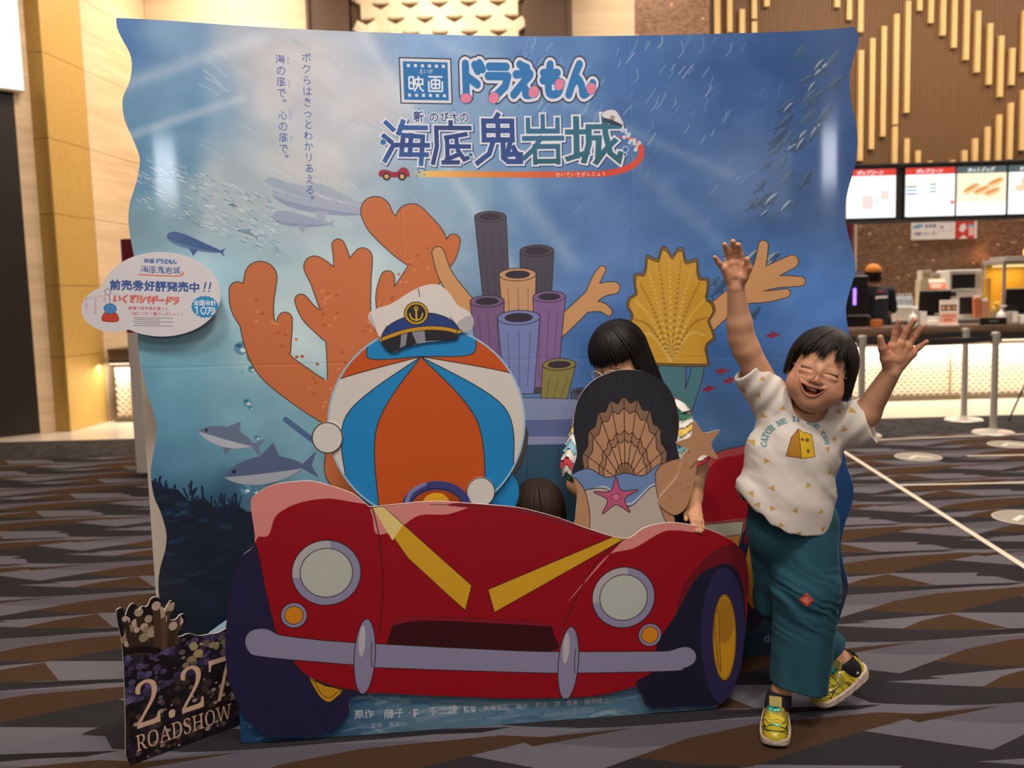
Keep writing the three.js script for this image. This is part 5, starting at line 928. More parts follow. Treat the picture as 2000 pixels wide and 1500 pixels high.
// strip of water with the credits under the car
const credPrint = print(-0.17, -0.01, 1.43, 0.2, 1250, (g, X, Y, ppm, W, H) => {
  for (let i = 0; i < W; i += 8) { const s = i / ppm - 0.17, t = smooth(s, 0, 0.5) - 0.3 * smooth(s, 0.9, 1.3); g.fillStyle = 'rgb(' + [lerp(28, 92, t), lerp(70, 128, t), lerp(110, 150, t)].map(Math.round) + ')'; g.fillRect(i, 0, 9, H); }
  const P = ink(g, X, Y, ppm);
  for (let i = 0; i < 120; i++) { const s = rr(-0.1, 1.4), y = rr(0, 0.19), L = rr(0.04, 0.16); g.globalAlpha = 0.25; P.line([[s, y], [s + L * 0.5, y + 0.01], [s + L, y + rr(-0.02, 0.03)]], ['#c8d4e0', '#24507c', '#7c88a8', '#aab4c4'][i % 4], rr(0.004, 0.018)); }
  g.globalAlpha = 1;
  const cc = '#cfd0d6';
  lettering(g, '原作:', X(0.247), Y(0.082), 0.028 * ppm, { color: cc, w: 9, pitch: 0.031 * ppm }); lettering(g, '藤子・', X(0.338), Y(0.078), 0.03 * ppm, { color: cc, w: 8, pitch: 0.032 * ppm });
  g.fillStyle = cc; g.font = 'bold ' + Math.round(0.036 * ppm) + 'px sans-serif'; g.fillText('F', X(0.425), Y(0.046)); lettering(g, '・不二雄', X(0.445), Y(0.076), 0.029 * ppm, { color: cc, w: 8, pitch: 0.0305 * ppm });
  lettering(g, 'ふじこ', X(0.345), Y(0.09), 0.008 * ppm, { color: cc, w: 10, pitch: 0.016 * ppm }); 
  lettering(g, '監督:矢嶋哲生', X(0.585), Y(0.068), 0.019 * ppm, { color: cc, w: 8.5, pitch: 0.0205 * ppm }); lettering(g, '脚本:村山 功', X(0.752), Y(0.066), 0.0185 * ppm, { color: cc, w: 8.5, pitch: 0.02 * ppm }); lettering(g, '音楽:服部隆之', X(0.91), Y(0.064), 0.0185 * ppm, { color: cc, w: 8.5, pitch: 0.02 * ppm });
  lettering(g, '配給:東宝', X(0.297), Y(0.036), 0.0155 * ppm, { color: '#aab2bc', w: 8.5, pitch: 0.018 * ppm });
  g.strokeStyle = '#9aa6b0'; g.lineWidth = 1.4; for (let i = 0; i < 54; i++) if (i % 7 !== 6) { const s = 0.53 + i * 0.0088; g.beginPath(); g.moveTo(X(s), Y(0.024)); g.lineTo(X(s + 0.006), Y(0.026)); g.moveTo(X(s + 0.003), Y(0.03)); g.lineTo(X(s + 0.003), Y(0.02)); g.stroke(); }
  for (const s of [0.845, 0.9, 0.955]) g.strokeRect(X(s), Y(0.033), 0.04 * ppm, 0.014 * ppm);
});
board('credit_board', [[-0.1, 0.003], [0.3, 0.001], [1.395, 0.001], [1.412, 0.014], [1.38, 0.19], [-0.1, 0.19]], credPrint, boardFrame(CA, CB, -0.014), 0.006);
// folded side wings that make the front boards stand
for (const s of [-0.05, 0.69, 1.36]) { const f = boardFrame(CA, CB, -0.016), m = part('side_wing', box(0.008, 0.5, 0.2, s, 0.25, -0.112), cardEdge, standee); m.position.copy(f.pos); m.rotation.y = f.turn; }
// steering wheel between car and ball
{
  const f = boardFrame(CA, CB, -0.03), pr = print(0.4, 0.6, 0.65, 0.82, 1000, (g, X, Y, ppm, W, H) => { const P = ink(g, X, Y, ppm); g.fillStyle = '#3c3f80'; g.fillRect(0, 0, W, H); P.line([[0.425, 0.70], [0.445, 0.755], [0.49, 0.782]], '#7c80b0', 0.012); P.oval(0.522, 0.708, 0.107, 0.084, null, INK, 0.003); P.oval(0.522, 0.708, 0.078, 0.058, null, INK, 0.003); });
  const sh = shapeOf(ellipse(0.522, 0.705, 0.107, 0.083)); sh.holes.push(new THREE.Path(ellipse(0.522, 0.705, 0.078, 0.056).map(([x, y]) => new THREE.Vector2(x, y))));
  const g = new THREE.ExtrudeGeometry(sh, { depth: 0.006, bevelEnabled: false }), u = g.attributes.uv, p = g.attributes.position; for (let i = 0; i < u.count; i++) u.setXY(i, (p.getX(i) - 0.4) / 0.25, (p.getY(i) - 0.6) / 0.22);
  const m = part('steering_wheel', g, gloss(pr.t), standee, 'dark blue steering wheel'); m.position.copy(f.pos); m.rotation.y = f.turn;
  const h = part('hub', new THREE.ExtrudeGeometry(shapeOf(ellipse(0.522, 0.715, 0.042, 0.036)), { depth: 0.008, bevelEnabled: false }), gloss(null, { color: 0xd9a520, map: null }), m);
}
// big beach ball with a captain's cap
const ballPrint = print(0.14, 0.62, 0.88, 1.4, 1000, (g, X, Y, ppm, W, H) => {
  const P = ink(g, X, Y, ppm), C = [0.505, 0.962], R = 0.304, pole = [0.492, 1.17];
  g.fillStyle = '#1e86c6'; g.fillRect(0, 0, W, H);
  const edge = (d) => [C[0] + R * Math.sin(d), C[1] - R * Math.cos(d)];
  const seam = (d) => { const e = edge(d), m = [(pole[0] + e[0]) / 2 + Math.sin(d) * 0.13, (pole[1] + e[1]) / 2 + 0.03 * Math.cos(d)]; return [pole, m, e]; };
  const wedge = (a, b, c) => { const A = cr(seam(a), 10, false), B = cr(seam(b), 10, false).reverse(), arc = []; for (let i = 1; i < 10; i++) arc.push(edge(lerp(a, b, i / 10))); P.fill([...A, ...arc, ...B], c, INK, 0.0024, false); };
  wedge(-1.9, -1.0, '#d6d0ca'); wedge(-1.0, -0.55, '#1e86c6'); wedge(-0.55, 0.6, '#c4541c'); wedge(0.6, 1.05, '#1e86c6'); wedge(1.05, 1.95, '#d6d0ca'); wedge(1.95, 2.6, '#c4541c'); wedge(-2.55, -1.9, '#c4541c');
  P.oval(C[0], C[1], R, R, null, '#9cc0dc', 0.012); P.oval(C[0], C[1], R + 0.002, R + 0.002, null, INK, 0.003);
});
const ballFrame = boardFrame(CA, CB, -0.06);
board('beach_ball_cutout', ellipse(0.505, 0.962, 0.304, 0.304, 72), ballPrint, ballFrame, 0.006);
const whiteBubble = print(0.1, 0.6, 0.9, 1.0, 500, (g, X, Y, ppm, W, H) => { const P = ink(g, X, Y, ppm); g.fillStyle = '#d8d2cc'; g.fillRect(0, 0, W, H); P.oval(0.2, 0.932, 0.046, 0.048, null, INK, 0.004); P.oval(0.662, 0.742, 0.0445, 0.0465, null, INK, 0.004); });
const blueBubble = print(0.6, 0.6, 0.85, 0.9, 400, (g, X, Y, ppm, W, H) => { const P = ink(g, X, Y, ppm); g.fillStyle = '#1e86c6'; g.fillRect(0, 0, W, H); P.oval(0.715, 0.735, 0.0715, 0.0815, null, INK, 0.004); });
board('bubble_cutout', ellipse(0.2, 0.932, 0.047, 0.049), whiteBubble, boardFrame(CA, CB, -0.055), 0.004);
board('bubble_cutout', ellipse(0.662, 0.742, 0.045, 0.047), whiteBubble, boardFrame(CA, CB, -0.05), 0.004);
board('bubble_cutout', ellipse(0.715, 0.735, 0.072, 0.082), blueBubble, boardFrame(CA, CB, -0.072), 0.004);
const capPrint = print(0.32, 1.15, 0.68, 1.41, 1200, (g, X, Y, ppm, W, H) => {
  const P = ink(g, X, Y, ppm); g.fillStyle = '#dcd6d0'; g.fillRect(0, 0, W, H);
  P.fill(mm('361,1254 343,1309 350,1260 390,1215 380,1200 340,1240'), '#b8b4b8', null); P.fill(mm('648,1245 609,1239 600,1262 640,1290 662,1280'), '#b4b0b4', null);
  P.fill(mm('376,1222 392,1262 450,1292 520,1302 572,1288 604,1262 610,1238 560,1252 500,1256 430,1244'), '#27407e', INK, 0.002);
  P.fill(mm('374,1224 395,1192 412,1188 450,1202 500,1216 545,1218 600,1220 612,1240 570,1252 508,1256 440,1248'), '#26242c', INK, 0.0024); P.fill(mm('436,1244 455,1248 448,1206 430,1198'), '#8a8a98', null, 0, false); P.fill(mm('466,1250 506,1254 508,1216 480,1212'), '#8a8a98', null, 0, false);
  P.line(mm('370,1224 440,1247 508,1256 570,1252 612,1240'), INK, 0.014); P.line(mm('370,1224 440,1247 508,1256 570,1252 612,1240'), '#c9921f', 0.0105); P.oval(0.37, 1.224, 0.008, 0.008, '#c9921f', INK, 0.002); P.oval(0.612, 1.241, 0.008, 0.008, '#c9921f', INK, 0.002);
  P.oval(0.483, 1.302, 0.036, 0.034, '#caa01f', INK, 0.0024); P.oval(0.483, 1.302, 0.0275, 0.026, '#2a2a34', INK, 0.0018);
  P.line([[0.483, 1.313], [0.483, 1.284]], '#d6ac24', 0.0055, false); P.oval(0.483, 1.317, 0.005, 0.005, null, '#d6ac24', 0.0036); P.line([[0.464, 1.301], [0.468, 1.288], [0.483, 1.281], [0.498, 1.288], [0.502, 1.301]], '#d6ac24', 0.0045);
  P.line([[0.492, 1.376], [0.496, 1.352]], INK, 0.002); P.line([[0.39, 1.268], [0.398, 1.246]], INK, 0.002); P.line([[0.585, 1.288], [0.606, 1.26]], INK, 0.002);
});
board('cap_cutout', cr(mm('361,1254 341,1285 343,1309 372,1322 402,1330 430,1345 465,1366 505,1384 544,1389 570,1376 589,1356 611,1322 640,1305 657,1277 648,1247 609,1238 606,1222 545,1216 508,1214 450,1202 412,1186 390,1196 372,1222'), 4), capPrint, boardFrame(CA, CB, -0.054), 0.005);
// shell-and-starfish board on the passenger side
const shellPrint = print(0.9, 0.54, 1.46, 1.13, 1100, (g, X, Y, ppm, W, H) => {
  const P = ink(g, X, Y, ppm); g.fillStyle = '#bfb2a4'; g.fillRect(0, 0, W, H);
  P.fill(mm('900,1130 1460,1130 1460,700 900,700'), '#26262c', null, 0, false);
  // scallop: charcoal outer band, tan inner bands, ribs fanning out from the hinge
  const H0 = [1.12, 0.745], fan = (k, c) => P.fill(Array.from({ length: 49 }, (_, i) => { const a = lerp(-0.25, Math.PI + 0.25, i / 48), r = k * (0.345 + 0.012 * Math.cos(i * Math.PI / 2)); return [H0[0] + Math.cos(a) * r * 0.52, H0[1] + Math.sin(a) * r]; }).concat([[H0[0], H0[1] - 0.03]]), c, INK, 0.0024);
  fan(1.04, '#2a2a32'); fan(0.78, '#8a6a56'); fan(0.68, '#ba8c6a'); fan(0.48, '#a87a5c'); fan(0.4, '#c09270'); fan(0.2, '#a87a5c');
  for (let i = 0; i <= 12; i++) { const a = lerp(-0.2, Math.PI + 0.2, i / 12); P.line([H0, [H0[0] + Math.cos(a) * 0.18, H0[1] + Math.sin(a) * 0.345]], 'rgba(30,24,26,0.8)', 0.0026, false); }
  P.fill(mm('940,770 1000,800 1060,770 1120,780 1180,770 1240,805 1310,760 1290,690 1130,640 960,690'), '#6f8dbe', INK, 0.0024); P.line(mm('965,700 1050,740 1130,680 1215,740 1290,705'), '#b8c4d8', 0.007);
  P.fill(mm('940,700 1050,735 1130,672 1215,735 1300,695 1300,540 940,540'), '#bdb0a4', INK, 0.0024);
  P.fill(mm('940,760 985,740 1005,640 985,540 940,540'), '#b98a68', INK, 0.0022); P.fill(mm('1220,780 1240,640 1280,600 1340,660 1345,800 1300,820'), '#b98a68', INK, 0.0022);
  // pink starfish
  const st = []; for (let i = 0; i < 10; i++) { const r = i % 2 ? 0.03 : 0.075, a = i * Math.PI / 5 + Math.PI / 2; st.push([1.09 + Math.cos(a) * r, 0.705 + Math.sin(a) * r * 0.85]); } P.fill(st, '#c05a80', INK, 0.0024); P.oval(1.09, 0.705, 0.012, 0.012, '#d87898', INK, 0.0016);
});
board('shell_cutout', cr(mm('962,560 958,640 966,729 950,790 968,850 958,935 975,1020 1020,1075 1080,1102 1130,1108 1190,1098 1250,1062 1285,1000 1296,930 1288,860 1300,800 1285,740 1262,690 1258,580'), 5), shellPrint, boardFrame(CA, CB, -0.05), 0.006);
{
  const pr = print(1.2, 0.6, 1.46, 0.96, 900, (g, X, Y, ppm, W, H) => { const P = ink(g, X, Y, ppm); g.fillStyle = '#b98a68'; g.fillRect(0, 0, W, H); for (let i = 0; i < 40; i++) P.oval(rr(1.22, 1.44), rr(0.62, 0.94), 0.004, 0.003, '#a5785a', null); });
  const st = []; for (let i = 0; i < 10; i++) { const r = i % 2 ? 0.038 : 0.078, a = i * Math.PI / 5 + 0.55; st.push([1.36 + Math.cos(a) * r, 0.865 + Math.sin(a) * r]); }
  board('starfish_cutout', cr(st, 4), pr, boardFrame(CA, CB, -0.042), 0.005);
  board('coral_stem_cutout', cr(mm('1225,690 1255,650 1290,640 1325,680 1352,800 1345,840 1310,835 1285,760'), 5), pr, boardFrame(CA, CB, -0.046), 0.005);
}
// ---- date board standing at the left front
const datePrint = print(-0.02, -0.01, 0.42, 0.5, 1700, (g, X, Y, ppm, W, H) => {
  g.fillStyle = '#1a141a'; g.fillRect(0, 0, W, H); const P = ink(g, X, Y, ppm);
  for (let i = 0; i < 700; i++) { const s = rr(-0.02, 0.42), y = rr(0, 0.34), r = rr(0.004, 0.014), band = y + (0.2 - s) * 0.2; g.globalAlpha = 0.7; P.oval(s, y, r, r * 0.8, band > 0.22 ? ['#453a60', '#6c628c', '#2a2238', '#544a74'][i % 4] : ['#241a1e', '#3a2a26', '#120d10', '#52423a', '#2c2038'][i % 5]); }
  g.globalAlpha = 1;
  for (let i = 0; i < 60; i++) { const s = rr(0.0, 0.4), y = rr(0.0, 0.2), r = rr(0.004, 0.009); P.oval(s, y, r, r * 0.8, ['#8a7a6a', '#6a5a5c', '#a09488', '#5c4a3a'][i % 4]); }
  for (let i = 0; i < 46; i++) { const s = 0.01 + rnd() * 0.17, y0 = 0.33, y1 = 0.36 + rnd() * 0.1, r = rr(0.008, 0.014); P.line([[s * 0.8 + 0.02, y0], [s, y1]], ['#4a382a', '#5c4836', '#3a2a20'][i % 3], r * 1.6); P.oval(s, y1, r, r, ['#b09a80', '#c0a894', '#98866a', '#c4a8a0'][i % 4]); }
  for (let i = 0; i < 40; i++) { const s = rr(0.17, 0.4), y = rr(0.24, 0.31), r = rr(0.006, 0.016); P.oval(s, y, r, r * 0.8, ['#8a7c64', '#a89a70', '#6a5c54', '#948660'][i % 4]); }
  P.line([[-0.02, 0.345], [0.05, 0.34], [0.1, 0.32]], '#1a1216', 0.02);
  g.fillStyle = '#dcb89c'; g.save(); g.translate(X(0.018), Y(0.102)); g.scale(0.82, 1); g.font = Math.round(0.195 * ppm) + 'px serif'; g.fillText('2.27', 0, 0); g.restore();
  g.save(); g.translate(X(0.018), Y(0.035)); g.scale(0.74, 1); g.font = Math.round(0.068 * ppm) + 'px serif'; g.fillText('ROADSHOW', 0, 0); g.restore();
  lettering(g, '金', X(0.312), Y(0.125), 0.032 * ppm, { color: '#b8a898', w: 7 });
});
const DA = [-1.155, -2.521], DB = [-0.85, -2.80];
board('date_board', cr(mm('-3,1 -4,151 1,300 0,382 -6,430 -8,470 4,478 12,470 16,452 24,470 36,482 48,476 52,458 64,466 76,462 84,468 92,482 108,484 120,470 128,440 140,452 150,462 160,452 156,432 142,408 160,400 176,412 190,408 192,392 178,372 160,352 172,344 198,346 230,330 262,326 290,322 330,332 350,330 372,310 380,200 376,100 372,8 200,2 100,1'), 3), datePrint, boardFrame(DA, DB, 0), 0.006);
{ const f = boardFrame(DA, DB, -0.01), m = part('side_wing', box(0.008, 0.3, 0.14, 0.1, 0.15, -0.08), cardEdge, standee); m.position.copy(f.pos); m.rotation.y = f.turn; const n = part('support_tab', new RoundedBoxGeometry(0.22, 0.09, 0.004, 1, 0.001).rotateZ(0.6).translate(-0.9 - SP.x, 0.3, -2.845 - SP.z), std(0xb8d8e8, 0.6), standee); }
// ---- round promotional sign fixed to the left edge
{
  const t = thing('promo_sign', 'white cloud-shaped sign with blue and red lettering on the left edge of the standee', 'sign', [-1.09, 1.381, -2.828], 0.22);
  const pr = print(-0.245, -0.145, 0.185, 0.145, 2400, (g, X, Y, ppm, W, H) => {
    const P = ink(g, X, Y, ppm); g.fillStyle = '#dcd9de'; g.fillRect(0, 0, W, H);
    g.save(); g.translate(W / 2, H / 2); g.rotate(0.055); g.translate(-W / 2, -H / 2);
    lettering(g, '映画', X(-0.052), Y(0.112), 0.014 * ppm, { color: '#3a68b0', w: 14, pitch: 0.0155 * ppm }); lettering(g, 'ドラえもん', X(-0.02), Y(0.112), 0.0145 * ppm, { layers: [['#b8c8e4', 30], ['#2a64b0', 16]], pitch: 0.0125 * ppm });
    lettering(g, '海底鬼岩城', X(-0.062), Y(0.09), 0.023 * ppm, { color: '#44609a', w: 10, pitch: 0.0235 * ppm, cap: 'butt' });
    P.line([[-0.066, 0.061], [0.04, 0.06], [0.062, 0.066], [0.06, 0.074]], '#dc6a44', 0.0036);
    lettering(g, '前売券好評発売中', X(-0.152), Y(0.042), 0.0305 * ppm, { color: '#3a5c9e', w: 16.5, pitch: 0.0333 * ppm }); lettering(g, '!!', X(0.112), Y(0.044), 0.031 * ppm, { color: '#3a5c9e', w: 15, pitch: 0.015 * ppm, skew: -0.2 });
    lettering(g, 'いくぞ', X(-0.142), Y(-0.004), 0.022 * ppm, { layers: [['#9a3028', 34], ['#f2e8e4', 27], ['#d6403a', 16]], pitch: 0.0215 * ppm, skew: -0.2 }); lettering(g, '!!', X(-0.082), Y(-0.004), 0.022 * ppm, { layers: [['#9a3028', 34], ['#f2e8e4', 27], ['#d6403a', 16]], pitch: 0.009 * ppm, skew: -0.2 });
    lettering(g, 'バギードラ', X(-0.058), Y(-0.006), 0.022 * ppm, { layers: [['#9a3028', 34], ['#f2e8e4', 27], ['#d6403a', 16]], pitch: 0.0218 * ppm, skew: -0.2 });
    lettering(g, '劇場で前売券を買うと', X(-0.098), Y(-0.038), 0.0105 * ppm, { color: '#c84a5a', w: 11, pitch: 0.0118 * ppm }); lettering(g, '1枚につき1個プレゼント!!', X(-0.096), Y(-0.0545), 0.0105 * ppm, { color: '#c84a5a', w: 11, pitch: 0.0115 * ppm });
    g.fillStyle = '#8a8490'; for (let r = 0; r < 5; r++) for (let i = 0; i < 28 - (r % 2) * 10; i++) g.fillRect(X(-0.085 + (r % 2) * 0.004 + i * 0.0042), Y(-0.071 - r * 0.0062), 0.0032 * ppm, 0.003 * ppm);
    P.oval(0.128, -0.034, 0.036, 0.03, '#2a90cc'); for (let i = 0; i < 20; i++) { const a = i / 20 * 6.283; P.oval(0.128 + Math.cos(a) * 0.034, -0.034 + Math.sin(a) * 0.028, 0.007, 0.007, '#2a90cc'); }
    lettering(g, '全国合計', X(0.094), Y(-0.013), 0.0165 * ppm, { layers: [['#2a90cc', 26], ['#eef2f6', 13]], pitch: 0.0172 * ppm }); lettering(g, '10万', X(0.092), Y(-0.033), 0.025 * ppm, { layers: [['#2a90cc', 26], ['#eef2f6', 15]], pitch: 0.0205 * ppm, sx: 0.9 }); lettering(g, '名様', X(0.15), Y(-0.036), 0.0115 * ppm, { layers: [['#2a90cc', 26], ['#eef2f6', 13]], vertical: true, pitch: 0.012 * ppm });
    for (const [i, s] of [-0.172, -0.186, -0.199, -0.212, -0.225].entries()) lettering(g, ['ひみつ', '', 'ドラえもんの', '', 'プレゼント'][i] || 'バ', X(s), Y(-0.003 - i * 0.003), 0.0085 * ppm, { color: '#c05a74', w: 11, vertical: true, pitch: 0.0098 * ppm });
    // plain key ring with a red tag
    P.oval(-0.158, 0.005, 0.0085, 0.0095, null, '#8a8490', 0.0025); P.line([[-0.155, -0.004], [-0.152, -0.03]], '#8a8490', 0.003); P.fill([[-0.168, -0.06], [-0.136, -0.06], [-0.13, -0.085], [-0.174, -0.085]], '#c8402c', '#7a2820', 0.0016); P.oval(-0.152, -0.047, 0.018, 0.016, '#4a8cc8', '#2a4a78', 0.0014);
    g.restore();
  });
  const pts = [];
  for (let i = 0; i < 160; i++) { const a = i / 160 * 6.2832, c = Math.cos(a), s = Math.sin(a), A = 1 / Math.hypot(c / 0.176, s / 0.132); let R = A; const ox = -0.146, oy = -0.042, b = -(c * ox + s * oy), rx = 0.092, ry = 0.072; for (let q = 0.3; q > R; q -= 0.001) if (((c * q - ox) / rx) ** 2 + ((s * q - oy) / ry) ** 2 < 1) { R = q; break; } pts.push([c * R, s * R]); }
  const sh = shapeOf(pts);
  part('board', new THREE.ExtrudeGeometry(sh, { depth: 0.005, bevelEnabled: false }).translate(0, 0, -0.005), M.white, t);
  const f = new THREE.ShapeGeometry(sh).translate(0, 0, 0.0006), u = f.attributes.uv, p = f.attributes.position; for (let i = 0; i < u.count; i++) u.setXY(i, (p.getX(i) + 0.245) / 0.43, (p.getY(i) + 0.145) / 0.29);
  part('print', f, std(0xffffff, 0.55, 0, { map: pr.t }), t);
}
// ---------------------------------------------------------------- people
const skinMat = (c) => phys({ color: c, vertexColors: true, roughness: 0.55, sheen: 0.25, sheenRoughness: 0.6, sheenColor: new THREE.Color(0.5, 0.3, 0.25) });
function joinBody(list) { // one continuous skin mesh from grids of different fineness
  const g = mergeGeometries(list.map((q) => q.index ? q.toNonIndexed() : q));
  if (!g.attributes.color) vcolor(g, () => [1, 1, 1]);
  return g;
}
const shift = (list, o) => list.map((s) => [s[0] - o[0], s[1] - o[1], s[2] - o[2], s[3], s[4] - o[0], s[5] - o[1], s[6] - o[2], s[7]]);
// a hand from wrist, palm and finger joints (all [x, y, z]); returns bones
function handBones(wrist, palm, mcp, pip, tip, thumb, k = 1) {
  const L = [], add = (a, ra, b, rb) => L.push([...a, ra * k, ...b, rb * k]);
  for (let i = 0; i < 4; i++) { const r = [0.0082, 0.0085, 0.0082, 0.007][i]; add(mcp[i], r + 0.0008, pip[i], r); add(pip[i], r, tip[i], r - 0.0016); add(wrist, 0.019, mcp[i], 0.0115); add(palm, 0.017, mcp[i], 0.0105); }
  for (let i = 0; i < 3; i++) add(mcp[i], 0.0105, mcp[i + 1], 0.0105);
  add(wrist, 0.018, thumb[0], 0.0145); add(thumb[0], 0.0135, thumb[1], 0.0098); add(thumb[1], 0.0095, thumb[2], 0.0075); add(palm, 0.016, thumb[0], 0.013);
  return L;
}
function handMesh(L, base, wrist, fore) {
  const all = shift([...L, [...fore, 0.036, ...wrist, 0.0245]], base), fingers = all.slice(0), [a, b] = boundsOf(shift(L, base), 0.008);
  const f = (x, y, z) => { let d = 1e3; for (const s of fingers) d = smin(d, cone(x, y, z, s), 0.0055); return d; };
  return sdfMesh(f, a, b, 0.0026);
}
// ---- head in its own frame: x across (viewer's right), y up, z out of the face
function headField({ open = 1, mouthX = 0, k = 1 } = {}) {
  return (x, y, z) => {
    let d = blob(x, y, z, 0, 0.035, -0.016, 0.083, 0.094, 0.094);
    d = smin(d, blob(x, y, z, 0, -0.032, 0.012, 0.077, 0.084, 0.072), 0.03);
    const ax = Math.abs(x);
    d = smin(d, blob(ax, y, z, 0.045, -0.046, 0.048, 0.036, 0.034, 0.028), 0.03);
    d = smin(d, blob(x, y, z, 0.002, -0.09, 0.046, 0.032, 0.024, 0.024), 0.03);
    // brow and eye sockets
    d = smax(d, -blob(ax, y, z, 0.035, 0.01, 0.098, 0.024, 0.014, 0.02), 0.014);
    d = smin(d, blob(ax, y, z, 0.035, 0.0115, 0.071, 0.019, 0.0085, 0.008), 0.008);   // closed lids
    d = smin(d, blob(ax, y, z, 0.035, -0.006, 0.073, 0.019, 0.006, 0.007), 0.009);    // smiling lower lid
    d = smax(d, -(Math.hypot(Math.max(ax - 0.051, 0.019 - ax, 0), y - (0.0045 - 6 * (ax - 0.035) ** 2), z - 0.0815) - 0.0028), 0.004);
    // nose
    d = smin(d, cone(x, y, z, [0, 0.012, 0.079, 0.007, 0, -0.022, 0.088, 0.0105]), 0.014);
    d = smin(d, blob(ax, y, z, 0.0115, -0.0265, 0.084, 0.0085, 0.0075, 0.0085), 0.008);
    d = smax(d, -blob(ax, y, z, 0.007, -0.0335, 0.09, 0.0035, 0.003, 0.005), 0.003);
    // lips around an open smile, then the opening itself
    const mx = x - mouthX, u = mx / 0.034, up = -0.0475 + 0.006 * u * u, lo = -0.0475 - 0.021 * (1 - u * u) + 0.006 * u * u, lip = Math.max(Math.abs(mx) - 0.037, y - (up + 0.005), lo - 0.005 - y);
    d = smin(d, smax(lip, Math.abs(z - 0.078) - 0.008, 0.006), 0.008);
    const hole = Math.max(Math.abs(mx) - 0.0335, y - up, lo - y);
    if (open) d = smax(d, -smax(hole, Math.max(0.045 - z, z - 0.13), 0.003), 0.004);
    // ears
    d = smin(d, Math.max(blob(ax, y, z, 0.084, -0.002, -0.006, 0.012, 0.032, 0.02), -blob(ax, y, z, 0.092, 0.0, 0.002, 0.006, 0.02, 0.011)), 0.008);
    return d;
  };
}
const frontZ = (f, x, y, z0 = 0.16, z1 = 0.0, step = 0.001) => { for (let z = z0; z > z1; z -= step) if (f(x, y, z) < 0) return z; return z1; };
function faceTint(x, y, z) {
  const ax = Math.abs(x), c = [1, 1, 1];
  const blush = Math.exp(-((ax - 0.045) ** 2 + (y + 0.035) ** 2 + (z - 0.06) ** 2) / 0.0011), nose = Math.exp(-(x * x + (y + 0.022) ** 2) / 0.0002) * (z > 0.07 ? 1 : 0);
  const u = (x + 0.004) / 0.036, up = -0.0475 + 0.006 * u * u, lo = -0.0475 - 0.021 * (1 - u * u) + 0.006 * u * u, lip = ax < 0.037 && z > 0.05 ? clamp(1 - Math.abs(Math.max(y - up, lo - y) - 0.002) / 0.005, 0, 1) : 0;
  const m = clamp(0.35 * blush + 0.25 * nose + 0.55 * lip, 0, 0.7);
  c[0] = 1 - 0.12 * m; c[1] = 1 - 0.62 * m; c[2] = 1 - 0.5 * m;
  return c;
}
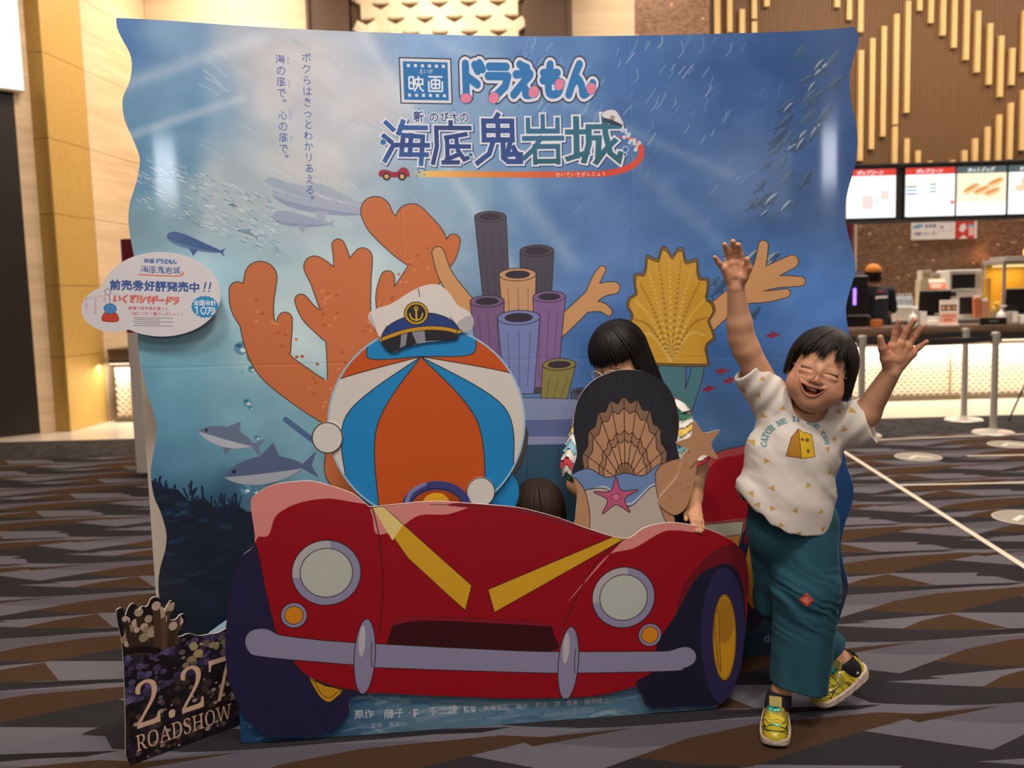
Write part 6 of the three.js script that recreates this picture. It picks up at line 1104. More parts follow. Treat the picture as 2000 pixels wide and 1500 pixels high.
// ---- hair: a close cap and many flattened strands that run from the crown
function hair(ends, { rad = [0.083, 0.094, 0.094], c = [0, 0.035, -0.016], crown = [0, 0.12, -0.03], n = 420, w = 0.0085, hang = [0, -1, 0], lift = 0.008, jitter = 0.008, parting = 0 } = {}) {
  const out = [], P = V(...c), H = V(...hang).normalize(), q0 = V(crown[0] - c[0], crown[1] - c[1], crown[2] - c[2]).normalize();
  const rot = new THREE.Quaternion().setFromUnitVectors(V(0, 1, 0), q0);
  const pathTo = (phi, lenEnd, layer) => { // follow the scalp down to the widest line, then hang
    const pts = [], R = rad.map((r) => r + lift + layer);
    let prev = null, drop = null;
    for (let i = 0; i <= 40; i++) {
      const th = 0.02 + i * 0.07, v = V(Math.sin(th) * Math.sin(phi), Math.cos(th), Math.sin(th) * Math.cos(phi)).applyQuaternion(rot);
      const p = V(P.x + v.x * R[0], P.y + v.y * R[1], P.z + v.z * R[2]);
      if (drop) { p.copy(prev).addScaledVector(H, 0.012); } else if (prev && (v.y < -0.12)) { drop = true; p.copy(prev).addScaledVector(H, 0.012); }
      if (prev && p.y < lenEnd) { const t = (prev.y - lenEnd) / Math.max(prev.y - p.y, 1e-6); pts.push(prev.clone().lerp(p, clamp(t, 0, 1))); break; }
      pts.push(p); prev = p;
    }
    while (drop && pts[pts.length - 1].y > lenEnd + 0.002 && pts.length < 140) pts.push(pts[pts.length - 1].clone().addScaledVector(H, Math.min(0.012, pts[pts.length - 1].y - lenEnd + 0.001)));
    return pts;
  };
  const ribbon = (pts, w0, th) => {
    const N = pts.length; if (N < 3) return;
    const pos = [], idx = [], M = 6;
    for (let i = 0; i < N; i++) {
      const a = pts[Math.max(i - 1, 0)], b = pts[Math.min(i + 1, N - 1)], T = b.clone().sub(a).normalize(), O = pts[i].clone().sub(P).normalize();
      const S = T.clone().cross(O).normalize(), U = S.clone().cross(T).normalize(), t = i / (N - 1), k = Math.min(1, 0.45 + t * 3) * Math.min(1, (1 - t) * 3.2 + 0.12);
      for (let m = 0; m < M; m++) { const e = m / M * Math.PI * 2; const p = pts[i].clone().addScaledVector(S, Math.cos(e) * w0 * 0.5 * k).addScaledVector(U, Math.sin(e) * th * 0.5 * k); pos.push(p.x, p.y, p.z); }
      if (i) for (let m = 0; m < M; m++) { const A = (i - 1) * M + m, B = (i - 1) * M + (m + 1) % M, C = i * M + m, D = i * M + (m + 1) % M; idx.push(A, C, B, B, C, D); }
    }
    const g = new THREE.BufferGeometry(); g.setAttribute('position', new THREE.Float32BufferAttribute(pos, 3)); g.setIndex(idx); g.computeVertexNormals(); out.push(g);
  };
  for (let i = 0; i < n; i++) {
    const phi = rr(-Math.PI, Math.PI), layer = rnd() * 0.007, e = ends(phi) + rr(-jitter, jitter), pts = pathTo(phi, e, layer);
    const bend = rr(-0.006, 0.006); pts.forEach((p, k) => { const t = k / pts.length; p.x += bend * t * t * 2; });
    ribbon(pts, w * rr(0.7, 1.3), 0.004);
  }
  // scalp cap
  const pos = [], idx = [], A = 72, B = 22;
  for (let a = 0; a <= A; a++) { const phi = -Math.PI + (a / A) * 2 * Math.PI, full = pathTo(phi, Math.max(ends(phi) + 0.012, -0.06), -0.003), cv = new THREE.CatmullRomCurve3(full.length > 2 ? full : [full[0], full[0].clone().addScaledVector(H, 0.01), full[0].clone().addScaledVector(H, 0.02)]); for (let b = 0; b <= B; b++) { const p = cv.getPoint(b / B); pos.push(p.x, p.y, p.z); } }
  for (let a = 0; a < A; a++) for (let b = 0; b < B; b++) { const p = a * (B + 1) + b, q = p + B + 1; idx.push(p, p + 1, q, q, p + 1, q + 1); }
  const g = new THREE.BufferGeometry(); g.setAttribute('position', new THREE.Float32BufferAttribute(pos, 3)); g.setIndex(idx); g.computeVertexNormals(); out.push(g);
  return merge(out);
}
const hairMat = (c) => phys({ color: c, roughness: 0.52, specularIntensity: 0.6, sheen: 0.12, sheenRoughness: 0.4, sheenColor: new THREE.Color(0.3, 0.22, 0.16), side: THREE.DoubleSide });
const frame = (pos, pitch, yaw, roll, s = 1) => new THREE.Matrix4().compose(V(...pos), new THREE.Quaternion().setFromEuler(new THREE.Euler(pitch, yaw, roll, 'YXZ')), V(s, s, s));

// a trainer in its own frame: toe along +z, sole at y = 0, heel at z = -L/2
function shoeParts(L = 0.205) {
  const W = 0.037, prof = (t) => 0.72 + 0.42 * Math.sin(Math.PI * clamp(t * 0.9 + 0.12, 0, 1)) ** 0.8 * (0.75 + 0.25 * smooth(t, 0.2, 0.7)); // t 0 heel .. 1 toe
  const dOutline = (x, z, e) => { const t = clamp(z / L + 0.5, 0, 1), w = W * prof(t) + e, r = w, zc = clamp(z, -L / 2 + W * 0.7, L / 2 - W * 0.95); return Math.hypot(x, z - zc) - (r - (z > zc ? 0 : 0)); };
  const spring = (z) => 0.012 * smooth(z, 0.04, L / 2) ** 2 + 0.004 * smooth(-z, 0.06, L / 2);
  const sole = (x, y, z) => { const s = spring(z), groove = 0.0016 * Math.max(0, Math.sin(z * 190 + y * 120)) * (y < 0.016 ? 1 : 0); return smax(dOutline(x, z, 0.003) + groove, Math.max(s - y, y - (0.024 + 0.008 * smooth(-z, 0, 0.09) + s * 0.8)), 0.006); };
  const topH = (z) => lerp(0.082, 0.038, smooth(z, -0.045, 0.07)) + 0.006 * smooth(-z, 0.07, 0.1);
  const upper = (x, y, z) => {
    let d = smax(dOutline(x, z, -0.002 - Math.max(0, y - 0.03) * 0.36), Math.max(0.014 - y, y - topH(z) + x * x * 6), 0.016);
    d = smin(d, blob(x, y, z, 0, 0.03, 0.062, 0.03, 0.024, 0.034), 0.012);
    d = smax(d, -blob(x, y, z, 0, 0.1, -0.045, 0.026, 0.05, 0.044), 0.006);
    return d;
  };
  const su = sdfMesh(upper, [-0.055, 0, -0.13], [0.055, 0.12, 0.13], 0.0035), ss = sdfMesh(sole, [-0.055, -0.01, -0.13], [0.055, 0.06, 0.13], 0.0032);
  vcolor(su, (x, y, z) => { const k = 0.5 + 0.5 * Math.sin(z * 260 + Math.abs(x) * 330 + 3 * noise(x * 60, y * 60, z * 60)), line = k > 0.9 && Math.abs(x) > 0.014 && y < 0.066 ? 0.25 : 1, toe = z > 0.066 ? 0.86 : 1; return [line * toe, line * toe, line * toe]; });
  // strap across the instep, shiny patch, laces, toe cap piping
  const onTop = (x, z) => { for (let y = 0.13; y > 0.01; y -= 0.001) if (upper(x, y, z) < 0) return y; return 0.01; };
  const band = (z0, wd, x0, x1, lift, n = 16) => { const pos = [], idx = []; for (let i = 0; i <= n; i++) for (const k of [0, 1, 2, 3]) { const x = lerp(x0, x1, i / n), z = z0 + (k < 2 ? -wd : wd) + x * 0.12, y = onTop(x, z) + (k === 0 || k === 3 ? -0.004 : lift); pos.push(x, y, z); } for (let i = 0; i < n; i++) for (const k of [0, 1, 2]) { const a = i * 4 + k, b = a + 1, c = a + 4, d = b + 4; idx.push(a, b, c, b, d, c); } const g = new THREE.BufferGeometry(); g.setAttribute('position', new THREE.Float32BufferAttribute(pos, 3)); g.setIndex(idx); g.computeVertexNormals(); return g; };
  const strap = band(-0.004, 0.0125, -0.036, 0.036, 0.006), patch = band(-0.006, 0.008, -0.022, 0.012, 0.0085, 8), eyelet = band(0.052, 0.0035, -0.016, 0.016, 0.003, 8);
  const laces = [0, 1, 2].map((i) => tube([-0.02, -0.008, 0.006, 0.02].map((x, k) => { const z = 0.022 + i * 0.009 + (k % 2) * 0.003; return [x, onTop(x, z) + 0.002, z]; }), 0.0019, 14, 6));
  const line = (pts) => tube(pts.map(([x, z]) => [x, onTop(x, z) + 0.0006, z]), 0.0019, 24, 5);
  const cap = [line([[-0.03, 0.03], [-0.026, 0.05], [-0.012, 0.058], [0.012, 0.058], [0.026, 0.05], [0.03, 0.03]]), line([[-0.03, 0.052], [-0.02, 0.074], [0.0, 0.083], [0.02, 0.074], [0.03, 0.052]]), line([[-0.033, 0.01], [-0.031, 0.03], [-0.034, 0.055]]), line([[0.033, 0.01], [0.031, 0.03], [0.034, 0.055]])];
  const tongue = new RoundedBoxGeometry(0.036, 0.03, 0.008, 2, 0.003).rotateX(-0.6).translate(0, 0.084, -0.026);
  const tab = new RoundedBoxGeometry(0.018, 0.036, 0.008, 2, 0.003).rotateX(0.3).translate(0, 0.08, -0.09);
  return { su, ss, strap, patch, eyelet, laces: merge(laces), cap: merge(cap), tongue, tab };
}

{ // ================= the waving child
  const B = [0.88, 0, -2.72];
  const boy = thing('person', 'smiling child with bowl-cut hair and clear glasses raising both arms, in a white T-shirt and teal trousers', 'person', B);
  boy.userData.label = 'smiling child in glasses raising both arms, wearing white T-shirt and teal trousers';
  const skin = skinMat(0xd09a78);
  const rW = [0.668, 1.353, -2.66], lW = [1.107, 1.097, -2.6], rE = [0.695, 1.2, -2.70], lE = [1.06, 0.966, -2.665], rS = [0.79, 1.02, -2.735], lS = [0.985, 0.935, -2.735];
  const bodyB = shift([[...rS, 0.046, 0.71, 1.168, -2.705, 0.039], [0.71, 1.168, -2.705, 0.039, 0.695, 1.205, -2.7, 0.0375], [0.695, 1.205, -2.7, 0.0375, 0.687, 1.245, -2.69, 0.036], [0.687, 1.245, -2.69, 0.036, ...rW, 0.0255], [...lS, 0.046, ...lE, 0.041], [...lE, 0.04, ...lW, 0.0265],
    [0.79, 1.0, -2.74, 0.05, 0.98, 0.93, -2.74, 0.05], [0.885, 0.95, -2.73, 0.075, 0.845, 0.72, -2.73, 0.09], [0.84, 0.72, -2.73, 0.09, 0.855, 0.6, -2.74, 0.09], [0.9, 1.06, -2.70, 0.05, 0.885, 0.96, -2.73, 0.06],
    [0.915, 0.58, -2.73, 0.07, 0.885, 0.36, -2.685, 0.05], [0.885, 0.36, -2.685, 0.048, 0.803, 0.07, -2.675, 0.03], [0.80, 0.58, -2.76, 0.06, 0.84, 0.33, -2.82, 0.047], [0.84, 0.33, -2.82, 0.045, 1.058, 0.132, -2.80, 0.028], [0.803, 0.07, -2.675, 0.03, 0.79, 0.03, -2.64, 0.028], [1.058, 0.132, -2.80, 0.029, 1.06, 0.095, -2.785, 0.028]], B);
  const bf = bones(bodyB, 0.016), [a, b] = boundsOf(bodyB, 0.012);
  const bodyG = sdfMesh(bf, a, b, 0.0085);
  vcolor(bodyG, () => [1, 1, 1]);
  const Rm = [[0.682, 1.418, -2.645], [0.666, 1.427, -2.645], [0.649, 1.425, -2.645], [0.633, 1.411, -2.647]], Rp = [[0.675, 1.45, -2.635], [0.658, 1.461, -2.634], [0.639, 1.456, -2.635], [0.614, 1.427, -2.64]], Rt = [[0.666, 1.476, -2.616], [0.649, 1.486, -2.614], [0.626, 1.478, -2.618], [0.6, 1.443, -2.63]];
  const RH = handBones(rW, [0.661, 1.392, -2.652], Rm, Rp, Rt, [[0.685, 1.384, -2.642], [0.697, 1.41, -2.628], [0.69, 1.434, -2.617]], 1.12);
  const Lm = [[1.103, 1.173, -2.585], [1.124, 1.18, -2.583], [1.145, 1.171, -2.585], [1.16, 1.151, -2.588]], Lp = [[1.107, 1.212, -2.577], [1.137, 1.216, -2.574], [1.163, 1.202, -2.577], [1.177, 1.167, -2.582]], Lt = [[1.111, 1.246, -2.56], [1.151, 1.247, -2.556], [1.179, 1.229, -2.56], [1.193, 1.184, -2.568]];
  const LH = handBones(lW, [1.117, 1.136, -2.592], Lm, Lp, Lt, [[1.084, 1.138, -2.582], [1.067, 1.17, -2.57], [1.057, 1.2, -2.562]], 1.2);
  const tint = (w) => (x, y, z) => { const k = smooth(Math.hypot(x - w[0] + B[0], y - w[1], z - w[2] + B[2]), 0.02, 0.07); return [1, 1 - 0.1 * k, 1 - 0.13 * k]; };
  const hr = vcolor(handMesh(RH, B, rW, rE), tint(rW)), hl = vcolor(handMesh(LH, B, lW, lE), tint(lW));
  const hf = headField({ mouthX: -0.004 }), HM = frame([0.921 - B[0], 1.092 - B[1], -2.668 - B[2]], -0.10, -0.37, -0.29);
  const hg = vcolor(sdfMesh(hf, [-0.11, -0.135, -0.13], [0.11, 0.145, 0.115], 0.0027), faceTint); hg.applyMatrix4(HM);
  part('body', joinBody([bodyG, hg, hr, hl]), skin, boy);
  // head furniture is placed in the head frame
  const inHead = (g) => g.applyMatrix4(HM);
  const hz = (x, y) => frontZ(hf, x, y);
  part('hair', inHead(hair((phi) => {
    const p = phi * 180 / Math.PI, ap = Math.abs(p);
    const front = 0.06 + 0.010 * Math.sin(p * 0.21) + 0.035 * Math.exp(-(((p - 12) / 7) ** 2)) - 0.012 * smooth(ap, 20, 45);
    const side = p > 0 ? -0.052 : -0.022, back = -0.075;
    return ap < 48 ? front : ap < 62 ? lerp(front, side, (ap - 48) / 14) : ap < 110 ? side : lerp(side, back, (ap - 110) / 70);
  }, { n: 1250, w: 0.0062, lift: 0.007, crown: [0.02, 0.125, -0.01], jitter: 0.011 })), hairMat(0x1a110c), boy);
  const lash = []; for (const e of [-0.0352, 0.0348]) { const pts = []; for (let i = 0; i <= 10; i++) { const x = e + lerp(-0.0185, 0.0185, i / 10), y = 0.0045 - 6 * (Math.abs(x) - 0.035) ** 2 + 0.0008; pts.push([x, y, hz(x, y + 0.002) - 0.0006]); } lash.push(tube(pts, 0.00135, 20, 6)); }
  part('eyelash', inHead(merge(lash)), std(0x21140f, 0.6), boy);
  const brow = []; for (const e of [-1, 1]) { const pts = []; for (let i = 0; i <= 8; i++) { const x = e * lerp(0.018, 0.052, i / 8), y = 0.031 + 0.005 * Math.sin(i / 8 * 3.1); pts.push([x, y, hz(x, y) - 0.0002]); } brow.push(tube(pts, 0.0011, 16, 5)); }
  part('eyebrow', inHead(merge(brow)), std(0x8a5a42, 0.8), boy);
  // mouth: dark inside, teeth with gaps, tongue
  part('mouth', inHead(blob3(0, -0.004, -0.06, 0.052, 0.03, 0.022, 0.018)), std(0x4a1512, 0.6), boy);
  part('tongue', inHead(blob3(0, -0.003, -0.066, 0.064, 0.017, 0.006, 0.01)), std(0x9c4640, 0.5), boy);
  const teeth = part('teeth', inHead(merge([-3, -2, -1, 0, 1, 2, 3].filter((i) => i !== 2).map((i) => rbox(i === 0 || i === -1 ? 0.0074 : 0.0062, i % 2 ? 0.0065 : 0.0085, 0.005, -0.001 + i * 0.0073, -0.0515 + 0.0005 * i * i, 0.0735 - i * i * 0.0011, 0.0022)))), phys({ color: 0xcdb9a2, roughness: 0.35, clearcoat: 0.3 }), boy);
  // clear glasses
  const gl = []; const lens = [];
  for (const e of [-1, 1]) { const ring = [], cx = e * 0.0335, cy = -0.002; for (let i = 0; i < 40; i++) { const t = i / 40 * 6.2832, c = Math.cos(t), s = Math.sin(t), r = 1 / (Math.abs(c) ** 3.2 + Math.abs(s) ** 3.2) ** (1 / 3.2), x = cx + c * r * 0.0285, y = cy + s * r * 0.021; ring.push([x, y, 0.097 - 1.6 * x * x]); } gl.push(tube(ring, 0.0013, 80, 8, true)); const s = new THREE.Shape(); ring.forEach(([x, y], i) => i ? s.lineTo(x, y) : s.moveTo(x, y)); const lg = new THREE.ShapeGeometry(s), lp = lg.attributes.position; for (let i = 0; i < lp.count; i++) lp.setZ(i, 0.097 - 1.6 * lp.getX(i) ** 2); lens.push(lg); gl.push(tube([[e * 0.062, 0.006, 0.0905], [e * 0.073, 0.007, 0.07], [e * 0.08, 0.006, 0.035], [e * 0.083, 0.002, 0.0]], 0.0014, 20, 6)); }
  gl.push(tube([[-0.0075, 0.003, 0.0965], [0, 0.006, 0.0985], [0.0075, 0.003, 0.0965]], 0.0017, 12, 6));
  const glasses = part('glasses', inHead(merge(gl)), phys({ color: 0xc99a80, roughness: 0.25, clearcoat: 0.4 }), boy, 'clear pinkish glasses');
  part('lens', inHead(merge(lens)), phys({ color: 0xffffff, roughness: 0.02, transmission: 1, thickness: 0 }), glasses);
  // ---- T-shirt
  const hemX = [[0.6, 0.77], [0.671, 0.739], [0.734, 0.676], [0.769, 0.641], [0.82, 0.617], [0.871, 0.606], [0.92, 0.603], [0.97, 0.608], [1.1, 0.62]];
  const hem = (x) => { for (let i = 0; i + 1 < hemX.length; i++) if (x <= hemX[i + 1][0]) { const t = clamp((x - hemX[i][0]) / (hemX[i + 1][0] - hemX[i][0]), 0, 1); return lerp(hemX[i][1], hemX[i + 1][1], t * t * (3 - 2 * t)); } return 0.62; };
  const torso = [[0.885, 0.955, 0, 0.098, 0.86, 0.85, 0, 0.136], [0.86, 0.85, 0, 0.136, 0.835, 0.70, 0, 0.147], [0.835, 0.70, 0, 0.147, 0.822, 0.56, 0, 0.15]];
  const slv = [[0.815, 0.985, -2.735, 0.07, 0.716, 1.104, -2.72, 0.05], [0.965, 0.915, -2.735, 0.072, 1.074, 0.942, -2.672, 0.072]];
  const shirt = (X, Y, Z, inset = 0) => {
    const x = X + B[0], y = Y + B[1], z = Z + B[2];
    let t = 1e3; for (const s of torso) t = smin(t, cone(x, y, (z + 2.72) * 1.38, s), 0.03);
    t *= 0.86;
    const fold = (0.0042 * Math.sin((x * 0.8 + y * 0.72) * 62 + 2.4 * noise(x * 7, y * 7, 2)) + 0.0045 * noise(x * 16, y * 11, z * 10) + 0.0025 * noise(x * 40 + y * 20, y * 30, z * 20)) * smooth(y, 0.6, 0.72) * (0.45 + 0.55 * smooth(Math.abs(x - 0.85), 0.0, 0.1));
    const drape = 0.0035 * Math.sin(x * 46 + y * 9) * smooth(0.74 - y, 0, 0.16);
    let d = t + fold * 0.7 + drape;
    let u = 1e3; for (const s of slv) { const c = cone(x, y, z, s) + 0.002 * Math.sin((x * 1.2 - y) * 90 + z * 30); u = Math.min(u, c); }
    d = smin(d, u, 0.035) + inset;
    return [d, x, y, z];
  };
  const ends = [[0.716, 1.104, -2.72, -0.62, 0.78, 0.06], [1.074, 0.945, -2.672, 0.85, 0.32, 0.42]];
  const shirtF = (X, Y, Z) => {
    let [d, x, y, z] = shirt(X, Y, Z), inner = d + 0.011;
    const hy = hem(x) - 0.03 * smooth(-2.72 - z, 0.02, 0.1) * 0 - y;
    let cutIn = Math.max(inner, y - hem(x) - 0.09);
    let e = smax(d, hy, 0.006);
    e = Math.max(e, -cutIn);
    for (const q of ends) { const s = (x - q[0]) * q[3] + (y - q[1]) * q[4] + (z - q[2]) * q[5], near = Math.hypot(x - q[0], y - q[1], z - q[2]) < 0.16; if (near) { e = smax(e, s, 0.004); e = Math.max(e, -Math.max(inner + 0.001, -s - 0.045)); } }
    e = smax(e, -blob(x, y, z, 0.893, 1.0, -2.69, 0.058, 0.06, 0.085), 0.006);
    return e;
  };
  const sg = sdfMesh(shirtF, [-0.24, 0.57, -0.19], [0.24, 1.2, 0.17], 0.0048);
  { const p = sg.attributes.position, u = new Float32Array(p.count * 2); for (let i = 0; i < p.count; i++) { u[2 * i] = (p.getX(i) + 0.25) / 0.5; u[2 * i + 1] = (p.getY(i) - 0.57) / 0.62; } sg.setAttribute('uv', new THREE.BufferAttribute(u, 2)); }
  const shirtTex = canvas(1024, 1270, (g, W, H) => {
    g.fillStyle = '#dcd3c9'; g.fillRect(0, 0, W, H);
    const X = (x) => (x - B[0] + 0.25) / 0.5 * W, Y = (y) => H - (y - 0.57) / 0.62 * H, px = W / 0.5;
    const tri = (x, y, a, r = 0.011) => { g.fillStyle = '#c8a25a'; g.beginPath(); for (let k = 0; k < 3; k++) { const t = a + k * 2.094; g.lineTo(X(x) + Math.cos(t) * r * px, Y(y) + Math.sin(t) * r * px); } g.fill(); };
    for (const [x, y, a] of [[0.758, 0.965, 0.4], [0.772, 0.93, 0], [0.725, 0.885, 1.2], [0.755, 0.835, 2.2], [0.736, 0.945, 1], [0.935, 0.868, 1.5], [0.944, 0.795, 0.5], [0.872, 0.763, 0.2], [0.768, 0.756, 1], [0.766, 0.695, 0.1], [0.832, 0.69, 1], [0.912, 0.682, 0.5], [0.978, 0.725, 1.1], [0.922, 0.625, 1.6], [0.845, 0.618, 1.6], [0.79, 0.645, 0.3], [0.728, 0.704, 1], [0.986, 0.925, 0.2], [1.01, 0.98, 0.6], [0.978, 0.975, 0.9], [0.96, 0.895, 1], [0.712, 0.735, 1.2], [0.7, 1.04, 0.3], [0.74, 1.03, 1], [0.81, 0.99, 0.6], [0.89, 0.6, 1.6], [0.75, 1.08, 0.5]]) tri(x, y, a);
    // wedge of cheese, no figure beside it
    const C = (pts, c, l) => { g.beginPath(); pts.forEach(([x, y], i) => i ? g.lineTo(X(x), Y(y)) : g.moveTo(X(x), Y(y))); g.closePath(); g.fillStyle = c; g.fill(); if (l) { g.strokeStyle = '#3a2c18'; g.lineWidth = 0.0016 * px; g.stroke(); } };
    C([[0.848, 0.93], [0.824, 0.905], [0.812, 0.868], [0.808, 0.852], [0.85, 0.846]], '#b07a1c', true);
    C([[0.848, 0.931], [0.864, 0.918], [0.868, 0.921], [0.872, 0.918], [0.885, 0.914], [0.889, 0.88], [0.893, 0.848], [0.85, 0.844]], '#d9b01c', true);
    for (const [x, y, r] of [[0.857, 0.9, 0.0036], [0.871, 0.898, 0.0048], [0.872, 0.866, 0.0044]]) { g.beginPath(); g.arc(X(x), Y(y), r * px, 0, 7); g.fillStyle = '#8a6412'; g.fill(); g.strokeStyle = '#3a2c18'; g.stroke(); }
    // arched slogan
    g.font = 'bold ' + Math.round(0.0195 * px) + 'px serif'; g.textAlign = 'center'; const txt = 'CATCH ME IF YOU CAN', n = txt.length;
    for (let i = 0; i < n; i++) { const a = lerp(-1.35, 1.45, i / (n - 1)), cx = 0.843, cy = 0.87, R = 0.088; g.save(); g.translate(X(cx + Math.sin(a - 0.1) * R * 0.97), Y(cy + Math.cos(a - 0.1) * R * 0.92)); g.rotate(a); g.strokeStyle = '#9db4b0'; g.lineWidth = 7; g.strokeText(txt[i], 0, 0); g.fillStyle = '#5f8a8c'; g.fillText(txt[i], 0, 0); g.restore(); }
    const id = g.getImageData(0, 0, W, H), d = id.data; for (let i = 0; i < d.length; i += 4) { const k = (rnd() - 0.5) * 10; d[i] += k; d[i + 1] += k; d[i + 2] += k; } g.putImageData(id, 0, 0);
  });
  part('t_shirt', sg, phys({ color: 0xffffff, map: shirtTex, roughness: 0.85, sheen: 0.2, side: THREE.DoubleSide }), boy);
  // ---- trousers
  const legF = [[0.9, 0.62, -2.73, 0.1, 0.892, 0.42, -2.69, 0.098], [0.892, 0.42, -2.69, 0.098, 0.866, 0.03, -2.675, 0.088]], legB = [[0.815, 0.6, -2.755, 0.085, 0.845, 0.34, -2.83, 0.072], [0.845, 0.34, -2.83, 0.07, 1.03, 0.168, -2.82, 0.05]];
  const trousers = (X, Y, Z) => {
    const x = X + B[0], y = Y + B[1], z = Z + B[2];
    let f = 1e3; for (const s of legF) f = smin(f, cone(x, y, (z + 2.69) * 1.12 - 2.69, s), 0.03);
    f += 0.004 * Math.sin(y * 75 + x * 55 + 3 * noise(x * 9, y * 9, 1)) * smooth(0.95 - x, 0, 0.12) * Math.exp(-(((y - 0.42) / 0.13) ** 2)) + 0.007 * Math.sin(x * 60 + 1.1) * smooth(0.34 - y, 0, 0.3) + 0.0035 * noise(x * 24, y * 12, z * 20) + 0.0028 * Math.sin(y * 210 + x * 120 + 4 * noise(x * 20, y * 20, 5)) * Math.exp(-(((y - 0.4) / 0.1) ** 2)) * (0.5 + noise(x * 12, y * 12, 8));
    const bot = 0.135 - (x - 0.773) * 0.2;
    f = smax(f, bot - y, 0.004); f = Math.max(f, -Math.max(f + 0.014, y - bot - 0.06));
    let b = 1e3; for (const s of legB) b = smin(b, cone(x, y, z, s), 0.03);
    b += 0.004 * noise(x * 20, y * 20, z * 20);
    const s2 = (x - 1.028) * 0.75 + (0.168 - y) * 0.66; b = smax(b, s2, 0.004); b = Math.max(b, -Math.max(b + 0.013, -s2 - 0.05));
    return smax(smin(smin(f, b, 0.02), cone(x, y, (z + 2.74) * 1.3 - 2.74, [0.85, 0.74, -2.74, 0.122, 0.855, 0.6, -2.74, 0.13]), 0.02), y - 0.74, 0.01);
  };
  const tg = sdfMesh(trousers, [-0.2, 0.05, -0.22], [0.24, 0.76, 0.14], 0.0055);
  part('trousers', tg, phys({ color: 0x184c5c, roughness: 0.85, sheen: 0.4, sheenRoughness: 0.7, sheenColor: new THREE.Color(0.1, 0.3, 0.36), side: THREE.DoubleSide }), boy, 'wide teal trousers');
  { // diamond patch, moulded on the cloth
    const tx = canvas(256, 256, (g) => { g.fillStyle = '#c8402a'; g.fillRect(0, 0, 256, 256); g.fillStyle = '#f0cdb8'; g.textAlign = 'center'; g.font = 'bold 40px sans-serif'; g.fillText('THE', 128, 104); g.font = 'bold 32px sans-serif'; g.fillText('GREATEST', 128, 140); g.font = 'bold 36px sans-serif'; g.fillText('DAY', 128, 178); });
    const pos = [], uv = [], idx = [], N = 10, cx = 0.862 - B[0], cy = 0.419, r = 0.0215;
    for (let j = 0; j <= N; j++) for (let i = 0; i <= N; i++) { const a = i / N * 2 - 1, b2 = j / N * 2 - 1, x = cx + (a - b2) / 2 * r, y = cy + (a + b2) / 2 * r; pos.push(x, y, frontZ(trousers, x, y, 0.2, -0.1) + 0.0016); uv.push((a - b2) / 4 + 0.5, (a + b2) / 4 + 0.5); if (i < N && j < N) { const k = j * (N + 1) + i; idx.push(k, k + 1, k + N + 1, k + 1, k + N + 2, k + N + 1); } }
    const g = new THREE.BufferGeometry(); g.setAttribute('position', new THREE.Float32BufferAttribute(pos, 3)); g.setAttribute('uv', new THREE.Float32BufferAttribute(uv, 2)); g.setIndex(idx); g.computeVertexNormals();
    part('patch', g, std(0xffffff, 0.7, 0, { map: tx, side: THREE.DoubleSide }), boy, 'small red diamond patch with white lettering');
  }
  // ---- socks and shoes
  const sockM = std(0x15161f, 0.9), shoeY = phys({ color: 0xd0bc2c, vertexColors: true, roughness: 0.38, clearcoat: 0.3 }), soleM = std(0xd8c4b0, 0.6), teal = phys({ color: 0x4ac0b0, roughness: 0.15, metalness: 0.6, iridescence: 1, iridescenceIOR: 1.6 }), strapM = phys({ color: 0x9c8e2c, roughness: 0.35, clearcoat: 0.4 }), darkM = std(0x2a2a1c, 0.6), laceM = std(0xe0c438, 0.6), tongueM = std(0xa4964e, 0.7);
  const SH = shoeParts();
  const dress = (pos, pitch, yaw, ankle, up) => {
    const Mx = frame([pos[0] - B[0], pos[1] - B[1], pos[2] - B[2]], pitch, yaw, 0, 1.06), put = (g) => g.clone().applyMatrix4(Mx);
    const s = part('shoe', put(SH.su), shoeY, boy, 'yellow trainer');
    part('sole', put(SH.ss), soleM, s); part('strap', put(SH.strap), strapM, s); part('reflector', put(SH.patch), teal, s, 'shiny turquoise patch'); part('lace', put(SH.laces), laceM, s); part('piping', put(SH.cap), darkM, s); part('tongue', put(SH.tongue), tongueM, s); part('eyelet', put(SH.eyelet), teal, s); part('heel_tab', put(SH.tab), darkM, s);
    const c = V(0, 0.06, -0.05).applyMatrix4(Mx), q = [ankle[0] - B[0], ankle[1] - B[1], ankle[2] - B[2]], u = [up[0] - B[0], up[1] - B[1], up[2] - B[2]];
    const L = [[c.x, c.y, c.z, 0.033, ...q, 0.0345], [...q, 0.0345, ...u, 0.0345]], [lo, hi] = boundsOf(L, 0.01), f0 = bones(L, 0.02), end = V(...u), dir = V(...u).sub(V(...q)).normalize();
    const sk = part('sock', sdfMesh((x, y, z) => smax(f0(x, y, z), (x - end.x) * dir.x + (y - end.y) * dir.y + (z - end.z) * dir.z, 0.003), lo, hi, 0.004), sockM, boy, 'dark sock');
    return sk;
  };
  dress([0.772, 0, -2.605], 0, -0.3, [0.80, 0.075, -2.668], [0.806, 0.1, -2.672]);
  const sk = dress([1.03, 0.05, -2.775], 0.42, -1.22, [1.064, 0.118, -2.788], [1.05, 0.14, -2.796]);
  const star = new THREE.Shape(); for (let i = 0; i < 10; i++) { const r = i % 2 ? 0.0028 : 0.0065, t = i * 0.628 + 1.57; i ? star.lineTo(Math.cos(t) * r, Math.sin(t) * r) : star.moveTo(Math.cos(t) * r, Math.sin(t) * r); }
  part('star', [[1.077, 0.12, -2.752], [1.082, 0.1, -2.75]].map(([x, y, z]) => new THREE.ExtrudeGeometry(star, { depth: 0.002, bevelEnabled: false }).translate(x - B[0], y, z - B[2])), std(0xe6e0d4, 0.7), sk);
}
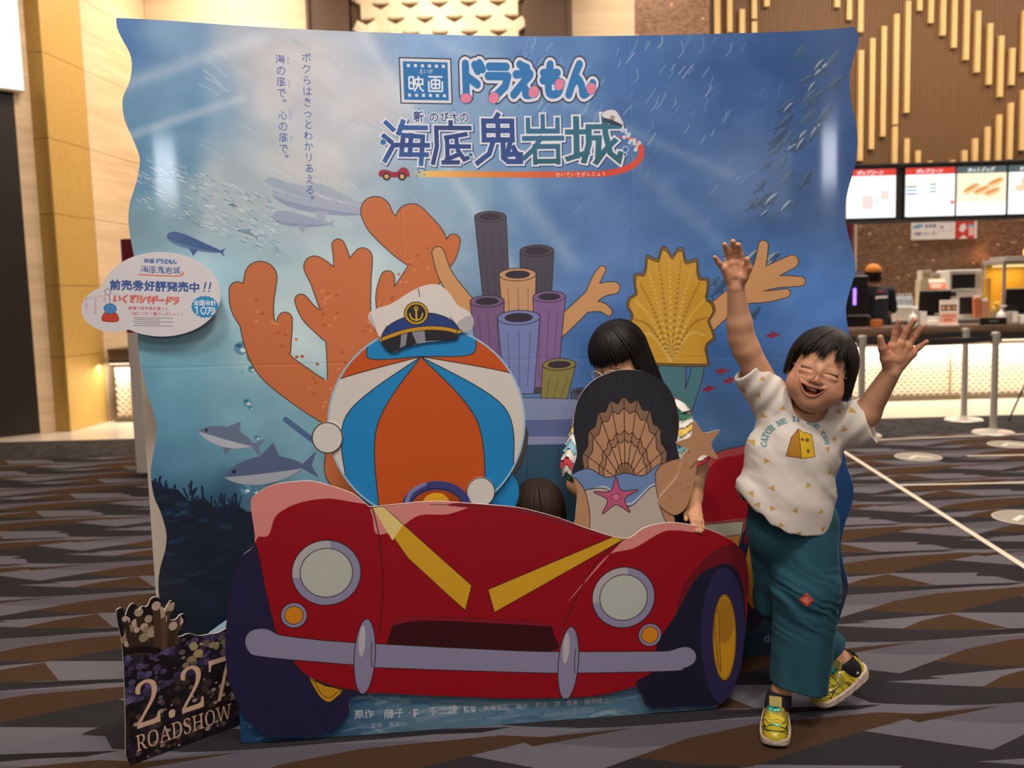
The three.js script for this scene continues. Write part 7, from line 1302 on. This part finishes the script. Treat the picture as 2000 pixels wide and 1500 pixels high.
function blob3(n, cx, cy, cz, rx, ry, rz) { return new THREE.SphereGeometry(1, 24, 16).scale(rx, ry, rz).translate(cx, cy, cz); }

{ // ================= the girl with long hair behind the front boards
  const B = [0.42, 0, -2.98];
  const girl = thing('person', 'child with long black hair, head bowed, in a colourful ruffled top, standing behind the shell board', 'person', B);
  girl.userData.label = 'long-haired child with bowed head in a colourful ruffled top, standing behind the shell cut-out';
  const skin = skinMat(0xcf9c74);
  const rS = [0.545, 0.93, -2.96], rE = [0.602, 0.76, -2.93], rW = [0.588, 0.672, -2.87];
  const L = shift([[...rS, 0.045, ...rE, 0.036], [...rE, 0.035, ...rW, 0.024], [0.25, 0.9, -2.97, 0.045, 0.21, 0.72, -2.94, 0.036], [0.21, 0.72, -2.94, 0.034, 0.3, 0.6, -2.86, 0.026], [0.3, 0.6, -2.86, 0.026, 0.34, 0.58, -2.84, 0.02],
    [0.25, 0.91, -2.98, 0.05, 0.54, 0.93, -2.98, 0.05], [0.4, 0.9, -2.98, 0.09, 0.44, 0.66, -3.0, 0.1], [0.44, 0.66, -3.0, 0.1, 0.44, 0.6, -3.0, 0.1], [0.38, 0.95, -2.97, 0.045, 0.35, 1.05, -2.96, 0.05],
    [0.39, 0.58, -3.0, 0.075, 0.39, 0.32, -2.98, 0.055], [0.39, 0.32, -2.98, 0.052, 0.39, 0.06, -3.0, 0.035], [0.5, 0.58, -3.0, 0.075, 0.5, 0.32, -2.98, 0.055], [0.5, 0.32, -2.98, 0.052, 0.5, 0.06, -3.0, 0.035]], B);
  const [a, b] = boundsOf(L, 0.012), bg = vcolor(sdfMesh(bones(L, 0.025), a, b, 0.01), () => [1, 1, 1]);
  const RH = handBones(rW, [0.58, 0.645, -2.835], [[0.56, 0.634, -2.808], [0.569, 0.632, -2.803], [0.579, 0.63, -2.803], [0.588, 0.628, -2.808]], [[0.558, 0.626, -2.782], [0.568, 0.623, -2.776], [0.58, 0.621, -2.775], [0.59, 0.62, -2.782]], [[0.56, 0.6, -2.764], [0.57, 0.594, -2.76], [0.582, 0.592, -2.76], [0.592, 0.597, -2.765]], [[0.563, 0.643, -2.845], [0.548, 0.632, -2.825], [0.544, 0.62, -2.805]], 0.92);
  const hand = vcolor(handMesh(RH, B, rW, rE), () => [1, 0.95, 0.92]);
  const hf = headField({ open: 0 }), HM = frame([0.357 - B[0], 1.122, -2.955 - B[2]], 0.42, -0.75, 0.1, 0.95);
  const hg = vcolor(sdfMesh(hf, [-0.11, -0.135, -0.13], [0.11, 0.145, 0.115], 0.004), faceTint); hg.applyMatrix4(HM);
  part('body', joinBody([bg, hg, hand]), skin, girl);
  // the hanging direction of the hair in the head frame is straight down in the world, drawn back over the shoulder
  const inv = HM.clone().invert(), down = V(0.36, -1, 0.02).transformDirection(inv);
  part('hair', hair((phi) => { const p = Math.abs(phi * 180 / Math.PI); return p < 62 ? 0.028 : p < 74 ? lerp(0.028, -0.2, (p - 62) / 12) : -0.27; }, { n: 560, w: 0.01, lift: 0.008, hang: down.toArray(), crown: [0.0, 0.128, -0.005], jitter: 0.01 }).applyMatrix4(HM), hairMat(0x120d0c), girl);
  const rim = []; for (const e of [-1, 1]) rim.push(new THREE.TorusGeometry(0.025, 0.0014, 6, 40).scale(1.05, 0.8, 1).rotateY(e * 0.15).translate(e * 0.032, -0.004, 0.098)); rim.push(tube([[-0.006, 0, 0.099], [0.006, 0, 0.099]], 0.0014, 6, 6));
  part('glasses', merge(rim).applyMatrix4(HM), phys({ color: 0xe0d4cc, roughness: 0.2, clearcoat: 0.5 }), girl);
  // ruffled top: wavy horizontal tiers in bright colours
  const top = [[0.3, 0.9, -2.98, 0.075, 0.5, 0.92, -2.98, 0.08], [0.4, 0.9, -2.98, 0.12, 0.44, 0.66, -2.99, 0.125], [0.53, 0.92, -2.965, 0.062, 0.592, 0.79, -2.935, 0.07], [0.26, 0.9, -2.97, 0.062, 0.222, 0.78, -2.945, 0.066]];
  const tier = (x, y, z) => y + 0.010 * Math.sin(x * 90 + z * 60) ;
  const f = (X, Y, Z) => { const x = X + B[0], y = Y, z = Z + B[2]; let d = 1e3; for (const s of top) d = smin(d, cone(x, y, z * 1, s), 0.03); const q = tier(x, y, z) / 0.026; d += 0.006 * (q - Math.floor(q)) - 0.003 - 0.006 * Math.max(0, 1 - Math.abs((q - Math.floor(q)) - 0.02) * 8); d = smax(d, 0.6 - y, 0.004); d = smax(d, (x - 0.592) * 0.42 - (y - 0.775) * 0.9, 0.004); return smax(d, blob(x, y, z, 0.36, 1.04, -2.95, 0.06, 0.09, 0.08) * -1, 0.006); };
  const sg = sdfMesh(f, [-0.29, 0.58, -0.16], [0.28, 1.06, 0.16], 0.0055);
  const TC = [[0.92, 0.88, 0.8], [0.8, 0.06, 0.07], [0.92, 0.88, 0.8], [0.3, 0.62, 0.72], [0.92, 0.88, 0.8], [0.9, 0.62, 0.12], [0.92, 0.88, 0.8], [0.04, 0.2, 0.12]];
  vcolor(sg, (X, Y, Z) => { const k = Math.floor(tier(X + B[0], Y, Z + B[2]) / 0.026 + 500); return TC[(k - 497 + 800) % 8]; });
  part('ruffled_top', sg, phys({ color: 0xffffff, vertexColors: true, roughness: 0.85 }), girl, 'ruffled top in white, red, light blue and yellow tiers');
  const pant = shift([[0.39, 0.6, -3.0, 0.1, 0.39, 0.08, -2.99, 0.06], [0.5, 0.6, -3.0, 0.1, 0.5, 0.08, -2.99, 0.06]], B), pf = bones(pant, 0.03);
  part('trousers', sdfMesh((x, y, z) => smax(pf(x, y, z), 0.06 - y, 0.004), [-0.16, 0.04, -0.16], [0.22, 0.74, 0.12], 0.01), std(0x26304c, 0.85), girl);
  for (const x of [-0.03, 0.08]) part('shoe', sdfMesh((X, Y, Z) => smax(Math.min(smin(cone(X, Y, Z, [x, 0.035, -0.03, 0.034, x, 0.03, 0.09, 0.032]), cone(X, Y, Z, [x, 0.05, -0.02, 0.034, x, 0.07, -0.02, 0.034]), 0.02), 1), 0.0 - Y, 0.004), [x - 0.06, -0.01, -0.09], [x + 0.06, 0.12, 0.15], 0.006), std(0x30303a, 0.6), girl);
}
{ // ================= the small child crouching behind the bonnet
  const B = [0.08, 0, -2.96];
  const kid = thing('person', 'small dark-haired child crouching behind the car bonnet, only the crown showing', 'person', B);
  const skin = skinMat(0xd2a07c);
  const L = [[0, 0.22, -0.05, 0.095, 0.0, 0.44, -0.02, 0.08], [-0.09, 0.46, -0.02, 0.036, 0.09, 0.46, -0.02, 0.036], [-0.1, 0.45, -0.02, 0.034, -0.13, 0.32, 0.04, 0.028], [-0.13, 0.32, 0.04, 0.028, -0.05, 0.34, 0.12, 0.022], [0.1, 0.45, -0.02, 0.034, 0.13, 0.32, 0.04, 0.028], [0.13, 0.32, 0.04, 0.028, 0.05, 0.34, 0.12, 0.022], [0, 0.48, -0.01, 0.04, 0, 0.56, 0, 0.04],
    [-0.06, 0.19, -0.05, 0.06, -0.08, 0.28, 0.09, 0.048], [-0.08, 0.28, 0.09, 0.045, -0.07, 0.05, 0.02, 0.03], [0.06, 0.19, -0.05, 0.06, 0.08, 0.28, 0.09, 0.048], [0.08, 0.28, 0.09, 0.045, 0.07, 0.05, 0.02, 0.03]];
  const [a, b] = boundsOf(L, 0.012), bg = vcolor(sdfMesh(bones(L, 0.025), a, b, 0.01), () => [1, 1, 1]);
  const HM = frame([0.0, 0.602, 0.0], 0.18, 0.05, 0.06, 0.9), hg = vcolor(sdfMesh(headField({ open: 0 }), [-0.11, -0.135, -0.13], [0.11, 0.145, 0.115], 0.004), faceTint); hg.applyMatrix4(HM);
  part('body', joinBody([bg, hg]), skin, kid);
  part('hair', hair((phi) => { const p = phi * 180 / Math.PI, ap = Math.abs(p); return ap < 58 ? 0.03 + 0.03 * Math.exp(-(((p - 2) / 6) ** 2)) : ap < 72 ? lerp(0.03, -0.06, (ap - 58) / 14) : -0.07; }, { n: 520, w: 0.009, lift: 0.008, crown: [0, 0.13, -0.02] }).applyMatrix4(HM), hairMat(0x38271b), kid);
  const sf = bones([[0, 0.24, -0.05, 0.11, 0.0, 0.44, -0.02, 0.092], [-0.09, 0.46, -0.02, 0.046, -0.125, 0.36, 0.03, 0.042], [0.09, 0.46, -0.02, 0.046, 0.125, 0.36, 0.03, 0.042], [-0.08, 0.47, -0.02, 0.045, 0.08, 0.47, -0.02, 0.045]], 0.03);
  part('t_shirt', sdfMesh((x, y, z) => smax(sf(x, y, z) + 0.003 * noise(x * 25, y * 25, z * 25), y - 0.525, 0.01), [-0.19, 0.1, -0.19], [0.19, 0.56, 0.12], 0.009), std(0x8a5560, 0.85), kid);
  const pf = bones([[-0.06, 0.2, -0.05, 0.075, -0.08, 0.285, 0.09, 0.06], [-0.08, 0.285, 0.09, 0.056, -0.07, 0.1, 0.03, 0.04], [0.06, 0.2, -0.05, 0.075, 0.08, 0.285, 0.09, 0.06], [0.08, 0.285, 0.09, 0.056, 0.07, 0.1, 0.03, 0.04]], 0.02);
  part('trousers', sdfMesh(pf, [-0.17, 0.03, -0.16], [0.17, 0.38, 0.18], 0.01), std(0x3a3f55, 0.85), kid);
  for (const x of [-0.07, 0.07]) part('shoe', sdfMesh((X, Y, Z) => smax(cone(X, Y, Z, [x, 0.032, -0.02, 0.034, x, 0.028, 0.08, 0.03]), -Y, 0.004), [x - 0.05, -0.01, -0.08], [x + 0.05, 0.08, 0.13], 0.007), std(0xb0a8a0, 0.6), kid);
}
{ // ================= staff member behind the counter, seen from behind
  const B = [4.52, 0, -11.1];
  const s = thing('person', 'counter staff member in an orange cap and dark navy shirt with back turned', 'person', B);
  const L = [[0, 0.95, 0, 0.115, 0, 1.2, 0.01, 0.12], [-0.15, 1.26, 0.01, 0.055, 0.15, 1.26, 0.01, 0.055], [0, 1.28, 0, 0.052, -0.02, 1.4, -0.01, 0.05], [-0.16, 1.25, 0, 0.052, -0.22, 1.04, -0.06, 0.042], [-0.22, 1.04, -0.06, 0.04, -0.16, 0.96, -0.1, 0.03], [0.16, 1.25, 0, 0.052, 0.22, 1.04, -0.04, 0.042], [0.22, 1.04, -0.04, 0.04, 0.16, 0.95, -0.1, 0.03], [-0.08, 0.9, 0, 0.095, -0.08, 0.48, 0, 0.065], [-0.08, 0.48, 0, 0.065, -0.08, 0.06, 0, 0.04], [0.08, 0.9, 0, 0.095, 0.08, 0.48, 0, 0.065], [0.08, 0.48, 0, 0.065, 0.08, 0.06, 0, 0.04]];
  const [a, b] = boundsOf(L, 0.015), bg = vcolor(sdfMesh(bones(L, 0.03), a, b, 0.014), () => [1, 1, 1]);
  const HM = frame([-0.03, 1.47, -0.02], -0.1, Math.PI - 0.5, 0.05, 1.0), hg = vcolor(sdfMesh(headField({ open: 0 }), [-0.11, -0.135, -0.13], [0.11, 0.145, 0.115], 0.006), faceTint); hg.applyMatrix4(HM);
  part('body', joinBody([bg, hg]), skinMat(0xd0a080), s);
  part('hair', hair((phi) => Math.abs(phi) < 1.1 ? 0.06 : -0.07, { n: 220, w: 0.014, lift: 0.006 }).applyMatrix4(HM), hairMat(0x1c1412), s);
  const capG = [new THREE.SphereGeometry(1, 32, 16, 0, Math.PI * 2, 0, Math.PI * 0.5).scale(0.1, 0.095, 0.11).translate(0, 0.052, -0.016), rbox(0.13, 0.01, 0.09, 0, 0.054, 0.12, 0.004)];
  part('cap', merge(capG).applyMatrix4(HM), std(0xc8782c, 0.8), s, 'orange cap');
  const sf = bones([[0, 0.88, 0, 0.14, 0, 1.2, 0.01, 0.14], [-0.15, 1.265, 0.01, 0.068, 0.15, 1.265, 0.01, 0.068], [-0.165, 1.25, 0, 0.066, -0.225, 1.05, -0.055, 0.056], [0.165, 1.25, 0, 0.066, 0.225, 1.05, -0.035, 0.056]], 0.04);
  part('shirt', sdfMesh((x, y, z) => smax(sf(x, y, z) + 0.006 * noise(x * 14, y * 14, z * 14), y - 1.335, 0.01), [-0.31, 0.72, -0.19], [0.31, 1.36, 0.19], 0.012), std(0x161a26, 0.85), s, 'dark navy shirt');
  part('logo', [rbox(0.045, 0.045, 0.006, 0.0, 1.26, 0.137, 0.002)], std(0xc02c2c, 0.7), s); part('print', [rbox(0.12, 0.026, 0.006, 0.02, 1.2, 0.15, 0.002), rbox(0.03, 0.036, 0.006, -0.05, 1.195, 0.15, 0.002)], M.white, s);
  const pf = bones([[-0.08, 0.92, 0, 0.11, -0.08, 0.08, 0, 0.06], [0.08, 0.92, 0, 0.11, 0.08, 0.08, 0, 0.06]], 0.03);
  part('trousers', sdfMesh(pf, [-0.22, 0.02, -0.14], [0.22, 1.02, 0.14], 0.016), std(0x1a1a1e, 0.85), s);
  for (const x of [-0.08, 0.08]) part('shoe', sdfMesh((X, Y, Z) => smax(cone(X, Y, Z, [x, 0.04, 0.03, 0.042, x, 0.034, -0.12, 0.036]), -Y, 0.004), [x - 0.06, -0.01, -0.18], [x + 0.06, 0.1, 0.09], 0.01), M.black, s);
}
scene.traverse((o) => { if (o.isMesh) { o.castShadow = true; o.receiveShadow = true; } });
renderer.render(scene, camera);
